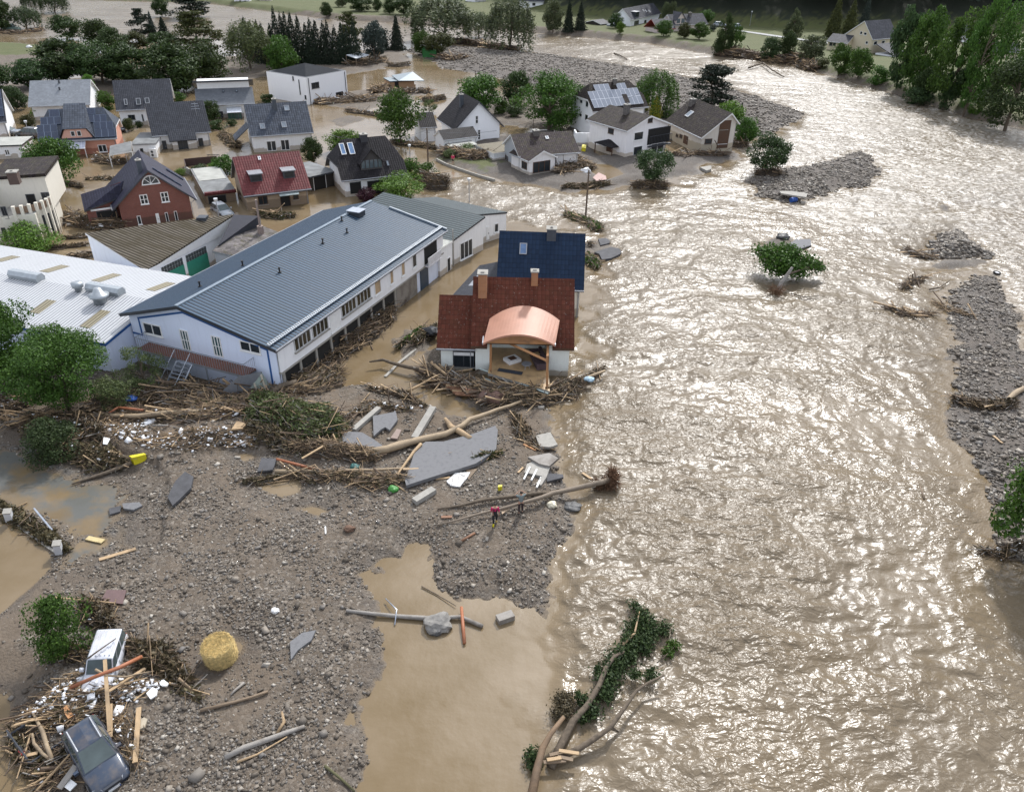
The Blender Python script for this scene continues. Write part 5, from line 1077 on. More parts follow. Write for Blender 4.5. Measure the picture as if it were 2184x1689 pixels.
# torn open room
zf = 1.15; FL = P('g',650,1375,zf); FR_ = P('g',1170,1525,zf); lx = lambda p: p[0]-aL[0]; ly = lambda p: p[1]-YE
m = MB(); m.shell([[(lx(FL)-.1,ly(FL),zf),(lx(FR_)+.1,ly(FR_),zf-.1),(nx1-.25,OE+2.65,zf),(nx0+.3,OE+2.65,zf)]], .25, 0, 1); m.build('floor', [wood('laminate_floor',(.46,.31,.16),.45), CONC], t)
for (x,y,k) in ((lx(FL)+.1,ly(FL)+.25,0),(lx(FR_)-.1,ly(FR_)+.4,.25)):
    m = MB(); m.tube([(x,y,zf-1),(x-k*.4,y+.3,zc)], .1, 0, 4); m.build('timber_post', OWOOD, t)
m = MB(); m.tube([(nx0+.4,OE,zc-.2),(lx(FR_)-.2,ly(FR_)+1.2,zc-.75)], .13, 0, 4); m.tube([(lx(FR_)-.2,ly(FR_)+.6,zc-.6),(nx1-.3,OE+1.5,zc-.1)], .1, 0, 4); m.build('fallen_beam', OWOOD, t)
m = MB(); m.tube([(lx(FL)-.9,ly(FL)+.9,zf-.1),(lx(FR_)-.05,ly(FR_)-.2,zf-.2)], .07, 0, 5); m.tube([(lx(FL)-.3,ly(FL)-.1,zf-.5),(lx(FR_)-1.2,ly(FR_)-.1,zf-.55)], .06, 0, 5); m.build('bent_window_rail', plain('green_white_metal',(.35,.42,.4),.4), t)
m = MB(); wx = nx0+1.2; yb = OE+2.68
m.box((wx-.1,yb-.06,zf+.9),(wx+2.2,yb,zf+2.3)); wf = m.build('window', WHITE, t)
m = MB(); m.box((wx,yb-.09,zf+1.0),(wx+.98,yb-.05,zf+2.2)); m.box((wx+1.1,yb-.09,zf+1.0),(wx+2.1,yb-.05,zf+2.2)); m.build('pane', GLASS, wf)
def chim(xa_, fr, x, y, tx, ty, w, d, mm_, name='chimney'):
    rd = ray(fr,x,y); k = (CAMH-ez+YE)/(rd[1]-rd[2]); px, py = rd[0]*k-aL[0], rd[1]*k-YE; zt = height((px+aL[0],py+YE,0), fr, tx, ty); m = MB(); m.box((px-w/2,py,ez+py-1),(px+w/2,py+d,zt)); o = m.build(name, mm_, t); m = MB(); m.box((px-w/2-.08,py-.08,zt),(px+w/2+.08,py+d+.08,zt+.1)); m.box((px-.15,py+.15,zt+.1),(px+.15,py+.4,zt+.2)); m.build('chimney_cap', CONC, o)
OB = brick('orange_brick',(.4,.17,.065),(.34,.14,.055),(.3,.25,.2))
chim(0,'g',592,725,590,520,.72,.85,OB); chim(0,'g',1045,618,1045,500,.55,.55,OB)
# furniture swept about in the torn room
T0 = np.array(t.location)
def at_room(x, y, z=zf): return (T0[0]+x, T0[1]+y, z)
s = thing('cabinet', 'white square cabinet lying on its back in the torn open room', 'cabinet', at_room(nx0+2.1, .8), .6); m = MB(); m.box((-.6,-.5,0),(.6,.5,.28)); m.build('carcass', WHITE, s); m = MB(); m.box((-.32,-.28,.28),(.32,.3,.3)); m.build('opening', DWOOD, s)
s = thing('sofa', 'long brown sofa against the right side of the torn open room', 'sofa', at_room(nx1-1.15, .6), -1.35)
BR = plain('brown_upholstery',(.07,.045,.05),.9); m = MB(); m.box((-1.3,-.42,.1),(1.3,.35,.42)); m.build('seat', BR, s); m = MB(); m.box((-1.3,.35,.1),(1.3,.6,.85)); m.build('backrest', BR, s)
for x in (-1.3,1.3): m = MB(); m.box((x-.12,-.42,.1),(x+.12,.4,.6)); m.build('armrest', BR, s)
s = thing('cushion', 'tan cushion lying on the brown sofa', 'cushion', at_room(nx1-1.3, 1.2, zf+.42), .4); m = MB(); m.box((-.28,-.2,0),(.28,.2,.18)); m.build('cover', plain('tan_cloth',(.36,.26,.14),.9), s)
s = thing('table', 'small round tipped table on the laminate floor of the torn room', 'table', at_room(nx0+3.3,-.4), 0); m = MB(); m.tube([(0,0,.42),(0,0,.47)], .42, 0, 16); m.build('tabletop', GREYM, s)
for a in (0,2.1,4.2): m = MB(); m.tube([(.3*math.cos(a),.3*math.sin(a),0),(.1*math.cos(a),.1*math.sin(a),.42)], .025, 0, 5); m.build('leg', GREYM, s)
s = thing('mat', 'dark rolled out floor mat at the broken edge of the room', 'mat', at_room(nx0+1.9,-1.0,zf+.01), -.28); m = MB(); m.box((-1.0,-.25,0),(1.1,.25,.03)); m.build('mat_sheet', plain('dark_mat',(.03,.035,.045),.8), s)
# ---------------- small sheds and far houses
def far_house(label, A, B, He, ridge, kind='e', name='house', wall=W_CLEAN, roof=R_FAR, wins=(), **k):
    h = eave_house(name, label, A, B, He, ridge, kind=kind, wall=wall, roof=roof, quiet=True, **k)
    for w_ in wins: h.win(*w_)
    return h
t = thing('carport', 'open timber shelter with pale sheet roof before the fir row', 'shelter', P('u',620,520)*[1,1,0]); o_ = np.array(t.location); c = [P('u',628,465,2.3),P('u',738,438,2.3),P('u',652,415,2.9),P('u',550,437,2.9)]
m = MB(); m.shell([[Vector(q-o_) for q in c]], .12); m.build('roof', plain('pale_sheet',(.5,.53,.56),.4), t)
for q in c: m = MB(); q = q-o_; m.tube([(q[0],q[1],-.7),(q[0],q[1],q[2])], .09, 0, 6); m.build('post', MWOOD, t)
h = House('garden_house', 'timber garden house with tilted grey roof surrounded by water', ('u',905,712), ('u',1090,700), ey=('u',905,645), kind='flat', W=4.5, wall=W_TAN, roof=plain('zinc_sheet',(.22,.26,.28),.4,.3), oe=.2, gutter=False, trim=DARKM)
h.opening('f','u',935,652,965,700,'doorway',frame=DWOOD); m = MB(); m.shell([[(h.L*.3,-.6,h.He+.1),(h.L+2.2,-.6,h.He-.2),(h.L+1.2,4.2,h.He+1.0),(h.L*.3,4.2,h.He+.5)]], .15, 0, 1); m.build('canopy', [plain('zinc_sheet',(.22,.26,.28)), DARKM], h.root)
far_house('white farmhouse cut by the top edge near the left river bend', ('t',1835,-30), ('t',1970,-28), 4, ('t',1900,-60), wins=[('f','t',1890,8,1905,22,'d',0),('f','t',1930,10,1945,24,'d',0)], pitch=30)
far_house('second white farmhouse cut by the top edge right of the first', ('t',2035,-34), ('t',2140,-32), 4, ('t',2080,-60), wins=[('f','t',2062,8,2075,24,'d',0),('f','t',2095,8,2108,22,'d',0)], pitch=30, wall=W_CREAM)
far_house('white house with columned porch between the two tall willows', ('u',1570,-8), ('u',1665,-14), 3.4, ('u',1610,-60), pitch=30, wins=[('f','u',1590,18,1610,42,'d',1)])
far_house('white two storey farmhouse with dark roof at the top edge', ('u',1915,12), ('u',2115,18), 4.6, ('u',2010,-45), pitch=35, wins=[('f','u',1970,30,1990,50,'d',0),('f','u',2022,28,2045,48,'d',0),('f','u',1980,75,2000,102,'d',0),('f','u',2025,72,2045,92,'d',0),('f','u',2085,60,2098,80,'d',0)])
fh = far_house('white house with long dark roof and dormer across the river', ('v',838,162), ('v',1075,110), 4.2, ('v',900,48), pitch=42, wins=[('f','v',862,172,895,196,'d',1),('f','v',940,165,955,190,'d',0)], hip=None, ov=.5)
fh.dormer('F','v',885,138,3.2,1.6); 
for q in ((925,82,940,95),(945,84,960,100),(972,86,990,102)): fh.skylight('F','v',*q,'w')
m = MB(); a_ = fh.L; m.box((-4.6,2.0,-1),(.0,7,2.2)); m.build('side_wing', W_GREY, fh.root)
fp = far_house('pale pink house with grey roof and red verge boards across the river', ('v',1165,205), ('v',1445,192), 4.0, ('v',1290,112), pitch=40, wall=W_PALEP, wins=[('f','v',1370,215,1390,240,'w',0)])
fp.dormer('F','v',1225,195,4,3,'gable',m_=W_PALEP,nwin=2); fp.chimney('F','v',1303,135,.8,hgt=1.2); m = MB(); m.box((-7.5,-1.5,-1),(-.3,5,2.8)); m.build('side_wing', W_PALEP, fp.root); m = MB(); m.shell([[(-7.9,-2,2.8),(-.1,-2,2.8),(-.1,1.8,5.5),(-7.9,1.8,5.5)],[(-.1,5.6,2.8),(-7.9,5.6,2.8),(-7.9,1.8,5.5),(-.1,1.8,5.5)]], .2, 0, 1); m.build('side_roof', [R_FAR, plain('red_verge',(.3,.04,.03),.6)], fp.root)
far_house('low dark garden shed with pale roof across the river', ('v',600,195), ('v',680,185), 2.2, ('v',640,150), name='shed', pitch=15, wall=plain('dark_boards',(.04,.035,.03)))
fy = far_house('tall pale yellow house with steep grey roof on the right bank', ('w',990,318), ('w',1190,300), 6.0, ('w',1050,160), pitch=48, wall=W_YEL, W=9, wins=[('f','w',1000,330,1020,358,'w',0),('f','w',1062,325,1080,355,'w',0),('l','w',935,328,950,355,'w',0),('l','w',922,258,940,284,'w',0),('l','w',892,250,905,278,'w',0)])
m = MB(); m.box((1.0,-7,-1),(7.5,-1.5,2.0)); m.build('front_shed', W_CLEAN, fy.root); m = MB(); m.shell([[(.6,-7.4,2.1),(7.9,-7.4,2.1),(7.9,-1.3,4.4),(.6,-1.3,4.4)]], .2); m.build('front_shed_roof', R_FAR, fy.root)
far_house('lower yellow wing with bay front beside the tall yellow house', ('w',622,328), ('w',790,348), 4.2, ('w',690,268), pitch=30, wall=W_YEL, wins=[('f','w',650,338,668,366,'d',0),('f','w',678,340,694,366,'d',0)])
far_house('white walled house with blue grey roof glimpsed behind the poplars', ('w',1800,400), ('w',2150,420), 3.6, ('w',1950,330), pitch=35, wall=W_YEL)
far_house('dark roofed house half hidden behind riverside poplars', ('w',1660,270), ('w',1860,280), 4.5, ('w',1750,200), pitch=40)
# ------------------------------------------------------------------ foliage
def leafm(name, c, var=.45, trans=.25, rough=.6):
    m = bpy.data.materials.new(name); m.use_nodes = True; n = m.node_tree; b = n.nodes['Principled BSDF']
    cv = attr(n, 'cv'); oi = nd(n, 'ShaderNodeObjectInfo'); oc = coord(n)
    col = mixc(n, cv, tuple(q*(1-var) for q in c), (min(1, c[0]*(1+var*1.5)), min(1, c[1]*(1+var)), c[2]*(1+var*.4)))
    col = mixc(n, rng(n, noise(n, oc, 5, 3), .35, .65, 0, .45), col, tuple(q*.6 for q in c))
    hs_ = nd(n, 'ShaderNodeHueSaturation'); lk(n, col, hs_.inputs['Color']); lk(n, rng(n, oi.outputs['Random'], 0, 1, .8, 1.15), hs_.inputs['Value']); lk(n, rng(n, oi.outputs['Random'], 0, 1, .485, .512), hs_.inputs['Hue'])
    lk(n, hs_.outputs[0], b.inputs['Base Color']); b.inputs['Roughness'].default_value = rough; b.inputs['Specular IOR Level'].default_value = .25
    tr = nd(n, 'ShaderNodeBsdfTranslucent'); lk(n, hs_.outputs[0], tr.inputs[0]); mx = nd(n, 'ShaderNodeMixShader'); mx.inputs[0].default_value = trans
    lk(n, b.outputs[0], mx.inputs[1]); lk(n, tr.outputs[0], mx.inputs[2]); lk(n, mx.outputs[0], n.nodes['Material Output'].inputs[0]); return m
LM = {'dark': leafm('foliage_dark', (.04,.075,.023)), 'mid': leafm('foliage_mid', (.055,.125,.022)), 'bright': leafm('foliage_bright', (.095,.2,.03)), 'willow': leafm('foliage_willow', (.085,.115,.06)), 'fir': leafm('needles_dark', (.018,.032,.02), trans=.1), 'blue': leafm('needles_blue', (.04,.06,.055), trans=.1),
      'olive': leafm('foliage_olive', (.06,.075,.025)), 'yellow': leafm('foliage_yellow', (.26,.27,.03)), 'purple': leafm('foliage_purple', (.07,.025,.04)), 'grey': leafm('foliage_grey', (.1,.145,.06)), 'dead': leafm('foliage_muddy', (.085,.075,.045), trans=.1), 'teal': leafm('foliage_teal', (.045,.085,.032))}
RS = np.random.RandomState(5)
def quads(c, size, rs, up=.3, asp=.62, cv=None, nrm=None):
    """one small leaf-spray quad per point"""
    N_ = len(c); a = rs.normal(size=(N_, 3)); 
    if nrm is not None: a = a*.7+nrm
    a[:, 2] += up; a /= np.linalg.norm(a, axis=1)[:, None]+1e-9
    t = np.cross(a, rs.normal(size=(N_, 3))); t /= np.linalg.norm(t, axis=1)[:, None]+1e-9; b_ = np.cross(a, t)
    s = (size*rs.uniform(.6, 1.4, N_))[:, None] if np.isscalar(size) else (size*rs.uniform(.6, 1.4, N_))[:, None]
    t = t*s*.5; b_ = b_*s*.5*asp
    v = np.stack([c-t, c-b_*1.0, c+t, c+b_*1.0], 1).reshape(-1, 3)
    return v, (rs.uniform(0, 1, N_) if cv is None else cv)
def np_mesh(name, v, nf, k, mats, cv=None, mi=None, smooth=False, faces=None):
    me = bpy.data.meshes.new(name); v = np.ascontiguousarray(v, dtype=np.float32); me.vertices.add(len(v)); me.vertices.foreach_set('co', v.ravel())
    idx = (faces if faces is not None else np.arange(nf*k)).astype(np.int32).ravel()
    me.loops.add(len(idx)); me.loops.foreach_set('vertex_index', idx); me.polygons.add(nf); me.polygons.foreach_set('loop_start', np.arange(0, nf*k, k, dtype=np.int32)); me.polygons.foreach_set('loop_total', np.full(nf, k, dtype=np.int32))
    for m in mats: me.materials.append(m)
    if mi is not None: me.polygons.foreach_set('material_index', mi.astype(np.int32))
    if smooth: me.polygons.foreach_set('use_smooth', np.ones(nf, bool))
    me.update(calc_edges=True)
    if cv is not None: a = me.attributes.new('cv', 'FLOAT', 'FACE'); a.data.foreach_set('value', cv.astype(np.float32))
    return me
def sph(rs, n): v = rs.normal(size=(n, 3)); return v/np.linalg.norm(v, axis=1)[:, None]
def crown_pts(kind, n, rs):
    """leaf positions in a unit tree (height 1, crown width 1) and outward normals"""
    if kind in ('round', 'tuft', 'shrub', 'poplar', 'airy', 'wide'):
        cz, rz, rx, nl, lr = {'round': (.56,.4,.38,46,.15), 'tuft': (.62,.28,.38,30,.15), 'shrub': (.42,.42,.36,22,.2), 'poplar': (.56,.42,.34,44,.12), 'airy': (.62,.36,.42,38,.1), 'wide': (.58,.34,.42,44,.14)}[kind]
        d = sph(rs, nl); d[:, 2] = np.abs(d[:, 2])*np.where(rs.rand(nl) < .6, 1, -.9); r = rs.uniform(.55, 1.0, nl)[:, None]
        C_ = d*r*np.array([rx, rx, rz])+[0, 0, cz]; C_[:, :2] *= (1-.35*np.clip((C_[:, 2:3]-cz)/rz, -1, 1)**2)
        R_ = lr*rs.uniform(.65, 1.3, nl); k = rs.randint(0, nl, n); dd = sph(rs, n); dd[:, 2] = dd[:, 2]*.8+.12
        rr = rs.uniform(.35, 1.0, n)**.6; p = C_[k]+dd*(R_[k]*rr)[:, None]*np.array([1, 1, .85]); p[:, 2] = np.maximum(p[:, 2], .02 if kind == 'shrub' else .1)
        return p, dd
    if kind == 'willow':
        ns = 230; d = sph(rs, ns); d[:, 2] = np.abs(d[:, 2])*.95; S_ = d*rs.uniform(.7, 1, ns)[:, None]*np.array([.42, .42, .36])+[0, 0, .6]
        k = rs.randint(0, ns, n); t = rs.rand(n); ln = (.12+.42*rs.rand(ns)*(1-d[:, 2]*.5)); p = S_[k].copy(); p[:, 2] -= t*ln[k]; p[:, :2] *= (1+.12*t)[:, None]; p += rs.normal(scale=.016, size=(n, 3)); p[:, 2] = np.maximum(p[:, 2], .06)
        nr = p-np.array([0, 0, .5]); nr /= np.linalg.norm(nr, axis=1)[:, None]; return p, nr
    if kind in ('spruce', 'thuja'):
        z = 1-rs.rand(n)**.55*.94; 
        if kind == 'spruce':
            tier = np.floor(z*17)/17; fr_ = (z-tier)*17; R_ = .5*(1-z)**.85*(1.05-.45*fr_)+.012; a = np.floor(rs.rand(n)*9)/9*2*np.pi+tier*40+rs.normal(scale=.22, size=n); r = R_*rs.uniform(.2, 1.1, n)**.5*(1+.15*np.sin(a*3+tier*50)); p = np.stack([r*np.cos(a), r*np.sin(a), z-r*.22], 1)
        else: a = rs.rand(n)*2*np.pi; R_ = .5*np.sin(np.clip((1-z)*1.25, 0, 1)*np.pi/2)**.8*(1+.18*np.sin(a*5+z*13)); r = R_*rs.uniform(.6, 1, n); p = np.stack([r*np.cos(a), r*np.sin(a), z], 1)
        nr = np.stack([np.cos(a), np.sin(a), np.full(n, .25)], 1); p[:, 2] = np.maximum(p[:, 2], .02); return p, nr
    if kind == 'pine':
        nl = 34; z = rs.uniform(.22, .97, nl); a = rs.rand(nl)*2*np.pi; r = (.46*(1-z)**.55)*rs.uniform(.35, 1.05, nl); C_ = np.stack([r*np.cos(a), r*np.sin(a), z], 1); R_ = rs.uniform(.08, .15, nl)
        k = rs.randint(0, nl, n); dd = sph(rs, n); p = C_[k]+dd*(R_[k]*rs.uniform(.2, 1, n)**.7)[:, None]*np.array([1.15, 1.15, .42]); p[:, 2] += .05*np.hypot(dd[:, 0], dd[:, 1])*R_[k]/.1; dd[:, 2] += .5; return p, dd
def norm_crown(kind, p, nr):
    z0 = {'round': .1, 'tuft': .2, 'wide': .16, 'poplar': .05, 'airy': .12, 'willow': .03, 'pine': .1, 'shrub': -.02}.get(kind)
    if z0 is None: return p, nr
    lo, hi = np.percentile(p[:, 2], [.6, 99.7]); p[:, 2] = z0+(p[:, 2]-lo)/(hi-lo)*(1-z0); r = np.percentile(np.abs(p[:, :2]), 98.5, axis=0); p[:, :2] *= .5/r; return p, nr
def trunk_mb(kind, rs):
    m = MB(); R = rs
    if kind in ('spruce', 'thuja'): m.tube([(0,0,-.05),(0,0,.95)], [.022,.004], 0, 6); return m
    top = {'shrub': .5, 'pine': .92, 'poplar': .9}.get(kind, .75); x = y = 0; pts = [(0,0,-.06)]; rr = [.03 if kind != 'shrub' else .015]
    for k in range(1, 6): x += R.normal()*.018; y += R.normal()*.018; pts.append((x,y,top*k/5)); rr.append(rr[0]*(1-k/6.3))
    m.tube(pts, rr, 0, 7)
    for k in range({'shrub': 6, 'pine': 14}.get(kind, 11)):
        i = R.randint(1, 5); p = Vector(pts[i])+Vector((0,0,R.uniform(-.08,.05))); a = R.rand()*6.28; l = R.uniform(.18,.38)*(1-i*.1); e = p+Vector((math.cos(a)*l, math.sin(a)*l, l*R.uniform(.25,.9) if kind != 'pine' else l*.1)); mid = (p+e)/2+Vector((0,0,.03)); m.tube([p,mid,e], [.012,.008,.003], 0, 5)
    return m
VAR = {}
def variant(kind, i, n, ls):
    key = (kind, i, n)
    if key not in VAR:
        rs = np.random.RandomState(abs(hash(kind)) % 1000+i*7+3 if False else (sum(map(ord, kind))*13+i*7+n) % 99991)
        p, nr = norm_crown(kind, *crown_pts(kind, n, rs)); v, cv = quads(p, ls, rs, .25, .62, None, nr*.8)
        me = np_mesh('crown', v, n, 4, [LM['mid']], cv); tm = trunk_mb(kind, rs).build('trunk', BARK); tmesh = tm.data; bpy.data.objects.remove(tm); VAR[key] = (me, tmesh)
    return VAR[key]
MESHM = {}
TI = [0]
def tree(kind, fr, x0, x1, ytop, ybase, label, lm='mid', xb=None, n=None, cat='tree', name=None, lean=0.0, group=None, ls=None, wf=1.0):
    xb = (x0+x1)/2 if xb is None else xb
    p = G(fr, xb, ybase); hgt = max(.6, height(p, fr, xb, ytop)-p[2])
    a = np.array(dpx(fr, x0, ybase)); b_ = np.array(dpx(fr, x1, ybase)); q = RN.T @ (np.array([p[0], p[1], p[2]+hgt*.5])-[0,0,CAMH]); w = abs(b_[0]-a[0])*(-q[2])/FPX*1.06*wf
    TI[0] += 1; n = n or {'spruce': 4600, 'thuja': 2200, 'willow': 9000, 'shrub': 3000, 'pine': 6000, 'airy': 5200}.get(kind, 7500); ls = ls or {'spruce': .05, 'thuja': .07, 'willow': .036, 'shrub': .075, 'pine': .05, 'airy': .042, 'poplar': .05}.get(kind, .052)
    me, tm = variant(kind, TI[0] % 3, n, ls); key = (me.name, lm)
    if key not in MESHM: MESHM[key] = me.copy(); MESHM[key].materials[0] = LM[lm]
    t = thing(name or {'spruce': 'spruce_tree', 'thuja': 'conifer', 'pine': 'pine_tree', 'shrub': 'shrub', 'willow': 'willow_tree'}.get(kind, 'tree'), label, cat if kind != 'shrub' else 'shrub', (p[0], p[1], p[2]-.1), 0, group)
    rz = (TI[0]*2.39) % 6.28
    for nm, m_ in (('trunk' if kind != 'shrub' else 'stem', tm), ('crown' if kind != 'shrub' else 'foliage', MESHM[key])):
        o = bpy.data.objects.new(nm, m_); COL.objects.link(o); o.parent = t; o.scale = (w, w, hgt); o.rotation_euler = (0, 0, rz)
    if lean: t.rotation_euler = (0, lean, 0)
    return t
T = tree
# the wood behind the village
T('round','t',430,640,120,315,'lone round dark tree at the far left corner of the wood','dark')
T('round','t',690,925,155,400,'dark domed tree second back in the left of the wood','dark')
T('round','t',790,1010,220,430,'dark domed tree between the cedar and the front of the wood','dark')
T('wide','t',980,1180,250,400,'brownish olive tree standing under the cedars','olive')
T('wide','t',1210,1440,255,420,'low dark tree in front of the middle conifers','dark')
T('round','t',335,735,305,650,'broad dark tree above the pale slate roof','dark',n=10000)
T('round','t',625,995,325,655,'broad dark tree left of the plain dark roof','dark',n=10000)
T('round','t',865,1225,340,665,'broad dark tree behind the plain dark roof','dark',n=10000)
T('round','t',1125,1525,345,735,'broad dark tree with visible forked trunk beside the plain dark roof','dark',n=10000,xb=1380)
T('round','t',1405,1780,310,670,'tall dark tree at the right front of the wood above the shed roofed house','dark',n=10000)
T('willow','t',1815,2150,160,545,'pale green weeping willow at the right end of the wood','grey')
T('round','u',-60,160,285,585,'round mid green tree left of the white cube house','mid')
T('round','t',-90,115,510,740,'dark tree at the left picture edge above the solar roof','dark'); T('round','t',115,375,470,700,'dull green tree left of the pale slate roof','teal')
T('round','t',55,220,680,870,'dark green tree beside the pale slate roofed house','teal')
T('poplar','t',685,765,590,760,'narrow light green tree right of the pale slate roof','bright'); T('shrub','t',700,800,680,850,'green shrub between the two back row houses','mid'); T('shrub','t',780,910,720,870,'larger green shrub left of the plain dark roofed house','mid')
T('pine','t',1055,1235,70,330,'dark layered cedar at the river side of the wood','fir'); T('spruce','t',1170,1270,85,330,'thin grey spruce tip beside the cedar','blue'); T('spruce','t',1235,1385,130,350,'dark spruce between cedar and broad conifer','fir')
T('pine','t',1400,1760,90,430,'very broad dark brown conifer behind the wood','olive',n=6000); T('pine','t',1345,1680,-90,150,'dark flat topped cedar cut by the top picture edge','fir'); T('round','t',1225,1335,-50,135,'slim dark tree on the river bank at the top','dark')
T('round','t',-130,95,-50,260,'dark willow at the top left picture corner','dark'); T('willow','t',90,335,50,240,'dark drooping tree in the flooded meadow top left','teal'); T('willow','t',190,330,-60,90,'dark tree at the top edge left of the river bend','teal'); T('willow','t',330,535,-60,105,'dark tree standing in the river at the top left','dark')
rs = np.random.RandomState(11)
for i in range(19):
    x = -255+i*46+rs.uniform(-10,10); tp = [150,165,148,170,155,62,66,75,100,128,150,140,168,150,152,172,165,178,142][i]
    T('spruce','u',x-40,x+126,tp+rs.uniform(-25,35),505-max(0,(3-i))*16,'tall dark fir in the dense row behind the white cube house','fir',group='firs in the dense row',n=2600)
T('pine','u',490,690,98,455,'brownish pine at the right end of the fir row','olive'); T('round','u',685,880,168,480,'dense blue grey conifer beside the timber shelter','blue'); T('spruce','u',880,1025,118,395,'single pointed dark spruce right of the shelter','fir'); T('spruce','u',810,905,235,400,'small dark spruce between two larger conifers','fir')
T('willow','u',1050,1560,-30,345,'great grey green willow left of two on the far gravel bank','willow',n=11000); T('willow','u',1500,1700,95,300,'drooping side limb willow between the two great willows','willow'); T('willow','u',1660,2035,-20,405,'great grey green willow right of two on the far gravel bank','willow',n=10000)
T('round','u',1080,1220,245,430,'bright green bushy tree beside the green container','mid'); T('wide','u',1170,1390,258,440,'dull olive tree over the green container','olive')
T('round','u',355,440,20,140,'small round tree alone in the far meadow','dark'); T('round','u',575,765,-40,92,'dark tree group at the top edge above the meadow','dark'); T('round','u',765,832,-5,95,'small dark tree right of the top edge group','dark'); T('round','u',845,945,-5,115,'dark tree left of the paired meadow trees','dark'); T('round','u',925,1085,-30,120,'dark tree right of the paired meadow trees','dark')
T('round','u',470,565,-30,60,'pale willow at the top edge of the meadow','willow')
T('round','v',145,295,5,240,'tall dark tree left in the clump across the river','willow'); T('spruce','v',285,395,-5,245,'dark spruce in the middle of the clump across the river','fir'); T('spruce','v',375,490,5,240,'dark spruce right in the clump across the river','fir')
T('round','v',660,765,105,225,'dark round tree left of the long dark roofed house','dark'); T('round','v',715,778,170,272,'small bright green tree on the far lawn','bright'); T('round','v',1080,1140,20,115,'grey green tree left of two behind the pink house','willow'); T('round','v',1138,1196,15,110,'grey green tree right of two behind the pink house','willow'); T('round','v',1360,1485,78,195,'green tree behind the pink house gable','mid')
T('round','v',1028,1156,162,290,'round green apple tree before the pink house','mid'); T('round','v',1200,1300,182,305,'olive green apple tree before the pink house door','olive'); T('wide','v',1298,1442,178,318,'wide green apple tree right of the pink house','mid'); T('shrub','v',1452,1502,195,252,'small blue grey round shrub near the road','blue')
T('poplar','v',1502,1625,110,435,'tall dark birch on the far bank','dark'); T('airy','v',1585,1712,190,400,'lighter green birch right of the tall dark one','mid'); T('shrub','v',1470,1560,300,440,'dull bank shrub at the foot of the birches','teal')
T('poplar','v',2035,2165,72,340,'silvery poplar beside the road','willow'); T('round','v',2005,2122,245,480,'dark dense tree in front of the silvery poplar','dark'); T('round','v',1855,2015,300,480,'grey green bush left of the dark dense tree','teal'); T('round','w',395,595,280,480,'grey green bush right of the dark dense tree','willow')
T('round','w',630,800,345,605,'left apple tree of two before the yellow house','mid'); T('round','w',780,955,385,625,'right apple tree of two before the yellow house','mid'); T('shrub','w',555,645,460,545,'yellow green shrub below the yellow house','olive')
T('spruce','w',570,735,-40,310,'left brown green spruce of three behind the yellow house','olive',xb=665); T('spruce','w',715,865,-20,290,'middle brown green spruce of three behind the yellow house','olive'); T('spruce','w',840,960,-50,280,'right pale tipped spruce of three behind the yellow house','blue')
T('poplar','w',1090,1260,60,690,'tall dark riverside poplar nearest the yellow house','teal',n=9000,wf=1.3); T('poplar','w',1190,1440,50,735,'tall grey green riverside poplar second from the yellow house','mid',n=11000,ls=.04,wf=1.2); T('airy','w',1370,1720,60,860,'tall loose crowned poplar in the middle of the right bank','mid',n=11000,ls=.032,xb=1550,wf=1.15)
T('airy','w',1680,2010,-60,925,'tall airy tree leaning over the river with bare lower trunk','mid',n=8000,ls=.03,xb=1700,lean=.05); T('airy','w',1850,2300,30,865,'tall airy tree with ivied forked trunk at the right bank','mid',n=7500,ls=.028,xb=1835,lean=.08)
T('round','w',1800,2260,470,1040,'large dark bush overhanging the river at the right edge','dark',n=9000,ls=.035); T('round','w',1300,1490,520,820,'dark low bank tree under the poplars','dark'); T('shrub','w',1485,1620,560,865,'thin green bank shrub between the poplar trunks','teal'); T('shrub','w',1725,1845,700,900,'bright green bush behind the bare trunk','bright'); T('shrub','w',955,1105,520,670,'light green bushes at the water below the white shed','mid'); T('shrub','w',1230,1440,690,825,'low dark scrub trailing in the river edge','teal'); T('round','w',2020,2250,300,760,'dense dark tree at the right edge behind the airy trees','dark')
T('round','w',1620,1760,470,800,'dull green tree filling behind the leaning trunk','teal')
# village trees
T('round','b',1362,1548,815,1065,'small dark green tree right of the wine red roof','dark'); T('round','b',1610,1925,738,960,'light green tree top behind the black half hipped roof','bright'); T('shrub','b',945,1072,378,470,'round dark shrub left of the white cube house','dark'); T('shrub','b',70,190,362,462,'green shrub left of the shed roofed house','mid'); T('round','b',368,545,448,650,'round dark tree right of the large plain grey roof','dark')
T('shrub','b',430,585,635,730,'clipped dark hedge block before the glazed porch','dark'); T('shrub','b',610,700,625,700,'smaller clipped hedge block before the glazed porch','dark'); T('shrub','b',265,440,1080,1180,'grey green garden shrub behind the long garage','teal'); T('shrub','b',440,560,1040,1150,'bright garden shrub behind the long garage','bright'); T('shrub','b',495,695,985,1175,'green garden tree left of the wine red roof','mid'); T('shrub','b',100,205,1115,1190,'light green shrub at the garden wall corner','bright'); T('shrub','b',1900,2065,1308,1440,'purple leaved shrub in front of the black roof house','purple')
T('round','a',240,745,700,1215,'full green tree in front of the pink solar roofed house','mid',n=11000,ls=.038,xb=590); T('round','a',230,355,480,605,'small yellow green tree left of the pink house','olive'); T('shrub','a',335,470,362,520,'bright green bush at the pale slate roof eave','bright'); T('round','a',1222,1328,512,640,'small orange green ball tree before the garage','olive'); T('shrub','a',1338,1408,538,605,'dark clipped ball shrub beside the ball tree','dark'); T('shrub','e',90,440,120,335,'bright green bush below the curved balcony','bright',n=5500,ls=.045)
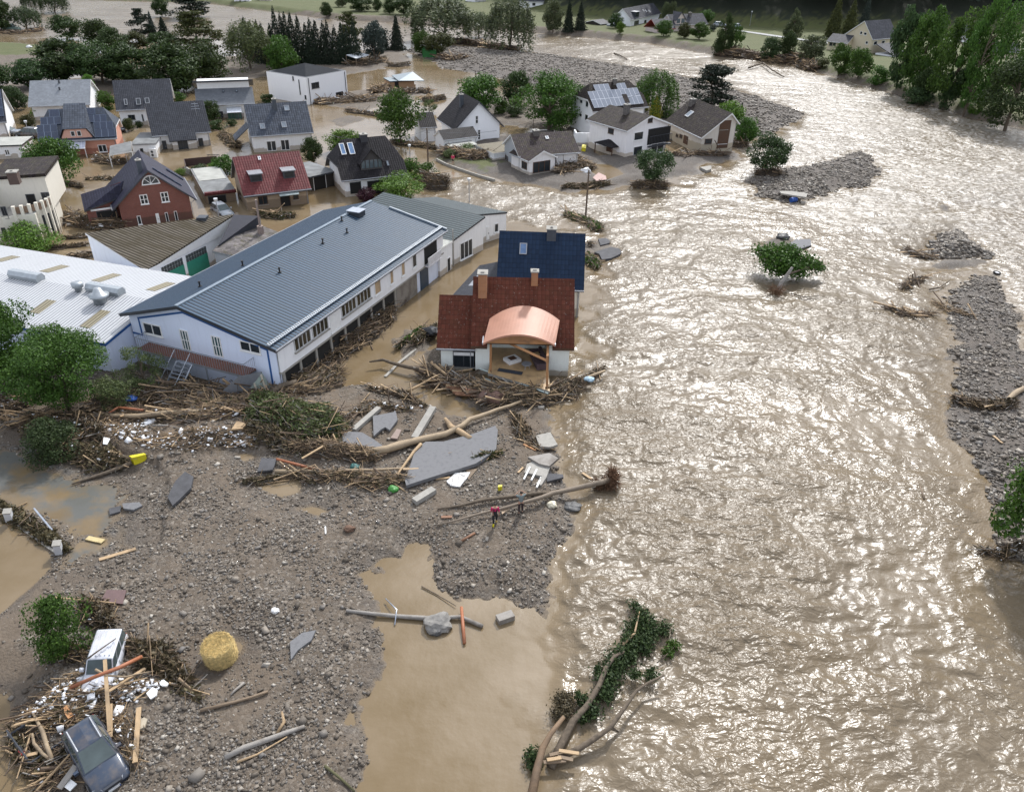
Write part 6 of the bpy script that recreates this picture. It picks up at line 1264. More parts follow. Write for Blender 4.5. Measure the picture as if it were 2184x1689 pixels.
T('round','c',212,602,342,880,'tall dark green tree left of the gabled white house','mid',n=9000,ls=.042); T('round','c',1005,1400,198,570,'green tree directly behind the gabled white house','mid',n=8000); T('shrub','c',1330,1465,420,580,'green bush between gabled house and big trees','mid'); T('round','c',1405,1690,158,490,'dark round tree left of the biggest village tree','dark',n=7000); T('round','c',1580,2165,172,740,'biggest bright green tree of the village','mid',n=14000,ls=.034); T('shrub','c',1480,1620,420,560,'pale shrub under the dark round tree','grey'); T('shrub','c',1455,1600,500,610,'dark hedge at the foot of the dark round tree','dark')
T('shrub','c',425,602,1015,1200,'round green shrub right of the black roof house','mid'); T('shrub','c',545,765,1055,1235,'round green shrub beside the heaped roots','mid'); T('shrub','c',192,642,1165,1415,'bright green bush at the corner of the long building','bright',n=6000,ls=.045); T('shrub','c',835,950,925,1015,'pale green bush in debris before the garage','grey'); T('shrub','c',955,1155,875,975,'grey green bush on the heap before the garage','grey'); T('airy','c',630,755,435,570,'thin pale sapling behind the annex','grey')
T('willow','d',705,1068,128,530,'rounded green willow behind the solar roofed house','mid',n=9000); T('thuja','d',842,948,352,560,'tall yellow conifer beside the willow','yellow'); T('thuja','d',765,840,298,490,'smaller yellow conifer at the solar roof edge','yellow'); T('thuja','d',945,1000,365,560,'dark green columnar conifer beside the yellow one','dark'); T('shrub','d',985,1085,480,560,'grey green shrub behind the balcony house','grey'); T('pine','d',1185,1590,85,480,'dark spreading pine behind the mono slope house','fir',n=6500); T('shrub','d',1435,1650,405,590,'light green bush at the pine foot','bright'); T('spruce','d',1600,1680,410,560,'small dark fir right of the light green bush','fir'); T('round','d',1578,1775,550,790,'green bush at the corner of the mono slope house','mid')
T('tuft','d',712,1035,830,1150,'undercut round tree on a ball of bare roots before the balcony house','teal',n=7500,ls=.042); T('tuft','d',1680,2035,690,1045,'undercut round tree on a stony mound in the river','teal',n=8000,ls=.042)
# near trees
T('round','e',-330,250,690,1440,'large bright green tree at the left picture edge before the hall','mid',n=32000,ls=.027,xb=60); T('round','e',115,800,990,1600,'light feathery green tree leaning before the hall corner','mid',n=30000,ls=.024,xb=545)
T('airy','e',985,1310,1100,1440,'silvery green young tree under the platform','grey',n=5000,ls=.03); T('shrub','e',760,1080,1340,1570,'silvery green bush at the hall foot','grey',n=5000,ls=.04)
T('shrub','m',215,600,430,700,'dense blue green bush lying in the debris line','teal',n=9000,ls=.035)
T('shrub','o',262,600,300,640,'bright green shrub growing behind the white off roader','mid',n=6500,ls=.045)
T('shrub','D',2105,2330,925,1190,'dense green bush at the lower right picture edge','mid',n=12000,ls=.035)
# ------------------------------------------------------------------ forested hillside
FP = FOREST.p
rs = np.random.RandomState(3); A_ = np.array(FP); N0 = 5200
X = rs.uniform(-60, 480, N0*5); Y = rs.uniform(270, 700, N0*5); s = sd_poly(X, Y, FP); k = (s > 1) & (s < 90); X, Y, s = X[k][:N0], Y[k][:N0], s[k][:N0]; Z = land_h(X, Y)
V_l, C_l = [], []
hh_ = rs.uniform(11, 19, len(X)); ww = rs.uniform(3.5, 6, len(X)); nq = 60
idx = np.repeat(np.arange(len(X)), nq); d = sph(rs, len(idx)); d[:, 2] = np.abs(d[:, 2])*1.1-.25
p = np.stack([X[idx]+d[:, 0]*ww[idx]*.85, Y[idx]+d[:, 1]*ww[idx]*.85, Z[idx]+hh_[idx]*.62+d[:, 2]*hh_[idx]*.4], 1)
v, cv = quads(p, 1.7, rs, .3, .7, None, d); cv = cv*.6+.4*rs.rand(len(X))[idx]
o = bpy.data.objects.new('hillside_forest', np_mesh('hillside_forest', v, len(idx), 4, [LM['fir']], cv)); COL.objects.link(o); setp(o, 'dense dark wooded hillside rising along the top edge', 'forest', None, 'stuff')
# ------------------------------------------------------------------ stones, driftwood, wreckage
BOXF = np.array([[3,2,1,0],[4,5,6,7],[0,1,5,4],[1,2,6,5],[2,3,7,6],[3,0,4,7]])
CUBE = np.array([[-1,-1,-1],[1,-1,-1],[1,1,-1],[-1,1,-1],[-1,-1,1],[1,-1,1],[1,1,1],[-1,1,1]])*.5
def rotm(rs, n, tilt=.5):
    a = rs.rand(n)*6.283; ca, sa = np.cos(a), np.sin(a); z = np.zeros(n); o = np.ones(n)
    Rz = np.stack([ca,-sa,z,sa,ca,z,z,z,o], 1).reshape(-1,3,3); t = rs.normal(scale=tilt, size=n); ct, st = np.cos(t), np.sin(t)
    Rx = np.stack([o,z,z,z,ct,-st,z,st,ct], 1).reshape(-1,3,3); return Rz @ Rx
def chunks(c, size, flat, rs, jit=.22, tilt=.4):
    n = len(c); v = CUBE[None]*(1+rs.uniform(-jit, jit, (n, 8, 3))); v = v*np.stack([size*rs.uniform(.7,1.4,n), size*rs.uniform(.55,1,n), size*flat*rs.uniform(.5,1.2,n)], 1)[:, None, :]
    v = np.einsum('nij,nkj->nki', rotm(rs, n, tilt), v)+c[:, None, :]; f = (BOXF[None]+np.arange(n)[:, None, None]*8).reshape(-1, 4); return v.reshape(-1, 3), f
def sticks(c, d, L_, r):
    n = len(c); d = d/(np.linalg.norm(d, axis=1)[:, None]+1e-9); up = np.array([0,0,1.0]); a = np.cross(d, up)+1e-3; a /= np.linalg.norm(a, axis=1)[:, None]; b_ = np.cross(d, a); vs = []
    for e, s in ((-.5, 1.0), (.5, .45)):
        for k in range(3):
            t = 2.094*k; vs.append(c+d*(L_*e)[:, None]+(a*math.cos(t)+b_*math.sin(t))*(r*s)[:, None])
    v = np.stack(vs, 1).reshape(-1, 3); f = np.array([[0,1,4,3],[1,2,5,4],[2,0,3,5]]); return v, (f[None]+np.arange(n)[:, None, None]*6).reshape(-1, 4)
sm, n, b = mat('river_stone'); cv = attr(n, 'cv'); rp = nd(n, 'ShaderNodeValToRGB'); lk(n, cv, rp.inputs[0]); e = rp.color_ramp.elements; e[0].color = (.07,.056,.042,1); e[1].color = (.36,.33,.285,1)
for p_, c_ in ((.25,(.105,.085,.064,1)),(.5,(.155,.135,.112,1)),(.7,(.135,.125,.115,1)),(.85,(.21,.18,.145,1))): x_ = e.new(p_); x_.color = c_
lk(n, rp.outputs[0], b.inputs['Base Color']); b.inputs['Roughness'].default_value = .75; STONE = sm
rs = np.random.RandomState(9)
def scatter_in(region, n, rs, ymax=70):
    a = np.array(region.p); lo, hi = a.min(0), a.max(0); lo = np.maximum(lo, [-60, 14]); hi = np.minimum(hi, [120, ymax]); u = rs.rand(n*3, 2); y = lo[1]+(hi[1]-lo[1])*u[:, 1]**1.5; x = lo[0]+(hi[0]-lo[0])*u[:, 0]
    k = (sd_poly(x, y, region.p) > -.6) & (np.abs(x) < (y+16)*.78); x, y = x[k][:n], y[k][:n]; return x, y
def stones(name, label, region, n, smed, seed, ymax=70, keep=None):
    rs = np.random.RandomState(seed); x, y = scatter_in(region, n, rs, ymax); z = land_h(x, y); dens = fbm(x*.35, y*.35, 4, 77)
    sl = np.zeros(len(x))
    for r in SILT: sl = np.maximum(sl, smst(r.sd(x, y)/2+.5))
    k = (z > -.02) & (rs.rand(len(x)) < np.clip(.62+dens*.9-sl*.55, .06, 1)); x, y, z = x[k], y[k], z[k]
    s = smed*np.exp(rs.normal(scale=.5, size=len(x))); s = np.clip(s, .03, .42); c = np.stack([x, y, z+s*.12], 1); v, f = chunks(c, s, .5, rs, .3, .35); cv = np.repeat(rs.rand(len(x))**1.15, 6)
    o = bpy.data.objects.new(name, np_mesh(name, v, len(f), 4, [STONE], cv, None, False, f)); COL.objects.link(o); setp(o, label, 'gravel', None, 'stuff')
stones('gravel_stones', 'loose grey river gravel covering the washed out foreground', LAND[0], 125000, .068, 1)
stones('gravel_stones', 'coarse grey shingle on the long bar at the right bank', LAND[5], 22000, .12, 2, 95)
stones('gravel_stones', 'stones strewn on the small bars in mid river', LAND[9], 9000, .16, 3, 170)
stones('gravel_stones', 'distant shingle spread between the far willows and the river bend', LAND[2], 20000, .3, 4, 300)
stones('gravel_stones', 'stones heaped on the small triangular bar by the long shingle bar', LAND[6], 6000, .2, 6, 130)
SOIL = plain('wet_soil', (.045,.033,.023), .9, var=.4, scale=2)
PALEW = wood('broken_wood', (.4,.28,.16)); BROWNW = wood('wet_driftwood', (.12,.08,.05)); STY = plain('white_fragments', (.75,.76,.78), .7); REDW = wood('red_brown_timber', (.2,.1,.055))
def polyline(pts, n):
    P_ = np.array([G(*q) for q in pts]); seg = np.linalg.norm(np.diff(P_, axis=0), axis=1); cum = np.r_[0, np.cumsum(seg)]; t = np.linspace(0, cum[-1], n); return np.stack([np.interp(t, cum, P_[:, i]) for i in range(3)], 1), cum[-1]
HN = [0]
def heap(label, pts, w, h, dens=26, L_=(.6, 2.4), r=.03, mix=(.5,.22,.12), leaf=30, lmat='dead', white=0, name='driftwood_heap', chaos=.55, cat='debris', mound=1.0):
    HN[0] += 1; rs = np.random.RandomState(100+HN[0]); line, Lt = polyline(pts, max(8, int(3))) ; Lt = max(Lt, .8); nn = max(6, int(Lt/.5)); line, _ = polyline(pts, nn)
    tan = np.gradient(line, axis=0); tan /= np.linalg.norm(tan, axis=1)[:, None]+1e-9; nor = np.stack([-tan[:, 1], tan[:, 0], np.zeros(nn)], 1)
    wv = w*.5*(.65+.5*(.5+pnoise(np.arange(nn)*.45, np.full(nn, HN[0]*3.1), 5)))*np.clip(np.minimum(np.arange(nn)+1.2, nn-np.arange(nn)+.2)/3, .3, 1)
    V, F_, M_, C_ = [], [], [], []; off = 0
    # mound
    K = 9; s = np.linspace(-1, 1, K); g = line[:, None, :]+nor[:, None, :]*(wv[:, None]*s[None])[:, :, None]; zz = land_h(g[..., 0].ravel(), g[..., 1].ravel()).reshape(nn, K); zz = np.maximum(zz, -.05)
    g[..., 2] = zz+(1-s[None]**2)*h*.6*mound*(.7+.6*rs.rand(nn, K))-.06; i = np.arange(nn*K).reshape(nn, K); q = np.stack([i[:-1,:-1], i[:-1,1:], i[1:,1:], i[1:,:-1]], -1).reshape(-1, 4)
    V.append(g.reshape(-1, 3)); F_.append(q); M_.append(np.zeros(len(q))); C_.append(rs.rand(len(q))); off += nn*K
    def put(v, f, mi, cv):
        nonlocal off
        V.append(v); F_.append(f+off); M_.append(mi); C_.append(cv); off += len(v)
    area = Lt*w
    def pts_on(n, top=1.0):
        k = rs.randint(0, nn, n); s = rs.uniform(-1, 1, n)*rs.rand(n)**.3*1.05; p = line[k]+nor[k]*(wv[k]*s)[:, None]+tan[k]*rs.uniform(-.4, .4, n)[:, None]; p[:, 2] = np.maximum(land_h(p[:, 0], p[:, 1]), 0)+(1-np.clip(s*s, 0, 1))*h*rs.uniform(.35, top, n); return p, k
    ns = int(area*dens); p, k = pts_on(ns); L1 = rs.uniform(L_[0], L_[1], ns)*rs.uniform(.4, 1, ns); d = tan[k]*1.0+rs.normal(scale=chaos, size=(ns, 3)); d[:, 2] *= .45; rr = r*rs.uniform(.35, 1.3, ns)*(L1/1.5)**.5
    v, f = sticks(p, d, L1, rr); u = rs.rand(ns); m_ = np.where(u < mix[0], 1, np.where(u < mix[0]+mix[1], 2, np.where(u < mix[0]+mix[1]+mix[2], 3, 6))); put(v, f, np.repeat(m_, 3), np.repeat(rs.rand(ns), 3))
    nb = int(area*.9*min(1, dens/26)); p, k = pts_on(nb, 1.25); d = tan[k]+rs.normal(scale=chaos, size=(nb, 3)); d[:, 2] *= .4; v, f = sticks(p, d, rs.uniform(L_[1]*.7, L_[1]*1.4, nb), r*rs.uniform(1.5, 3.2, nb)); put(v, f, np.repeat(np.where(rs.rand(nb) < .5, 2, 1), 3), np.repeat(rs.rand(nb), 3))
    nl = int(area*leaf)
    if nl: p, k = pts_on(nl, 1.1); v, cv = quads(p, .3, rs, .5, .45); put(v, np.arange(nl*4).reshape(-1, 4), np.full(nl, 4), cv)
    if white: nw = int(area*white); p, k = pts_on(nw, 1.05); p[:, 2] += .03; v, f = chunks(p, .1*np.exp(rs.normal(scale=.55, size=nw)), .35, rs, .2, .5); put(v, f, np.repeat(np.where(rs.rand(nw) < .85, 5, 3), 6), np.repeat(rs.rand(nw), 6))
    F_ = np.concatenate(F_); o = bpy.data.objects.new(name, np_mesh(name, np.concatenate(V), len(F_), 4, [SOIL, BROWNW, PALEW, GWOOD, LM[lmat], STY, BARK], np.concatenate(C_), np.concatenate(M_), False, F_)); COL.objects.link(o)
    return setp(o, label, cat, None, 'stuff')
H_ = heap
H_('long tangle of dark branches piled below the gable platform', [('m',700,350),('m',1000,300),('m',1300,240),('m',1550,290),('m',1900,270),('m',2150,255)], 3.0, .8, 60, (.8,3), .035, leaf=60)
H_('second layer of branches between gable tangle and litter band', [('m',760,430),('m',1100,400),('m',1500,400),('m',1800,380)], 2.4, .45, 36, (.8,2.6), .03, (.4,.35,.1), leaf=25, white=2)
H_('matted muddy twigs around the blue green bush', [('m',240,470),('m',420,650),('m',620,700),('m',880,760)], 2.6, .7, 40, (.5,1.8), .022, leaf=120, white=3)
H_('twigs left of the silvery bush behind the blue green bush', [('m',420,440),('m',600,460),('m',720,560)], 2.6, .5, 30, leaf=90, white=2)
H_('pale splintered boards under the left edge tree', [('m',0,440),('m',140,450),('m',330,420)], 1.6, .4, 40, (1.5,3.4), .035, (.2,.6,.15), leaf=10)
H_('branches and litter at the left edge above the flooded road', [('m',0,330),('m',120,360),('m',200,330)], 2.6, .8, 40, white=5)
H_('litter band of splintered wood and white foam pieces', [('m',830,500),('m',1000,560),('m',1150,600),('m',1400,570),('m',1650,560),('m',1800,600)], 2.2, .28, 46, (.4,1.8), .024, (.25,.5,.1), leaf=10, white=12)
H_('white foam crumbs scattered above the litter band', [('m',860,540),('m',1000,470),('m',1100,440)], 1.6, .2, 26, (.4,1.6), .02, (.2,.55,.1), leaf=6, white=16)
H_('broad thicket of uprooted grey green bushes', [('n',60,270),('n',200,330),('n',340,380),('n',500,420)], 5.2, 1.25, 24, (.8,2.6), .022, (.3,.25,.3), leaf=190, lmat='grey')
H_('lower thicket of uprooted grey green branches', [('n',20,400),('n',180,460),('n',330,500)], 2.6, .7, 24, (.8,2.4), .022, (.3,.25,.3), leaf=120, lmat='dead')
H_('root tangle with torn pale wood beside the thicket', [('n',290,520),('n',450,520),('n',580,540),('n',700,570)], 2.0, .95, 90, (.4,1.7), .028, (.4,.42,.05), leaf=30)
H_('driftwood strip along the fallen pale trunk', [('n',250,660),('n',400,670),('n',560,670),('n',700,700),('n',860,690)], 1.5, .5, 55, (.6,2.4), .03, (.4,.35,.05), leaf=50)
H_('small muddy weed mat at the yellow puddle', [('n',0,700),('n',90,690),('n',180,670)], 1.1, .35, 20, leaf=120)
H_('long bank of driftwood washed under the river side wall', [('f',235,1480),('f',400,1390),('f',600,1250),('f',740,1170),('f',900,1060),('f',1000,960)], 3.0, 1.35, 60, (.8,2.8), .035, (.45,.3,.08), leaf=60, white=2)
H_('twigs piled at the near corner of the long building', [('f',240,1500),('f',450,1480),('f',640,1400)], 3.0, .9, 55, leaf=50)
H_('thin driftwood line at the blue door wall', [('f',960,1010),('f',1040,930),('f',1110,890)], 1.0, .6, 40, leaf=30)
H_('driftwood wedged against the torn open house', [('g',120,1400),('g',300,1480),('g',500,1500),('g',700,1560),('g',900,1600)], 2.6, .8, 60, (1,3.4), .05, (.3,.25,.05), leaf=12)
H_('dark branches and roots below the torn open floor', [('g',640,1640),('g',850,1600),('g',1050,1600),('g',1250,1560),('g',1420,1500)], 2.8, .9, 60, (.6,2.6), .035, leaf=60)
H_('branch tips trailing into the river right of the torn house', [('g',1400,1500),('g',1530,1420),('g',1640,1350)], 1.2, .4, 40, (.8,2.4), .025, leaf=40)
H_('twigs and black plastic left of the red brown roof', [('g',10,1120),('g',100,1060),('g',190,1000)], 1.6, .7, 40, leaf=70, lmat='dead')
H_('splintered timber and foam between the two wrecked cars', [('x',260,1060),('x',500,960),('x',700,920),('x',900,880),('x',1100,830)], 3.6, .4, 52, (.5,2.2), .026, (.28,.45,.05), leaf=14, white=22)
H_('white foam boards broken up beside the off roader', [('x',880,900),('x',1050,850),('x',1300,800)], 1.7, .22, 14, (.4,1.4), .02, (.2,.5,.1), leaf=2, white=42)
H_('pale splinters lying right of the dark car', [('x',900,1000),('x',1050,1150),('x',1110,1300),('x',1140,1420)], 1.5, .25, 60, (.4,1.8), .02, (.2,.6,.05), leaf=10, white=6)
H_('brown grass and twigs behind the dark car', [('x',300,1140),('x',430,1080),('x',620,1060)], 1.5, .4, 50, leaf=80)
H_('muddy tangle caught on the trailer', [('x',110,1220),('x',250,1450),('x',420,1480),('x',600,1360)], 1.5, .4, 40, leaf=110, white=2)
H_('boards and splinters at the lower left picture edge', [('x',350,1650),('x',500,1560),('x',640,1480)], 1.7, .35, 40, (.8,2.6), .04, (.25,.5,.1), leaf=20, white=4)
H_('flattened muddy conifer branches right of the off roader', [('x',1150,480),('x',1300,560),('x',1450,660),('x',1560,760)], 2.3, .5, 34, (.8,2.2), .02, leaf=260)
H_('tail of muddy twigs below the flattened conifer', [('x',1500,760),('x',1600,860),('x',1680,900)], 1.3, .25, 30, leaf=90)
H_('dead leafy branches behind the green shrub', [('x',740,130),('x',850,210),('x',900,290)], 2.0, .7, 34, leaf=190, white=2)
H_('weed matted strip left of the off roader', [('x',520,480),('x',600,540),('x',680,560)], 1.4, .5, 30, leaf=120)
H_('strip of matted grass along the drowned fence', [('m',0,1040),('m',100,1130),('m',220,1200),('m',350,1290),('m',470,1370)], 1.3, .4, 30, (.4,1.4), .02, leaf=190)
H_('debris raft round the foot of the lone pole', [('z',0,440),('z',200,520),('z',400,580),('z',560,660),('z',640,760)], 2.2, .5, 40, (.8,3), .03, leaf=90, lmat='mid')
H_('branches pushed against the navy roofed house', [('z',440,1290),('z',520,1420),('z',600,1530)], 2.2, .5, 34, leaf=90, lmat='mid')
H_('twigs at the wall corner of the navy roofed house', [('z',430,1060),('z',510,1060)], 1.4, .5, 34, leaf=40)
H_('driftwood banked against the white cube house', [('b',1480,475),('b',1650,470),('b',1850,455),('b',2050,445)], 3.4, .8, 30, (1,4), .05, leaf=14, white=4)
H_('broken roof wood before the garden house', [('b',2050,380),('b',2184,340)], 3.5, 1.2, 16, (1,4), .07, (.3,.5,.05), leaf=14, white=3)
H_('driftwood line in the shallows behind the lone tree', [('b',1790,560),('b',1960,580),('b',2140,610)], 2.0, .6, 26, leaf=40, white=2)
H_('wreckage filling the brick house carport', [('a',690,1510),('a',850,1560),('a',1050,1590),('a',1200,1590)], 3.4, 1.0, 40, (.8,3), .04, leaf=40, white=3)
H_('driftwood under the leaning carport', [('a',960,930),('a',1100,960),('a',1250,960)], 2.6, .9, 34, leaf=30, white=2)
H_('grass and foam on the mud behind the brick house', [('a',880,1120),('a',1020,1110),('a',1160,1120)], 2.2, .25, 16, leaf=60, white=3)
H_('twigs by the foot of the full green tree', [('a',600,1170),('a',720,1170),('a',800,1200)], 1.6, .5, 30, leaf=50)
H_('branch pile beside the grey pantile house', [('b',560,790),('b',640,850),('b',700,920)], 2.8, .7, 30, leaf=60)
H_('matted twigs between workshop and cream house', [('e',570,400),('e',660,400),('e',750,385)], 1.8, .5, 34, leaf=90)
H_('weed covered low garden wall line', [('e',270,345),('e',450,325),('e',680,305)], 1.0, .4, 30, leaf=70)
H_('twigs on the flooded lane by the brick house', [('e',520,250),('e',600,245),('e',690,235)], 1.2, .4, 30, leaf=70)
H_('green branches before the wine red roofed house', [('b',930,1580),('b',1060,1600),('b',1250,1600)], 2.4, .6, 34, leaf=110, lmat='olive', white=1)
H_('tree limbs heaped on the flat garage frontage', [('c',845,990),('c',1000,1000),('c',1130,1020),('c',1260,1010)], 2.8, 1.2, 60, (1,4), .035, (.3,.4,.1), leaf=60)
H_('ball of torn roots beside the bright green bush', [('c',640,1270),('c',760,1310),('c',870,1310)], 3.4, 1.9, 60, (.5,2.2), .04, leaf=60)
H_('garden debris at the foot of the tall dark tree', [('c',330,860),('c',480,890),('c',620,900),('c',760,930)], 2.6, .5, 22, leaf=90)
H_('driftwood islet left of the gabled house', [('c',640,460),('c',740,450),('c',830,430)], 3.0, .8, 24, leaf=90)
H_('brush heaped at the right end of the bungalow', [('c',1970,1160),('c',2080,1110),('c',2180,1090)], 3.0, .8, 40, (1,4), .035, leaf=60)
H_('driftwood tangle between bungalow and balcony house', [('d',70,860),('d',160,900),('d',260,950),('d',330,1010)], 3.0, .7, 36, leaf=50, white=2)
H_('flattened brush on the gravel by the pole', [('d',100,1170),('d',280,1160),('d',480,1140)], 1.8, .5, 24, leaf=150)
H_('bare root plate under the first undercut tree', [('d',720,1165),('d',860,1150),('d',990,1170)], 3.0, .9, 60, (.5,2), .035, leaf=30)
H_('driftwood before the mono slope house', [('d',1060,880),('d',1250,875),('d',1500,880)], 1.5, .5, 22, (1,4), .05, leaf=20)
H_('stony root mound under the second undercut tree', [('d',1780,1060),('d',1870,1050),('d',1980,1060)], 2.6, 1.3, 34, (.5,2), .035, leaf=8)
H_('dark driftwood by the mono slope house corner', [('d',1560,800),('d',1700,810)], 2.0, 1.0, 30, leaf=30)
H_('drifting raft of wreckage in the far shallows', [('u',885,525),('u',970,530),('u',1050,515)], 2.5, .9, 14, leaf=30, white=2)
H_('pale timber heap at the green container', [('u',1290,465),('u',1400,475),('u',1495,460)], 2.6, .9, 14, (1.5,5), .08, (.3,.4,.1), leaf=20)
H_('wreckage heaped around the garden house', [('u',900,735),('u',1000,740),('u',1210,735)], 2.8, .9, 18, (.8,3), .06, leaf=30, white=3)
H_('dark brush under the firs and shelter', [('u',560,520),('u',700,510),('u',860,480)], 4.0, 1.0, 8, (1,4), .07, leaf=30)
H_('roots and brush at the feet of the great willows', [('u',1360,345),('u',1500,350),('u',1640,375),('u',1900,410)], 4.0, 1.4, 8, (1,5), .08, leaf=20)
H_('driftwood at the foot of the far bank birches', [('v',1550,410),('v',1700,420),('v',1860,440)], 4.5, 1.6, 10, (1,5), .1, leaf=20)
H_('uprooted trees jammed at the far bank bend', [('w',140,480),('w',260,500),('w',400,470),('w',520,560)], 4.5, 1.5, 16, (1,5), .08, (.35,.35,.1), leaf=40, lmat='olive')
H_('wreckage in the meadow at the top left', [('t',-20,260),('t',150,270),('t',330,240)], 5, .8, 5, (1,4), .08, leaf=14, white=.5)
H_('branches stranded left of the shingle bar', [('r',1060,1050),('r',1180,1090),('r',1290,1080)], 1.3, .35, 36, (1,3), .05, (.5,.2,.1), leaf=8)
H_('driftwood at the tip of the triangular bar', [('r',1155,695),('r',1210,725),('r',1290,735)], 1.4, .5, 30, (1,3), .05, leaf=14)
H_('broken boughs standing in the shallows', [('r',1130,920),('r',1190,880),('r',1250,870)], 1.2, .5, 26, (1,3), .06, leaf=4)
H_('weathered branches on the left rim of the bar', [('r',1335,1020),('r',1430,1060),('r',1520,1090)], 1.3, .3, 36, (1,2.6), .035, (.3,.4,.1), leaf=30)
H_('uprooted stump mat across the shingle bar', [('r',1450,1620),('r',1600,1650),('r',1780,1640)], 1.8, .7, 60, (.5,2), .03, leaf=120)
H_('small litter raft at the lower right bank', [('s',1450,690),('s',1520,700),('s',1600,660)], 1.4, .35, 30, leaf=40, white=8)
H_('loose branches at the first slabs by the channel', [('n',1500,330),('n',1560,440),('n',1620,500)], 1.5, .4, 34, leaf=60)
H_('twigs caught at the head of the channel', [('n',700,180),('n',860,200),('n',980,270)], 1.5, .4, 24, leaf=50, white=3)
H_('weeds on the small spit beside the long channel', [('f',1080,1210),('f',1170,1150),('f',1250,1090)], 1.3, .45, 30, leaf=110, lmat='mid')
H_('twigs and mud thinly scattered over the large asphalt slab', [('n',1000,520),('n',1150,560),('n',1280,500)], 2.2, .12, 16, (.3,1.2), .018, leaf=14, mound=.1)
H_('weed clump hanging off the lower edge of the large slab', [('n',1290,570),('n',1340,550),('n',1400,545)], 1.1, .4, 30, leaf=200, lmat='olive')
H_('mixed rubble and twigs above the cracked slab', [('n',560,320),('n',620,300),('n',700,260),('n',900,290)], 1.6, .3, 30, leaf=40, white=5)
H_('brush mat between thicket and concrete beam', [('n',470,330),('n',520,390),('n',500,470)], 2.0, .6, 40, leaf=90, lmat='grey')
H_('splintered stems lying on top of the gable tangle', [('m',1250,330),('m',1600,360),('m',1950,330)], 2.4, .7, 50, (1,3.4), .04, (.35,.45,.08), leaf=30, lmat='olive')
H_('loose litter and bark on the silt left of the litter band', [('m',600,560),('m',760,480),('m',900,460)], 1.6, .25, 30, leaf=40, white=6)
# -- individual timbers
def log(label, pts, r, m_=None, name='log', cat='log', cap=True, bark=0):
    n_ = len(pts); W_ = [G(q[0], q[1], q[2], q[3] if len(q) > 3 else .12) for q in pts]
    P2, R2 = [], []; rr = r if isinstance(r, (list, tuple)) else [r*(1-.5*i/(n_-1)) for i in range(n_)]
    for i in range(n_-1):
        k = max(1, int(np.linalg.norm(W_[i+1]-W_[i])/.8))
        for j in range(k): t = j/k; P2.append(W_[i]*(1-t)+W_[i+1]*t+np.random.RandomState(len(P2)+int(abs(W_[0][0]*10))).normal(scale=rr[i]*.22, size=3)); R2.append((rr[i]*(1-t)+rr[i+1]*t)*random.uniform(.88, 1.12))
    P2.append(W_[-1]); R2.append(rr[-1]); o0 = np.array(P2[0]); t = MB(); t.tube([tuple(p-o0) for p in P2], R2, 0, 8); o = t.build(name, m_ or BARK, None, True); o.location = tuple(o0); return setp(o, label, cat)
LOGP = wood('debarked_trunk', (.33,.25,.16)); RUSTP = plain('orange_pipe_plastic', (.3,.11,.05), .6); BLUEF = plain('blue_plastic', (.02,.08,.32), .5)
log('long pale debarked trunk lying across the slabs', [('n',670,540,.35),('n',850,490,.3),('n',1000,445,.35),('n',1110,420,.35),('n',1250,345,.4),('n',1400,290,.45),('n',1540,235,.5)], [.34,.3,.27,.24,.2,.16,.1], LOGP)
log('bare bough rising from the pale trunk over the river edge', [('n',1560,230,.3),('n',1700,210,.3),('n',1790,190,.3),('n',1830,150,.4),('n',1900,105,.5),('n',2010,65,.6)], .2, LOGP)
log('smooth straight stem parallel to the gravel', [('n',145,632,.3),('n',350,634,.3),('n',520,632,.3),('n',760,622,.25),('n',1010,616,.2)], .15, LOGP)
log('forked pale limb crossing the trunk', [('n',970,475,.5),('n',900,560,.4),('n',850,630,.3),('n',820,700,.15)], .13, PALEW)
log('thick broken stub beside the large slab', [('n',1110,340,.3),('n',1150,385,.3),('n',1250,450,.25)], [.12,.25,.22], PALEW)
log('dark leafless tree fallen over the channel', [('n',680,15,.6),('n',760,5,.6),('n',900,45,.6),('n',1050,75,.5),('n',1200,95,.4)], [.06,.14,.17,.2,.22])
log('straight pole propped between channel and house', [('n',885,190,.15),('n',1080,85,.8)], .12, PALEW)
log('curved red brown root below the strip', [('n',570,665,.2),('n',640,695,.15),('n',700,700,.15),('n',715,730,.1)], .09, REDW)
log('orange drain pipe at the left of the straight stem', [('n',155,563,.3),('n',260,590,.3),('n',370,620,.25)], [.1,.1,.1], RUSTP, 'pipe', 'pipe')
log('dark trunk in the far debris of the river bank slab', [('n',1500,330,.1),('n',1530,380,.1),('n',1560,430,.1)], .18)
log('long bleached trunk beneath the gable tangle', [('m',720,392,.4),('m',840,412,.4),('m',1000,402,.45),('m',1200,388,.4),('m',1425,380,.35)], [.1,.16,.18,.18,.19], LOGP)
log('orange pipe poking from the gable tangle', [('m',850,345,.7),('m',1030,366,.6)], [.08,.08], RUSTP, 'pipe', 'pipe')
log('second orange pipe crossing the first', [('m',780,390,.5),('m',850,345,.7)], [.08,.08], RUSTP, 'pipe', 'pipe')
log('thick stem leaning at the collapsed shed', [('m',1880,285,.5),('m',2000,215,.7),('m',2130,160,.9)], [.25,.24,.2])
log('grey curved branch in the litter band', [('m',1095,480,.15),('m',1200,485,.15),('m',1320,510,.15),('m',1410,518,.1)], .08, GWOOD)
log('thin trunk reaching into the flooded road', [('m',515,897,.1),('m',650,855,.12),('m',800,800,.2),('m',945,742,.3)], [.05,.1,.13,.14])
log('broken butt of a pale limb by the yellow crate', [('m',750,645,.4),('m',800,670,.35),('m',880,700,.2)], [.16,.15,.1], PALEW)
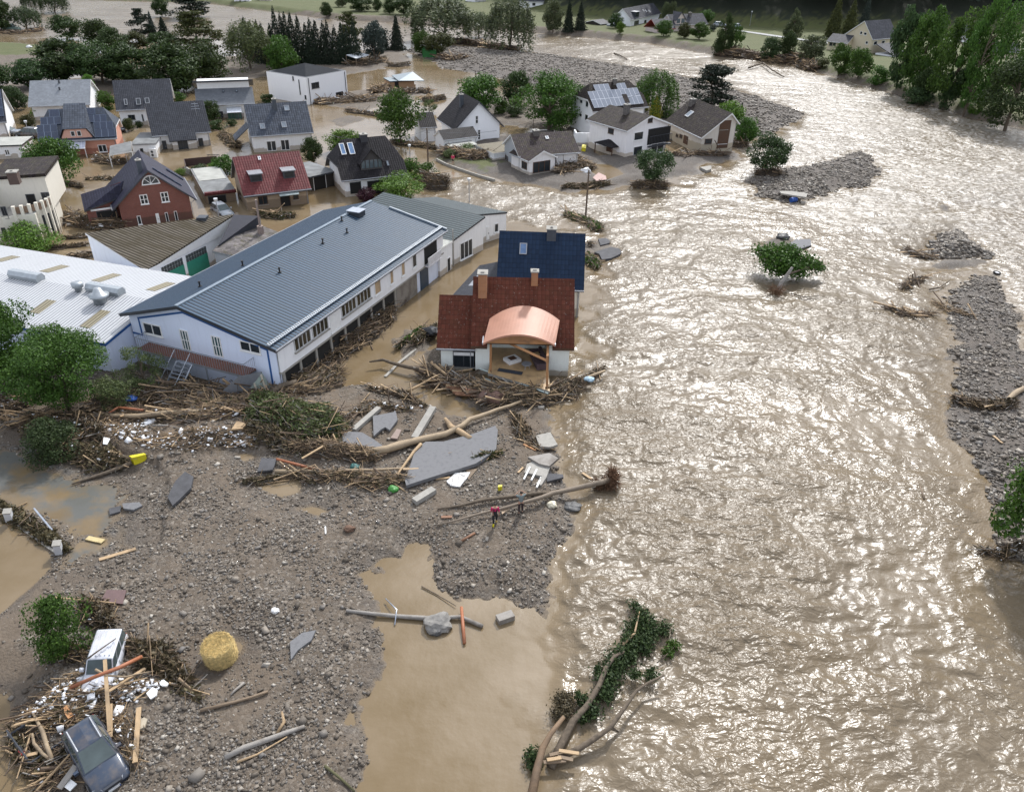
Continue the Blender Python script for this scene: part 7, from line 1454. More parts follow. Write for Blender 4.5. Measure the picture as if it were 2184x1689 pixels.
log('heavy timber lying across the pond neck', [('p',220,455,.12),('p',370,466,.15),('p',500,478,.15),('p',640,486,.15),('p',820,488,.12),('p',940,532,.1)], [.1,.12,.13,.13,.12,.12], GWOOD, 'beam', 'beam')
log('orange post standing out of the pond neck', [('p',828,432,.3),('p',845,622,.1)], [.09,.09], RUSTP, 'pipe', 'pipe')
log('thin grey rod bent across the timber', [('p',430,385,.2),('p',487,445,.3),('p',478,525,.05)], [.04,.04,.04], GALV, 'rod', 'rod')
log('twig lying in the yellow puddle', [('p',620,322,.05),('p',700,365,.05),('p',800,425,.1)], .04)
log('long grey log on the lower gravel', [('o',1482,1348,.12),('o',1600,1290,.12),('o',1740,1240,.12),('o',1880,1190,.12),('o',2005,1142,.12)], [.11,.13,.14,.12,.09], GWOOD)
log('split pale board under the long grey log', [('o',1560,1380,.08),('o',1690,1330,.08),('o',1890,1210,.08)], .06, PALEW)
log('forked broken stick above the grey log', [('o',1825,1185,.1),('o',1865,1110,.2),('o',1855,1045,.35)], [.07,.09,.05], PALEW)
log('straight dark pole on the silt sheet', [('o',1320,1040,.1),('o',1540,980,.1),('o',1765,912,.1)], [.09,.08,.07], MWOOD)
log('pale forked branch on the silt', [('o',1610,855,.1),('o',1545,905,.1),('o',1520,935,.08)], .08, GWOOD)
log('long orange pipe laid over the white off roader', [('x',600,808,.5),('x',800,720,1.15),('x',1000,640,1.15),('x',1195,550,.6)], [.1,.1,.1,.1], RUSTP, 'pipe', 'pipe')
log('thin branch lying on the off roader roof', [('x',680,608,.9),('x',800,520,1.4),('x',980,395,1.3)], .05, BARK, 'branch', 'branch')
log('crooked branch across the off roader bonnet', [('x',805,660,1.2),('x',900,710,1.1),('x',1050,722,.7),('x',1180,690,.4),('x',1300,670,.3)], .06, LOGP, 'branch', 'branch')
log('crooked debarked bough behind the trailer', [('x',250,970,.3),('x',310,1080,.5),('x',360,1180,.6),('x',390,1300,.6),('x',445,1425,.4)], [.05,.07,.09,.09,.09], LOGP, 'branch', 'branch')
log('second debarked bough over the trailer', [('x',275,1200,.3),('x',290,1280,.4),('x',370,1360,.5),('x',450,1425,.4)], [.05,.07,.08,.09], LOGP, 'branch', 'branch')
log('dark branch in the foam and splinters', [('x',390,1080,.2),('x',540,1030,.25),('x',680,1040,.25),('x',890,995,.2)], .06, BARK, 'branch', 'branch')
log('thin fallen trunk resting beside the walkers', [('q',1370,425,.3),('q',1080,440,.3),('q',850,465,.3),('q',600,500,.25),('q',360,545,.2),('q',70,600,.1)], [.17,.15,.13,.12,.1,.05])
log('floating stick in mid river at the right', [('s',1178,395,.05),('s',1203,468,.05)], [.08,.07], MWOOD)
log('pale trunk rolled onto the right shingle bar', [('s',1535,65,.2),('s',1580,30,.25),('s',1640,-10,.3)], [.22,.22,.2], LOGP)
log('bent leafless bough in the shallows by the bar', [('r',1285,928,.1),('r',1350,915,.2),('r',1412,868,.3)], .1)
log('leafless drowned tree at the far bend', [('w',10,540,.5),('w',120,500,.8),('w',200,560,.8),('w',290,612,.3)], .25)
log('floating limb in the far river', [('v',700,425,.2),('v',750,440,.4),('v',805,472,.2)], .22)
log('mossy pole at the bottom edge of the gravel', [('p',115,1265,.1),('p',190,1335,.1),('p',265,1400,.1)], [.08,.07,.05], plain('mossy_wood',(.09,.085,.04),.9))
log('loose orange brown board above the walkers', [('n',1190,1035,.05),('n',1275,982,.05)], [.09,.08], REDW, 'plank', 'plank')
def plank(label, fr, x0, y0, x1, y1, w=.22, th=.05, m_=PALEW, z0=.06, z1=None, name='plank', cat='plank'):
    a = G(fr, x0, y0, z0); c = G(fr, x1, y1, z0 if z1 is None else z1); d = c-a; L = np.linalg.norm(d); o = MB(); o.box((0,-w/2,-th/2),(L,w/2,th/2)); ob = o.build(name, m_, None); X = Vector(d/L); Z = Vector((0,0,1)); Y = Z.cross(X).normalized(); Z = X.cross(Y)
    M = Matrix.Identity(4)
    for i, c_ in enumerate((X, Y, Z)): M[0][i], M[1][i], M[2][i] = c_
    M[0][3], M[1][3], M[2][3] = a; ob.matrix_world = M; return setp(ob, label, cat)
plank('long pale plank standing over both cars wreckage', 'x', 885,575,925,1180, .17,.07, PALEW, 1.25, .35); plank('second plank beside the longest one', 'x', 930,950,930,1230, .2,.06, PALEW, .4,.3)
plank('narrow plank right of the dark car', 'x', 1172,978,1140,1442, .22,.06, PALEW, .2); plank('pale batten sloping off the bonnet', 'x', 920,842,1225,648, .16,.06, PALEW, .6,.3); plank('orange board in the splinters', 'x', 540,975,600,1060, .25,.05, OWOOD, .35); plank('batten left of the off roader nose', 'x', 370,885,560,815, .12,.05, PALEW, .2)
plank('splintered board at the trailer', 'x', 170,1395,320,1360,.16,.06,PALEW,.4); plank('grey board near the dark car door', 'x', 500,1660,640,1470,.3,.05,GWOOD,.3,.5); plank('white board at the bottom edge', 'x', 560,1660,620,1600,.5,.05,WHITE,.25)
plank('pale plank on the gravel left of centre', 'm', 712,1440,975,1362, .25,.08); plank('yellowish plank in the flooded road', 'm', 625,1282,742,1308, .35,.05, wood('yellow_plank',(.5,.4,.2)))
plank('concrete beam at the head of the slabs', 'n', 592,402,735,278, .42,.3, CONC, .2, name='beam', cat='beam'); plank('long concrete beam standing off the slab', 'n', 935,450,1040,278, .5,.35, CONC, .2,.5, name='beam', cat='beam'); plank('short concrete beam on the gravel', 'n', 935,805,1045,738, .5,.35, CONC, .18, name='beam', cat='beam')
plank('pale batten beside the tiled panel', 'n', 1055,677,1135,668, .16,.06); plank('small pale batten near the broken pallet', 'q', 980,190,1035,130, .14,.05); plank('pink plank left of the walkers', 'q', 110,690,235,685,.22,.05,REDW); plank('floating plank near the root plate','q',1705,190,1810,260,.18,.05)
plank('pale batten on the strip', 'n', 870,622,1010,615,.12,.06,PALEW,.35); plank('angled batten on the root strip','n',640,660,800,658,.1,.06,PALEW,.3); plank('plank in the green thicket','n',300,560,420,490,.15,.06,PALEW,.9); plank('orange plank near the slab litter','n',1550,480,1620,515,.15,.05,OWOOD)
plank('stray plank at the right bar','s',1475,190,1530,235,.16,.06,PALEW); plank('white rod on the gravel','n',432,945,434,985,.08,.06,WHITE); plank('metal pole leaning in the drowned fence','m',245,1072,375,1228,.1,.1,GALV,.5,.3,name='pole',cat='pole')
plank('square timber block at the pond corner','p',1018,500,1100,472,.5,.35,GWOOD,.15,name='beam',cat='beam'); plank('leaning board before the wine red house','b',1055,1585,1170,1465,.2,.08,PALEW,.2,1.8)
for i,(x0,y0,x1,y1) in enumerate(((1115,125,1045,265),(1212,112,1130,275),(1280,155,1190,355))): plank('white rail %s on the broken grate slab' % ('left','middle','right')[i], 'q', x0,y0,x1,y1,.12,.08,plain('pale_rail',(.6,.6,.58),.6),.25,name='rail',cat='rail')
for i in range(9): plank('red brown timber layered against the torn house number %s from the left' % ('one','two','three','four','five','six','seven','eight','nine')[i] if False else ('upper','lower','split','long','short','tilted','dark','thin','broad')[i]+' red brown timber in the stack below the torn house','g',215+i*18+random.uniform(-10,10),1440+i*15,640+i*12,1455+i*16+random.uniform(-15,15),.22,.12,REDW if i%3 else PALEW,.5-.03*i)
def slab(label, fr, pts, th=.15, m_=None, z=.12, name='asphalt_slab', cat='slab', tilt=None):
    zs = [z]*len(pts) if tilt is None else [z+tilt*i/len(pts) for i in range(len(pts))]
    W_ = [G(fr, x, y, zs[i]) for i, (x, y) in enumerate(pts)]; zt = max(p[2] for p in W_) if tilt is None else None; o0 = np.array(W_[0]); m = MB()
    top = [Vector((p[0]-o0[0], p[1]-o0[1], (zt if zt is not None else p[2])-o0[2])) for p in W_]
    nn_ = Vector((0,0,0))
    for i in range(len(top)): nn_ += top[i].cross(top[(i+1)%len(top)])
    if nn_.z < 0: top.reverse()
    m.shell([top], th); o = m.build(name, m_ or ASPH_M, None); o.location = tuple(o0); return setp(o, label, cat)
ASPH_M = plaster('old_asphalt', (.15,.15,.155), 0, dirt=.9); ASPD = plain('dark_asphalt', (.06,.06,.065), .85, var=.3, scale=1.5, bumpd=.02)
slab('large asphalt slab at the water edge under the pale trunk','n',[(945,500),(1000,470),(1100,470),(1270,420),(1390,375),(1405,400),(1395,520),(1280,592),(1180,625),(1100,650),(890,716),(882,690),(905,620)],.28,z=.3)
slab('cracked asphalt slab left of the concrete beam','n',[(525,405),(640,415),(700,450),(755,490),(745,500),(600,500),(535,520)],.2,z=.25); slab('upper asphalt slab between the concrete beams','n',[(700,322),(830,298),(840,345),(795,400),(770,385),(745,400),(705,435)],.2,z=.25)
slab('pinkish paving piece below the upper slab','n',[(835,393),(862,400),(838,452),(800,448)],.12,plain('pink_paving',(.26,.2,.17),.9)); slab('dark torn asphalt tongue on the gravel','m',[(1205,990),(1230,930),(1262,880),(1330,812),(1390,850),(1372,930),(1290,1010),(1240,1055)],.2,ASPD,.25)
slab('grey asphalt piece at the flooded road edge','m',[(880,1045),(1000,1028),(1022,1050),(960,1085),(890,1080)],.15); slab('dark asphalt piece at the flooded road edge','m',[(780,1070),(870,1050),(862,1092),(790,1115)],.15,ASPD)
slab('leaf shaped grey slab on the gravel','o',[(1910,590),(1990,530),(2080,515),(2050,580),(1960,640),(1915,705)],.12); slab('dark patch of road surface by the thicket','m',[(1880,720),(1990,715),(1960,810),(1850,815)],.15,ASPD)
slab('concrete base of the broken grate','q',[(1080,100),(1220,75),(1340,170),(1300,260),(1240,340),(1180,310),(1250,240),(1050,190)],.25,CONC,.12); slab('brown timber plate over the grate','q',[(1090,10),(1330,10),(1430,80),(1330,160),(1220,110)],.2,GWOOD,.35,'timber_plate','plate'); slab('slab piece above the broken grate','n',[(1618,430),(1700,425),(1742,500),(1700,512),(1640,500)],.2,CONC,.15)
slab('dark slab tip standing in the river','n',[(1682,648),(1772,668),(1775,684),(1682,690)],.15,ASPD,.12); slab('dark road slab by the navy house','z',[(560,1205),(720,1150),(900,1100),(1060,1130),(1120,1190),(1090,1240),(900,1330),(720,1350),(660,1240)],.25,ASPD,.2); slab('smaller road slab by the navy house','z',[(640,930),(800,922),(882,970),(870,1020),(690,1060)],.2,ASPD,.15)
slab('long pale slab on the mid river bar','r',[(370,328),(450,326),(540,352),(532,377),(450,365),(380,348)],.2,CONC,.6); slab('pair of tilted plates above the fallen river tree','r',[(412,660),(470,620),(560,618),(566,655),(500,676)],.15,ASPH_M,.2); slab('thick concrete block by the mono slope house','d',[(1290,985),(1390,970),(1392,1000),(1350,1015)],.4,CONC,.4)
slab('white tiled wall panel lying on the gravel','n',[(1115,690),(1165,642),(1250,640),(1235,668),(1190,720),(1140,712)],.1,brick('white_tiles',(.7,.7,.7),(.62,.63,.64),(.25,.23,.2),s=3.2),.12,'tiled_panel','panel'); slab('brown backing board of the tiled panel','n',[(1225,625),(1290,618),(1240,680)],.06,MWOOD,.08,'board','board')
slab('brown veneered board below the plank','o',[(662,325),(702,243),(832,247),(808,337)],.06,plain('veneer',(.13,.08,.075),.4),.1,'board','board'); slab('tan board beside the magenta clad walker','q',[(785,600),(862,560),(880,600),(800,655)],.05,plain('cardboard',(.42,.32,.22),.9),.3,'board','board')
slab('wooden slatted pallet piece at the litter band','m',[(1665,520),(1700,445),(1785,465),(1745,520)],.12,PALEW,.25,'pallet','pallet'); slab('white sheet upright in the twigs','m',[(745,560),(790,570),(775,630),(745,625)],.05,WHITE,.5,'sheet','sheet'); slab('white foam sheet beside the off roader','x',[(1235,860),(1290,810),(1330,830),(1320,875),(1270,905)],.08,WHITE,.25,'foam_sheet','foam'); slab('rounded white plastic piece right of the foam','x',[(1345,765),(1380,745),(1425,780),(1410,798),(1365,795)],.08,WHITE,.2,'plastic_piece','plastic')
slab('pale stone plate right of the dark car','x',[(1170,1090),(1215,1060),(1245,1075),(1220,1140),(1175,1170)],.12,plain('sandstone',(.38,.33,.25),.9),.12,'stone_plate','stone'); slab('pinkish awning piece by the pole','d',[(350,1075),(400,1048),(465,1075),(470,1100),(380,1112)],.06,plain('pink_sheet',(.4,.27,.24),.8),.5,'sheet','sheet')
# boulders
def boulder(label, fr, x, y, r, seed, m_=CONC, flat=.6):
    p = G(fr, x, y); bm = bmesh.new(); bmesh.ops.create_icosphere(bm, subdivisions=3, radius=1); rs = np.random.RandomState(seed)
    for v in bm.verts: q = v.co; k = 1+.28*float(pnoise(q.x*1.3+seed, q.y*1.3+q.z, seed))+.1*float(pnoise(q.x*4, q.y*4+q.z*3, seed+1)); v.co = Vector((q.x*k*r*1.2, q.y*k*r, q.z*k*r*flat))
    me = bpy.data.meshes.new('boulder'); bm.to_mesh(me); bm.free(); me.materials.append(m_); o = bpy.data.objects.new('boulder', me); COL.objects.link(o); o.location = (p[0], p[1], p[2]+r*flat*.4); return setp(o, label, 'rock')
boulder('big grey boulder in the pond neck','p',705,530,.68,3,plain('grey_rock',(.2,.19,.175),.9,var=.2,bumpd=.03)); boulder('dark rounded rock below the boulder','p',692,562,.35,5,STONE if False else plain('dark_rock',(.06,.06,.06),.6)); boulder('square dark rock in the river shallows','q',1590,575,.5,6,plain('dark_rock',(.06,.06,.06)),.3)
boulder('rusty brown rock right of the puddle','D',745,1130,.3,8,plain('rusty_rock',(.12,.07,.045),.9)); boulder('rounded rock beside the small rubble island','r',392,612,.7,9,plain('dark_rock',(.06,.06,.06)))
boulder('mud streaked rock below the torn house','n',1370,225,.9,12,plain('red_earth',(.15,.09,.07),.9))
# -- fallen and drifting trees
def cl_at(fr, x, y, rpx, z, n, rs, flat=.7):
    p = G(fr, x, y, z); q = RN.T @ (p-[0,0,CAMH]); r = rpx*FR[fr][2]/1.696*(-q[2])/FPX; d = sph(rs, n)*(rs.rand(n)**.33*(1+.5*rs.normal(size=n)*.6))[:, None]; return p+d*np.array([r, r, r*flat]), d
def fallen(label, limbs, clusters, lm, nleaf=260, ls=.16, roots=(), cat='tree', name='fallen_tree'):
    rs = np.random.RandomState(len(label)); q0 = limbs[0][0][0]; o0 = G(q0[0], q0[1], q0[2]); t = thing(name, label, cat, tuple(o0))
    for k, (pts, r0, r1, m_) in enumerate(limbs):
        W_ = [G(*q)-o0 for q in pts]; n_ = len(W_); m = MB(); m.tube([tuple(w) for w in W_], [r0+(r1-r0)*i/(n_-1) for i in range(n_)], 0, 8); m.build('trunk' if k == 0 else 'branch', m_, t, True)
    v, d = [], []
    for c in clusters: a, b_ = cl_at(c[0], c[1], c[2], c[3]*1.3, c[4], int(nleaf*1.5*(c[3]/60)**2)+20, rs); v.append(a); d.append(b_)
    if v: v = np.concatenate(v); d = np.concatenate(d); qv, cv = quads(v-o0, ls, rs, .3, .6, None, d*.6); o = bpy.data.objects.new('foliage', np_mesh('foliage', qv, len(v), 4, [LM[lm]], cv)); COL.objects.link(o); o.parent = t
    if roots:
        c, dd, L1 = [], [], []
        for (fr, x, y, rpx, z) in roots: a, b_ = cl_at(fr, x, y, rpx, z, 240, rs, 1.0); c.append(a-o0); dd.append(b_+rs.normal(scale=.4, size=b_.shape))
        c = np.concatenate(c); dd = np.concatenate(dd); v, f = sticks(c, dd, rs.uniform(.3, .9, len(c)), np.full(len(c), .025)); o = bpy.data.objects.new('root_plate', np_mesh('root_plate', v, len(f), 4, [plain('earthy_root',(.14,.075,.04),.9,var=.4)], None, None, False, f)); COL.objects.link(o); o.parent = t
    return t
fallen('uprooted tree with green crown stranded in the lower river', [([('y',160,1780,.2),('y',215,1500,.4),('y',262,1320,.6),('y',330,1200,.8),('y',442,1055,1.0)],.22,.1,wood('peeled_bark',(.2,.13,.075))), ([('y',330,1480,.1),('y',430,1270,.2),('y',520,1090,.35),('y',640,960,.5),('y',740,790,.6),('y',800,640,.7),('y',870,545,.7),('y',950,508,.6)],.22,.08,BARK), ([('y',400,1400,.2),('y',560,1330,.35),('y',700,1240,.5),('y',835,1145,.7),('y',960,970,.8),('y',1050,840,.8),('y',1150,770,.7),('y',1290,705,.8)],.17,.05,BARK), ([('y',940,450,.6),('y',1040,350,.7),('y',1062,250,.7),('y',1080,170,.6)],.07,.03,PALEW), ([('y',835,1145,.6),('y',900,1180,.1)],.1,.05,BARK)],
 [('y',1040,110,40,.3),('y',1090,170,50,.4),('y',1110,240,70,.4),('y',1030,300,70,.3),('y',1170,300,80,.4),('y',1290,310,60,.3),('y',1130,400,80,.4),('y',1010,430,80,.4),('y',920,540,90,.4),('y',990,540,70,.3),('y',870,640,90,.35),('y',810,750,90,.3),('y',790,860,80,.3),('y',640,930,60,.4),('y',690,1010,60,.3),('y',600,1060,50,.3),('y',570,880,40,.4),('y',180,1370,60,.3),('y',190,1460,50,.2),('y',1180,690,55,.5),('y',1050,700,45,.5),('y',1120,480,60,.2),('y',740,660,40,.3)], 'teal', 210, .15)
fallen('small green spray drifting right of the stranded tree', [([('y',1230,600,.1),('y',1300,540,.2),('y',1400,440,.2)],.03,.02,BARK)], [('y',1370,450,45,.15),('y',1320,510,40,.15)], 'mid', 330, .14, name='drifting_branch', cat='branch')
fallen('ball of muddy weed caught on the stranded tree', [([('y',400,1120,.2),('y',430,950,.6)],.05,.03,BARK)], [('y',420,910,60,.5),('y',450,980,60,.5),('y',400,1030,50,.3),('y',480,900,50,.4)], 'dead', 420, .12, name='weed_ball', cat='weed')
for i,(x0,y0,x1,y1,m_) in enumerate(((400,1340,570,1365,PALEW),(300,1420,420,1400,PALEW),(390,1390,520,1420,MWOOD),(270,1440,460,1425,MWOOD),(320,1380,470,1345,MWOOD))): plank(('topmost pale','left pale','lower dark','lowest dark','inner dark')[i]+' board jammed between the stranded trunks','y',x0,y0,x1,y1,.16,.08,m_,.6-.05*i)
fallen('half drowned leafy tree leaning in mid river', [([('r',355,945,.1),('r',385,880,.8),('r',420,835,1.5),('r',450,790,2.3)],.28,.14,GWOOD), ([('r',420,835,1.5),('r',520,800,1.5),('r',590,780,1.6)],.12,.05,BARK), ([('r',440,950,.1),('r',520,972,.2),('r',612,965,.15)],.07,.04,BARK)], [('r',285,700,55,2.2),('r',345,720,65,2.4),('r',400,690,55,2.6),('r',450,710,60,2.5),('r',330,780,60,1.6),('r',400,770,60,1.8),('r',460,780,55,1.6),('r',530,760,60,1.6),('r',590,780,45,1.5),('r',490,820,45,1.0),('r',265,690,30,2.2),('r',620,790,25,1.3),('r',390,820,40,1.0)], 'mid', 420, .3, [('r',350,945,55,.3)])
fallen('long fallen trunk with upturned root plate reaching into the river', [([('q',2010,270,.7),('q',1900,300,.7),('q',1600,372,.6),('q',1370,420,.5),('q',1240,470,.45),('q',1000,537,.45),('q',800,592,.4),('q',550,652,.3),('q',300,722,.2),('q',70,778,.1)],.21,.04,wood('grey_brown_bark',(.19,.15,.11)))], [], 'dead', 10, .1, [('q',2050,200,60,.8),('q',2050,290,60,.6),('q',2000,300,60,.5),('q',2045,250,60,.7),('q',1900,320,60,.3)], name='fallen_tree')
# ------------------------------------------------------------------ hay bale, vehicles, street furniture, people
def lathe(m, prof, seg=20, mi=0):
    k = len(m.v); n_ = len(prof)
    for r, z in prof:
        for j in range(seg): a = 2*math.pi*j/seg; m.v.append(tuple(m.pt((r*math.cos(a), r*math.sin(a), z))))
    for i in range(n_-1):
        for j in range(seg): q = (j+1) % seg; m.f.append((k+i*seg+j, k+i*seg+q, k+(i+1)*seg+q, k+(i+1)*seg+j)); m.m.append(mi); m.uv += [(0,0)]*4
p = G('o',1462,690); t = thing('hay_bale', 'round golden straw bale standing on the lower gravel', 'straw bale', tuple(p), .3); rs = np.random.RandomState(2)
STRAW = plain('straw', (.66,.5,.22), .85, var=.35, scale=7, bumpd=.03); m = MB(); lathe(m, [(0,0),(.68,0),(.76,.1),(.78,.6),(.76,1.0),(.7,1.12),(.4,1.15),(0,1.12)], 32); o = m.build('bale_roll', STRAW, t, True)
a = rs.rand(5200)*6.283; z = rs.uniform(.02,1.12,5200); c = np.stack([.78*np.cos(a), .78*np.sin(a), z], 1); k = rs.rand(5200) < .42; rr = np.sqrt(rs.rand(5200))*.76; c[k] = np.stack([rr*np.cos(a), rr*np.sin(a), np.full(5200,1.16)], 1)[k]
tg = np.stack([-np.sin(a), np.cos(a), np.zeros(5200)], 1)+rs.normal(scale=.35, size=(5200,3)); v, f = sticks(c, tg, rs.uniform(.12,.4,5200), np.full(5200,.008)); ob = bpy.data.objects.new('straw', np_mesh('straw', v, len(f), 4, [STRAW], None, None, False, f)); COL.objects.link(ob); ob.parent = t; ob['kind'] = 'stuff'; t.rotation_euler = (.1,-.06,.3)
def carpaint(name, c, mud=.5):
    if name in ALLM: return ALLM[name]
    m, n, b = mat(name); oc = coord(n); col = mixc(n, mth(n, 'MULTIPLY', rng(n, noise(n, oc, 1.5, 6, .65), .45, .65), mud), c, (.2,.15,.1)); lk(n, col, b.inputs['Base Color']); b.inputs['Roughness'].default_value = .28; b.inputs['Coat Weight'].default_value = .5; b.inputs['Coat Roughness'].default_value = .1; ALLM[name] = m; return m
TYRE = plain('tyre_rubber', (.02,.02,.02), .9); RIM = plain('wheel_rim', (.4,.41,.43), .35, .7); LAMP = glassm('headlamp_glass', (.45,.47,.5), .1)
def grid_body(stn, seg=None):
    """loft of rounded sections: stn = (x, half width bottom, half width top, z bottom, z top)"""
    m = MB(); ring = []
    for (x, wb, wt, zb, zt) in stn:
        k = len(m.v); zm = zb+(zt-zb)*.55
        for (y, z) in ((wb*.9,zb),(wb,zb+.12),(wb*1.0,zm),(wt,zt-.06),(wt*.86,zt),(0,zt+.025),(-wt*.86,zt),(-wt,zt-.06),(-wb*1.0,zm),(-wb,zb+.12),(-wb*.9,zb)): m.v.append((x,y,z))
        ring.append(k)
    for i in range(len(ring)-1):
        for j in range(11): q = (j+1) % 11; m.f.append((ring[i]+j, ring[i+1]+j, ring[i+1]+q, ring[i]+q)); m.m.append(0); m.uv += [(0,0)]*4
    for k, rv in ((ring[0], 0), (ring[-1], 1)):
        f = tuple(k+j for j in range(11)); m.f.append(f if not rv else f[::-1]); m.m.append(0); m.uv += [(0,0)]*11
    return m
def car(label, pos, heading, paint, L=4.6, Wd=1.86, Ht=1.7, boxy=False, pitch=0.0, roll=0.0, detail=True, rails=False, cat='car', name='car', group=None, lift=0.0):
    t = thing(name, label, cat, tuple(pos), 0, group); t.rotation_euler = Euler((roll, pitch, heading)); hL, hw = L/2, Wd/2; t.location.z += lift
    zb, belt = .3, Ht*.6; hood = belt-.04 if not boxy else belt-.02
    b_ = grid_body([(-hL, hw*.84, hw*.78, zb+.12, belt-.18), (-hL+.08, hw*.96, hw*.9, zb, belt-.03), (-hL+.6, hw, hw*.94, zb-.05, belt), (0, hw, hw*.94, zb-.05, belt), (hL*.42, hw, hw*.94, zb-.05, hood), (hL*.75, hw*.98, hw*.9, zb-.03, hood-.06), (hL-.18, hw*.92, hw*.82, zb, hood-.17), (hL-.02, hw*.8, hw*.66, zb+.1, hood-.34)])
    bo = b_.build('body', paint, t, True)
    xf, xr_ = hL*.4, -hL+.12; tf, tr = xf-(.85 if not boxy else .5), xr_+(.35 if not boxy else .12); wt = hw*(.7 if not boxy else .8); zt = Ht-.04
    m = MB(); Bt = [(xr_,-hw*.9,belt-.02),(xf,-hw*.88,belt-.02),(xf,hw*.88,belt-.02),(xr_,hw*.9,belt-.02)]; Tp = [(tr,-wt,zt),(tf,-wt,zt),(tf,wt,zt),(tr,wt,zt)]
    for i in range(4): j=(i+1)%4; m.poly([Bt[i],Bt[j],Tp[j],Tp[i]])
    m.poly([Tp[0],Tp[1],(tf-.15,0,zt+.05),(tr+.15,0,zt+.05)]); m.poly([(tr+.15,0,zt+.05),(tf-.15,0,zt+.05),Tp[2],Tp[3]]); m.poly([Tp[1],Tp[2],(tf-.15,0,zt+.05)]); m.poly([Tp[3],Tp[0],(tr+.15,0,zt+.05)])
    cb = m.build('roof', paint, t); bv = cb.modifiers.new('b','BEVEL'); bv.width = .05; bv.segments = 3; wl = cb.modifiers.new('w','WELD'); wl.merge_threshold = .002; cb.modifiers.move(1,0)
    def lerp(a, c, u): return Vector(a)*(1-u)+Vector(c)*u
    def pane(q, nm, ins=.06):
        c = sum((Vector(x) for x in q), Vector())/4; nn_ = (Vector(q[1])-Vector(q[0])).cross(Vector(q[3])-Vector(q[0])).normalized(); m = MB(); qq = [lerp(x, c, ins*1.6)+nn_*.018 for x in q]; m.shell([qq], .012, up=tuple(-nn_)); m.build(nm, glassm('car_glass', (.07,.09,.09), .08), t)
    pane([Bt[1],Bt[2],Tp[2],Tp[1]], 'windscreen'); pane([Bt[3],Bt[0],Tp[0],Tp[3]], 'rear_window')
    for (a, c, ta, tc) in ((Bt[0],Bt[1],Tp[0],Tp[1]),(Bt[2],Bt[3],Tp[2],Tp[3])):
        for u0, u1 in ((0,.3),(.32,.62),(.64,1)): pane([lerp(a,c,u0),lerp(a,c,u1),lerp(ta,tc,u1),lerp(ta,tc,u0)], 'side_window', .07)
    for sx in (hL*.62, -hL*.6):
        for sy in (-1, 1):
            w = MB(); y = sy*(hw-.06); w.tube([(sx,y-.12*sy,.34),(sx,y+.09*sy,.34)], .35, 0, 16); wo = w.build('wheel', TYRE, t); w = MB(); w.tube([(sx,y+.05*sy,.34),(sx,y+.1*sy,.34)], .21, 0, 12); w.build('rim', RIM, wo)
    for sy in (-1, 1):
        w = MB(); x = hL-.17; w.poly([(x+.1,sy*hw*.5,hood-.3),(x-.12,sy*hw*.88,hood-.3),(x-.2,sy*hw*.9,hood-.14),(x+.02,sy*hw*.52,hood-.16)][::sy]); w.build('headlight', LAMP, t)
        w = MB(); w.box((xf-.35,min(sy*hw,sy*(hw+.2)),belt-.02),(xf-.2,max(sy*hw,sy*(hw+.2)),belt+.14)); w.build('wing_mirror', paint, t)
        w = MB(); w.box((-hL+.0,min(sy*hw*.62,sy*hw*.85),belt-.35),(-hL+.06,max(sy*hw*.62,sy*hw*.85),belt-.12)); w.build('tail_light', plain('red_lens',(.3,.02,.015),.3), t)
        if rails: w = MB(); w.tube([(tr+.1,sy*wt*.86,zt+.02),(tr+.3,sy*wt*.86,zt+.09),(tf-.2,sy*wt*.86,zt+.09),(tf,sy*wt*.86,zt+.02)], .028, 0, 6); w.build('roof_rail', plain('rail_silver',(.6,.62,.64),.3,.5), t)
    if detail:
        w = MB(); w.box((hL-.1,-hw*.45,zb+.28),(hL+.015,hw*.45,zb+.45)); w.build('grille', DARKM, t); w = MB(); w.box((hL-.05,-.26,zb+.1),(hL+.04,.26,zb+.22)); pl_ = w.build('number_plate', WHITE, t); w = MB(); w.box((hL+.035,.21,zb+.105),(hL+.045,.258,zb+.215)); w.build('plate_band', BLUEF, pl_)
        for sy in (-1,1):
            for x in (-hL*.05, -hL*.42): w = MB(); w.tube([(x,sy*(hw*.965),belt-.02),(x,sy*(hw+.004),belt*.6)], .008, 0, 4); w.build('door_seam', DARKM, t)
            w = MB(); w.box((.1,min(sy*hw*.97,sy*(hw+.03)),belt-.16),(.28,max(sy*hw*.97,sy*(hw+.03)),belt-.12)); w.build('door_handle', paint, t)
    if boxy:
        for k in range(5): w = MB(); y = -wt*.7+k*wt*.35; w.box((tr+.1,y-.03,zt+.03),(tf-.15,y+.03,zt+.085)); w.build('roof_rib', paint, t)
    return t
p = P('x',812,1372,.75); car('dark blue off roader nose down in the wreckage at the lower left', (p[0],p[1],gz(p[0],p[1])-.18), math.radians(-44), carpaint('dark_blue_paint',(.028,.042,.07),.35), 3.8, 1.66, 1.45, pitch=.1, roll=.06, rails=True)
p = P('x',862,590,.9); car('white boxy off roader with ribbed roof half buried behind the wreckage', (p[0],p[1],gz(p[0],p[1])-.32), math.radians(-81), carpaint('white_car_paint',(.55,.57,.62),.35), 3.6, 1.5, 1.5, boxy=True, pitch=.07, roll=-.08)
p = G('a',1178,640); car('dark blue car parked under the carport by the ball trees', tuple(p), math.radians(-60), carpaint('navy_paint',(.02,.03,.05)), 4.2,1.75,1.45, detail=False)
p = G('a',62,695); car('silver blue car behind the small white flat building', (p[0],p[1]+1,0), math.radians(5), carpaint('silver_blue_paint',(.2,.24,.3)), 4.3,1.75,1.45, detail=False)
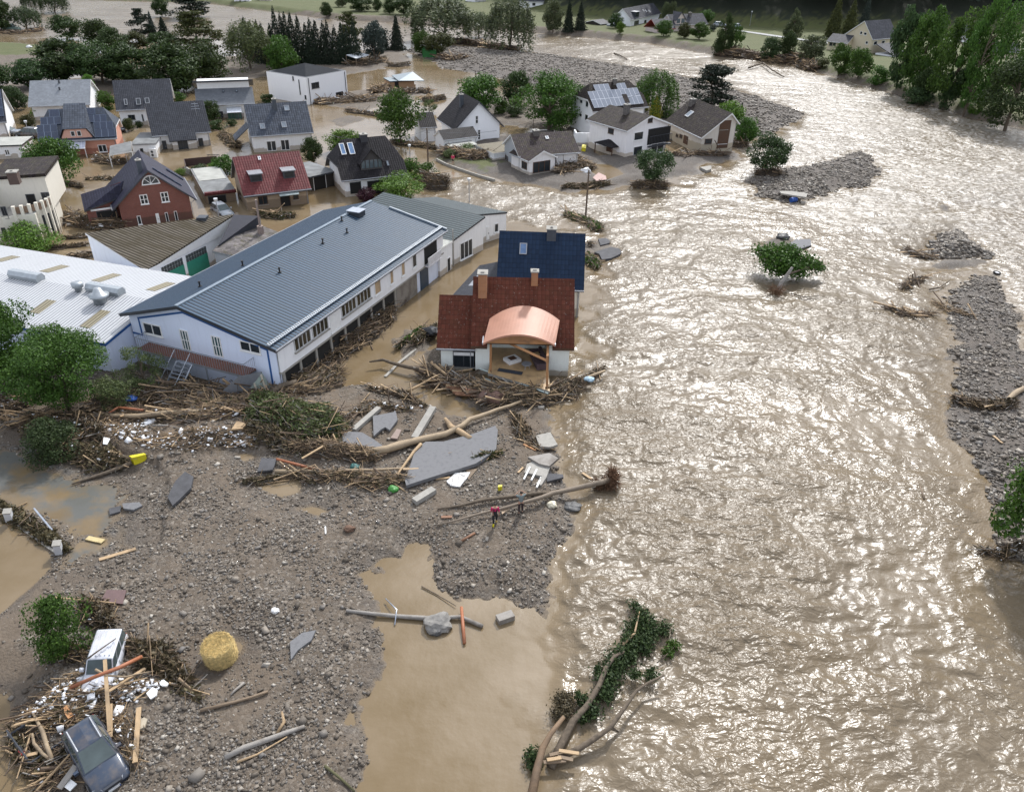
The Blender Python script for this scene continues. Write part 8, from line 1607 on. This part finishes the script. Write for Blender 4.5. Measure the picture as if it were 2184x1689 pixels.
t = car('black pick up truck left of the pink house', tuple(G('a',290,705)), math.radians(170), carpaint('black_paint',(.015,.016,.018)), 4.9,1.85,1.7, detail=False, name='pickup_truck', cat='pickup truck')
p = G('b',560,1545); car('silver car sunk in debris before the flat garage', (p[0],p[1],-.5), math.radians(-48), carpaint('silver_paint',(.3,.33,.36),.5), 4.1,1.7,1.45, detail=False)
for i,(x,y) in enumerate(((1552,110),(1690,122),(1368,92))): p = G('v',x,y); car(('blue grey car left of two parked below the hillside','blue grey car right of two parked below the hillside','pale car parked behind the pink house')[i], tuple(p), .1+i, carpaint('far_car_paint',(.3,.34,.4)), detail=False)
p = G('t',100,250); car('pale green van stranded under the drooping tree', tuple(p), .1, carpaint('green_van_paint',(.2,.32,.28)), 5.0,1.9,2.0, boxy=True, detail=False, name='van', cat='van')
# trailer
a = G('x',80,1215,.4); c = G('x',250,1450,.4); t = thing('trailer', 'black wrecked trailer frame beside the dark car', 'trailer', (a[0],a[1],a[2]-.4)); d = c-a; e_ = np.array([-d[1],d[0],0])/np.hypot(d[0],d[1])*-1.7
if e_[0] < 0: e_ = -e_
m = MB(); Q = [np.zeros(3)+[0,0,.45], d+[0,0,.4], d+e_+[0,0,.4], e_+[0,0,.45]]
for i in range(4): m.tube([tuple(Q[i]),tuple(Q[(i+1)%4])], .06, 0, 6)
m.tube([tuple(Q[0]+[0,0,.35]),tuple(Q[1]+[0,0,.35])], .04, 0, 6); m.build('frame', DARKM, t); m = MB(); m.tube([tuple(Q[0]*.45+Q[1]*.55+[0,0,.03]),tuple(Q[0]*.3+Q[1]*.7+[0,0,.03])], .085, 0, 8); m.build('red_white_marker', plain('red_marker',(.45,.05,.05),.5), t)
for q in (d*.55+e_*.02, d*.55+e_*.98): w = MB(); q2 = q+[0,0,.28]; w.tube([tuple(q2-e_*.05),tuple(q2+e_*.05)], .3, 0, 14); w.build('wheel', TYRE, t)
def tyre(label, fr, x, y, r=.33, up=False):
    p = G(fr, x, y); m = MB(); n_ = 18
    for i in range(n_):
        a0 = 2*math.pi*i/n_; a1 = 2*math.pi*(i+1)/n_; m.tube([(r*.78*math.cos(a0),r*.78*math.sin(a0),.1),(r*.78*math.cos(a1),r*.78*math.sin(a1),.1)], .1, 0, 7, False)
    t = thing('wheel', label, 'wheel', tuple(p)); o = m.build('tyre', TYRE, t, True); t.rotation_euler = (.5,.2,0) if up else (.1,.05,0); t.location.z += .15 if up else .03
    m = MB(); m.tube([(0,0,.08),(0,0,.13)], r*.55, 0, 12); m.build('rim', plain('white_rim',(.6,.6,.62),.4), t)
tyre('loose wheel lying at the nose of the white off roader','o',748,938,.36,True); tyre('tyre stranded between the two right shingle bars','r',1697,830,.42)
# containers, crates, barrel
def tub(name, label, cat, fr, pts, h, m_, wall=.05, rim=None):
    W_ = [G(fr,x,y,0) for x,y in pts]; o0 = W_[0]; t = thing(name, label, cat, tuple(o0)); m = MB(); L = [(p[0]-o0[0], p[1]-o0[1]) for p in W_]; m.prism(L, 0, h); m.build('body', m_, t)
    cx = sum(p[0] for p in L)/len(L); cy = sum(p[1] for p in L)/len(L); m = MB(); m.prism([(cx+(p[0]-cx)*1.06, cy+(p[1]-cy)*1.06) for p in L], h, h+.08); m.build('lid', rim or m_, t); return t
YEL = plain('yellow_plastic',(.6,.52,.02),.45); GRNC = plain('container_green',(.02,.14,.03),.6)
t = tub('crate','large yellow plastic crate tipped in the litter band','crate','m',[(945,745),(1035,690),(1055,715),(968,765)],.55,YEL)
tub('container','green roll container under the far olive tree','container','u',[(1155,455),(1262,460),(1268,432),(1165,425)],1.9,GRNC); tub('plastic_box','small yellow tub behind the balcony house','tub','d',[(250,845),(285,852),(290,830),(258,822)],.5,YEL); tub('canister','small yellow canister on the gravel above the walkers','canister','q',[(752,398),(795,392),(800,375),(758,378)],.28,YEL)
p = G('r',438,395); t = thing('barrel','blue barrel on the mid river bar','barrel',tuple(p),.4); m = MB(); m.tube([(0,0,.35),(.9,0,.35)], .35, 0, 14); m.build('drum', BLUEF, t); m = MB(); m.tube([(.28,0,.35),(.32,0,.35)], .37, 0, 14); m.tube([(.6,0,.35),(.64,0,.35)], .37, 0, 14); m.build('hoop', plain('dark_blue',(.01,.03,.12),.5), t)
for (fr,x,y,lab) in (('n',475,428,'blue plastic bag in the grey green thicket'),('m',960,335,'crumpled blue tarpaulin in the gable tangle'),('g',1520,1490,'pale blue bag at the river edge of the torn house')): 
    o = boulder(lab,fr,x,y,.38,int(x),BLUEF if 'pale' not in lab else plain('pale_blue',(.3,.42,.5),.6),.5); o.name = 'plastic_bag'; o['category'] = 'bag'; o.location.z += .6
for (fr,x,y,lab,c_) in (('n',815,740,'bright green lump at the end of the root strip',(.04,.2,.03)),('o',1812,385,'white ball on the gravel',(.7,.7,.7)),('d',285,1030,'white appliance lump near the pole',(.6,.6,.62)),('q',1362,568,'pale stone at the waterline beside the fallen trunk',(.6,.55,.42)),('t',232,380,'white plastic tank floating top left',(.7,.72,.72)),('n',600,615,'teal crumpled sheet in the driftwood strip',(.03,.12,.11))):
    o = boulder(lab,fr,x,y,.3 if 'ball' not in lab else .2,int(x)+1,plain('lump_'+lab.split()[0],c_,.5),.8); o.name = 'litter_piece'; o['category'] = 'litter'
    if fr in 'dt': o.scale = (2.2,2.2,2.2)
o = boulder('black plastic sheet bundle beside the red brown roof','g',140,1065,.75,44,plain('black_plastic',(.012,.012,.014),.35),.6); o.name = 'plastic_bag'; o['category'] = 'bag'; o.location.z += .4
# collapsed shed at the gable
c = [P('e',1715,1488,1.2), P('e',1925,1482,1.0), P('e',2070,1300,2.6), P('e',1890,1335,2.7)]; o0 = np.array([c[0][0],c[0][1],0]); t = thing('shed','tilted lean to shed with grey roof crushed against the gable corner','shed',tuple(o0)); m = MB(); m.shell([[Vector(q-o0) for q in c]], .1, 0, 1); m.build('roof', [R_FLAT, GALV], t)
m = MB(); A_, B_ = Vector(c[1]-o0), Vector(c[2]-o0); m.poly([A_+Vector((0,0,-.1)), Vector((A_.x+.5,A_.y-.3,-.6)), Vector((B_.x+.9,B_.y,0)), B_+Vector((0,0,-.1))]); m.poly([Vector((0,.1,-.5)),Vector((A_.x+.5,A_.y-.25,-.6)),A_+Vector((0,0,-.1)),Vector((0,.05,1.0))]); m.build('wall', plain('green_white_boards',(.3,.36,.32),.8,var=.4,scale=1.2), t)
m = MB(); 
for u in (.15,.55,.92): a = A_*(1-u)+B_*u; m.tube([tuple(a+Vector((.03,-.03,-.1))), (a.x+.45,a.y-.25,-.3)], .09, 0, 4)
m.build('post', plain('cream_boards',(.5,.45,.36),.8), t)
# lamps and poles
def lamp(label, fr, x, ytop, ybase, arm=True, name='street_lamp', cat='street lamp'):
    p = G(fr, x, ybase); h_ = height(p, fr, x, ytop)-p[2]; t = thing(name, label, cat, tuple(p)); m = MB(); m.tube([(0,0,-.5),(0,0,h_)], [.07,.045], 0, 8); m.build('pole', GALV, t)
    m = MB(); m.tube([(0,0,h_-.05),(0,0,h_+.02),(0,0,h_+.3),(0,0,h_+.36)], [.12,.22,.26,.05], 0, 10); m.build('lamp_head', plain('lamp_white',(.6,.62,.64),.3), t)
lamp('street lamp standing in the stream above the annex roof','c',1085,1240,1460); lamp('street lamp with round head beside the tall dark tree','c',500,905,1030); lamp('street lamp between pick up truck and small white building','a',300,560,715); lamp('street lamp in front of the sunken silver car','b',520,1440,1590); lamp('slender post beside the leaning carport','a',1262,862,965); lamp('far street lamp beside the road','v',1775,100,200)
def pole(label, fr, x, ytop, ybase, xt=None, r=.13, cross=0, m_=None):
    p = G(fr, x, ybase); h_ = height(p, fr, x if xt is None else xt, ytop)-p[2]; t = thing('telegraph_pole', label, 'pole', tuple(p)); m = MB(); m.tube([(0,0,-.6),(0,0,h_)], [r,r*.75], 0, 8); m.build('post', m_ or wood('pole_wood',(.12,.085,.06)), t)
    m = MB()
    for k in range(2): m.tube([(-.35*cross-.1,0,h_-.3-.35*k),(.35*cross+.1,0,h_-.3-.35*k)], .04, 0, 6)
    m.build('crossarm', GREYM, t); return np.array(p), h_
p1, h1 = pole('brown telegraph pole before the gabled house','c',678,722,1055,655,cross=1); p2, h2_ = pole('telegraph pole standing in the debris raft of the river','d',286,1010,1430,302,cross=.4); p3, h3 = pole('pale lamp mast at the corner of the long building','f',1470,360,622,1455,r=.09,m_=CONC); pole('thin mast among the yellow conifers','d',1385,405,520,r=.06); p5_, h5 = pole('short service mast left of the bungalow','c',1715,640,735,r=.07)
q = np.array([-30.,118.,8.]); m = MB()
def wire(a, c, sag=1.2):
    m.tube([tuple(a*(1-u)+c*u-np.array([0,0,sag*4*u*(1-u)])) for u in np.linspace(0,1,14)], .022, 0, 4)
wire(p1+[0,0,h1-.3], np.array([-26,108,7.5])); wire(p1+[0,0,h1-.3], p5_+[0,0,h5-.2]); wire(p5_+[0,0,h5-.2], np.array([26,146,9.0])); o = m.build('power_line', DARKM, None); setp(o, 'thin overhead wires strung from the brown telegraph pole', 'power line')
# walls, kerb, bench
def wall_line(label, fr, pts, w, h_, m_, name='garden_wall', cat='wall', zb=-.6):
    W_ = [G(fr,x,y) for x,y in pts]; o0 = W_[0]; m = MB()
    for i in range(len(W_)-1):
        a, c = W_[i]-o0, W_[i+1]-o0; d = (c-a)[:2]; L = np.hypot(*d); m.M = Matrix.Translation((a[0],a[1],0)) @ Matrix.Rotation(math.atan2(d[1],d[0]),4,'Z'); m.box((0,-w/2,zb),(L,w/2,h_-i*.003))
    o = m.build(name, m_, None); o.location = (o0[0],o0[1],0); return setp(o, label, cat)
wall_line('low concrete wall edging the lawn before the bungalow','c',[(765,1045),(850,1090),(1000,1145),(1180,1205),(1335,1250)],.25,.35,CONC); wall_line('brown board fence behind the long garage','a',[(1850,1060),(1830,990),(1980,975),(2150,960)],.1,1.1,plain('brown_fence',(.06,.035,.03),.8),'fence','fence'); wall_line('low wall along the left side of the long garage','b',[(200,1160),(250,1190)],.2,.9,CONC)
wall_line('submerged kerb running beside the torn house','f',[(980,1420),(1080,1320),(1200,1220)],.25,.1,CONC,'kerb','kerb',-.3); wall_line('curved white garden wall behind the balcony house','d',[(185,760),(200,790),(280,800),(375,800)],.25,2.2,W_WHITE); wall_line('concrete kerb line of the drowned fence','m',[(0,1060),(160,1220),(300,1320),(400,1390)],.15,.12,CONC,'kerb','kerb',-.3)
p = G('a',2045,945); t = thing('bench','dark slatted garden bench half drowned by the garden fence','bench',tuple(p),.1)
m = MB(); m.box((0,0,.35),(1.9,.5,.42)); m.build('seat', DARKM, t); m = MB(); 
for k in range(9): m.box((k*.23,.5,.42),(k*.23+.06,.54,.95))
m.box((0,.5,.9),(1.9,.55,.97)); m.build('backrest', DARKM, t)
for x in (.05,1.75): m = MB(); m.box((x,.05,-.6),(x+.08,.45,.35)); m.build('leg', DARKM, t)
for (x,y,l_) in ((75,1160,'left'),(428,1390,'right')):
    p = G('m',x,y); t = thing('bollard','%s white concrete bollard of the drowned fence' % l_,'bollard',tuple(p)); m = MB(); m.prism([(-.2,-.2),(.2,-.2),(.2,.2),(-.2,.2)],-.3,.85); m.build('shaft', plain('bollard_white',(.55,.56,.58),.7), t); m = MB(); m.prism([(-.23,-.23),(.23,-.23),(.23,.23),(-.23,.23)],.85,.92); m.build('cap', CONC, t); t.rotation_euler = (.15,.1,.3)
# road on the far bank
m = MB(); W_ = [P('v',x,y,1.6) for x,y in ((1560,235),(1700,252),(1860,275),(2010,298),(2160,318),(2400,350))]
for i in range(len(W_)-1): a, c = W_[i], W_[i+1]; m.poly([(a[0],a[1]-2.4,gz(a[0],a[1]-2.4)+.2),(c[0],c[1]-2.4,gz(c[0],c[1]-2.4)+.2),(c[0],c[1]+2.4,gz(c[0],c[1]+2.4)+.2),(a[0],a[1]+2.4,gz(a[0],a[1]+2.4)+.2)])
o = m.build('road', plain('pale_road',(.3,.3,.3),.8), None); o['kind'] = 'structure'
# -- people
def skinned(name, nodes, edges, m_, parent, sub=1):
    me = bpy.data.meshes.new(name); me.from_pydata([q[0] for q in nodes], edges, []); me.materials.append(m_); o = bpy.data.objects.new(name, me); COL.objects.link(o); o.parent = parent
    s = o.modifiers.new('skin','SKIN'); sl = me.skin_vertices[0].data if me.skin_vertices else None
    if sl is None: bm = bmesh.new(); bm.from_mesh(me); bm.verts.layers.skin.verify(); bm.to_mesh(me); bm.free(); sl = me.skin_vertices[0].data
    for i, q in enumerate(nodes): r = q[1]; sl[i].radius = (r, r) if not isinstance(r, tuple) else r
    sl[0].use_root = True; s.use_smooth_shade = True; u = o.modifiers.new('s','SUBSURF'); u.levels = sub; u.render_levels = sub; return o
def person(label, p, face, H=1.75, shirt=(.4,.02,.12), trouser=(.02,.02,.025), boots=(.02,.02,.02), hair=(.03,.02,.015), arms='down', stride=.15, shorts=False, braces=False):
    t = thing('person', label, 'person', tuple(p), math.radians(face)); k = H/1.75; SK = plain('skin',(.42,.25,.17),.6); V_ = lambda *a: tuple(c*k for c in a)
    hip, kn = .92, .5; N_ = [(V_(0,0,.95),.13),(V_(0,0,1.12),(.14,.11)),(V_(0,.0,1.32),(.17,.12)),(V_(0,0,1.44),.1),(V_(0,.01,1.52),.055),(V_(0,.02,1.6),.085),(V_(0,.03,1.68),.1),(V_(0,.02,1.745),.06),(V_(0,.125,1.64),.016)]
    E_ = [(0,1),(1,2),(2,3),(3,4),(4,5),(5,6),(6,7),(6,8)]; A_ = []; Lg = []
    for s in (-1, 1):
        st = stride*s; i = len(N_); N_ += [(V_(.1*s,0,.88),.095),(V_(.11*s,st*.5+.02,.5),.06),(V_(.12*s,st,.09),.042),(V_(.13*s,st+.14,.03),.035)]; E_ += [(0,i),(i,i+1),(i+1,i+2),(i+2,i+3)]; Lg.append(i)
        if arms == 'down': ar = [(.19*s,0,1.42),(.25*s,-.03+st*-.3,1.14),(.25*s,.08-st*.5,.9)]
        elif arms == 'head': ar = [(.19*s,0,1.43),(.36*s,.12,1.45),(.13*s,.2,1.62)]
        else: ar = [(.19*s,0,1.42),(.27*s,.0,1.15),(.22*s,.24,1.05)]
        i = len(N_); N_ += [(V_(*ar[0]),.058),(V_(*ar[1]),.042),(V_(*ar[2]),.03)]; d = np.array(ar[2])-np.array(ar[1]); d /= np.linalg.norm(d); hnd = np.array(ar[2])+d*.07; N_.append((V_(*hnd),(.03,.02))); E_ += [(3,i),(i,i+1),(i+1,i+2),(i+2,i+3)]; A_.append(i)
        sd = np.cross(d, [1,0,0]); sd = sd/(np.linalg.norm(sd)+1e-6)
        for f_, (off, L1) in enumerate(((-.03,.07),(-.01,.08),(.01,.075),(.03,.06))): b0_ = hnd+sd*off+d*.02; j = len(N_); N_ += [(V_(*(b0_+d*L1*.5)),.009),(V_(*(b0_+d*L1+[0,.015,0])),.008)]; E_ += [(i+3,j),(j,j+1)]
        j = len(N_); th = np.array(ar[2])+d*.03-sd*.045; N_ += [(V_(*th),.01),(V_(*(th+d*.03-sd*.01)),.009)]; E_ += [(i+3,j),(j,j+1)]
    skinned('body', N_, E_, SK, t)
    SH = plain('cloth_%02d' % int(shirt[0]*99+shirt[1]*50+shirt[2]*20), shirt, .85); TR = plain('trouser_%02d' % int(trouser[0]*500), trouser, .85)
    sn = [(N_[1][0],(.165,.135)),(N_[2][0],(.19,.14)),(N_[3][0],.12)]; se = [(0,1),(1,2)]
    for i in A_: j = len(sn); e0_ = np.array(N_[i+1][0])*.9+np.array(N_[i+2][0])*.1; sn += [(N_[i][0],.075),(tuple(e0_),.058)]; se += [(2,j),(j,j+1)]
    sn.insert(0, (V_(0,0,.93),(.17,.145))); se = [(0,1)]+[(a+1,c+1) for a, c in se]; skinned('shirt', sn, se, SH, t)
    tn = [(V_(0,0,1.04),(.16,.135)),(V_(0,0,.9),(.15,.125))]; te = [(0,1)]
    for i in Lg:
        j = len(tn); end = np.array(N_[i+2][0]) if not shorts else np.array(N_[i+1][0]); tn += [(N_[i][0],.11),(tuple(np.array(N_[i+1][0])+([0,0,0] if not shorts else [0,0,.08])),.078)]; te += [(1,j),(j,j+1)]
        if not shorts: tn.append((tuple(end+[0,0,.12]),.062)); te.append((j+1,j+2))
    skinned('trousers', tn, te, TR, t)
    for i in Lg: a = np.array(N_[i+2][0]); top = a+[0,0,.26 if boots[0] > .3 else .06]; skinned('boot', [(tuple(top),.065),(tuple(a+[0,0,.0]),.058),(tuple(np.array(N_[i+3][0])+[0,.05,.01]),.05)], [(0,1),(1,2)], plain('boot_%02d' % int(boots[0]*99), boots, .5), t)
    skinned('hair', [(V_(0,-.035,1.63),.115),(V_(0,-.01,1.72),.122),(V_(0,.03,1.78),.08)], [(0,1),(1,2)], plain('hair',hair,.8), t)
    if braces: m = MB(); m.box(V_(-.12,-.155,1.0),V_(.12,-.13,1.22)); m.box(V_(-.12,-.16,1.2),V_(-.07,-.13,1.42)); m.box(V_(.07,-.16,1.2),V_(.12,-.13,1.42)); m.build('dungaree_bib', TR, t)
    return t
p = G('q',718,785); person('person in magenta top, black dungarees and yellow rubber boots walking over the gravel', p, 8, 1.78, (.45,.015,.1), (.015,.014,.016), (.7,.6,.02), arms='down', stride=.22, braces=True)
p = G('q',1008,655); person('person in grey shirt and dark trousers standing with both hands raised to the head', p, 15, 1.82, (.16,.19,.19), (.03,.018,.02), (.02,.02,.02), arms='head', stride=.05)
p = G('c',925,1088); person('person in pink shirt and dark shorts standing on the lawn edge', p, 170, 1.75, (.6,.04,.12), (.02,.02,.03), (.05,.03,.03), arms='front', stride=.06, shorts=True)
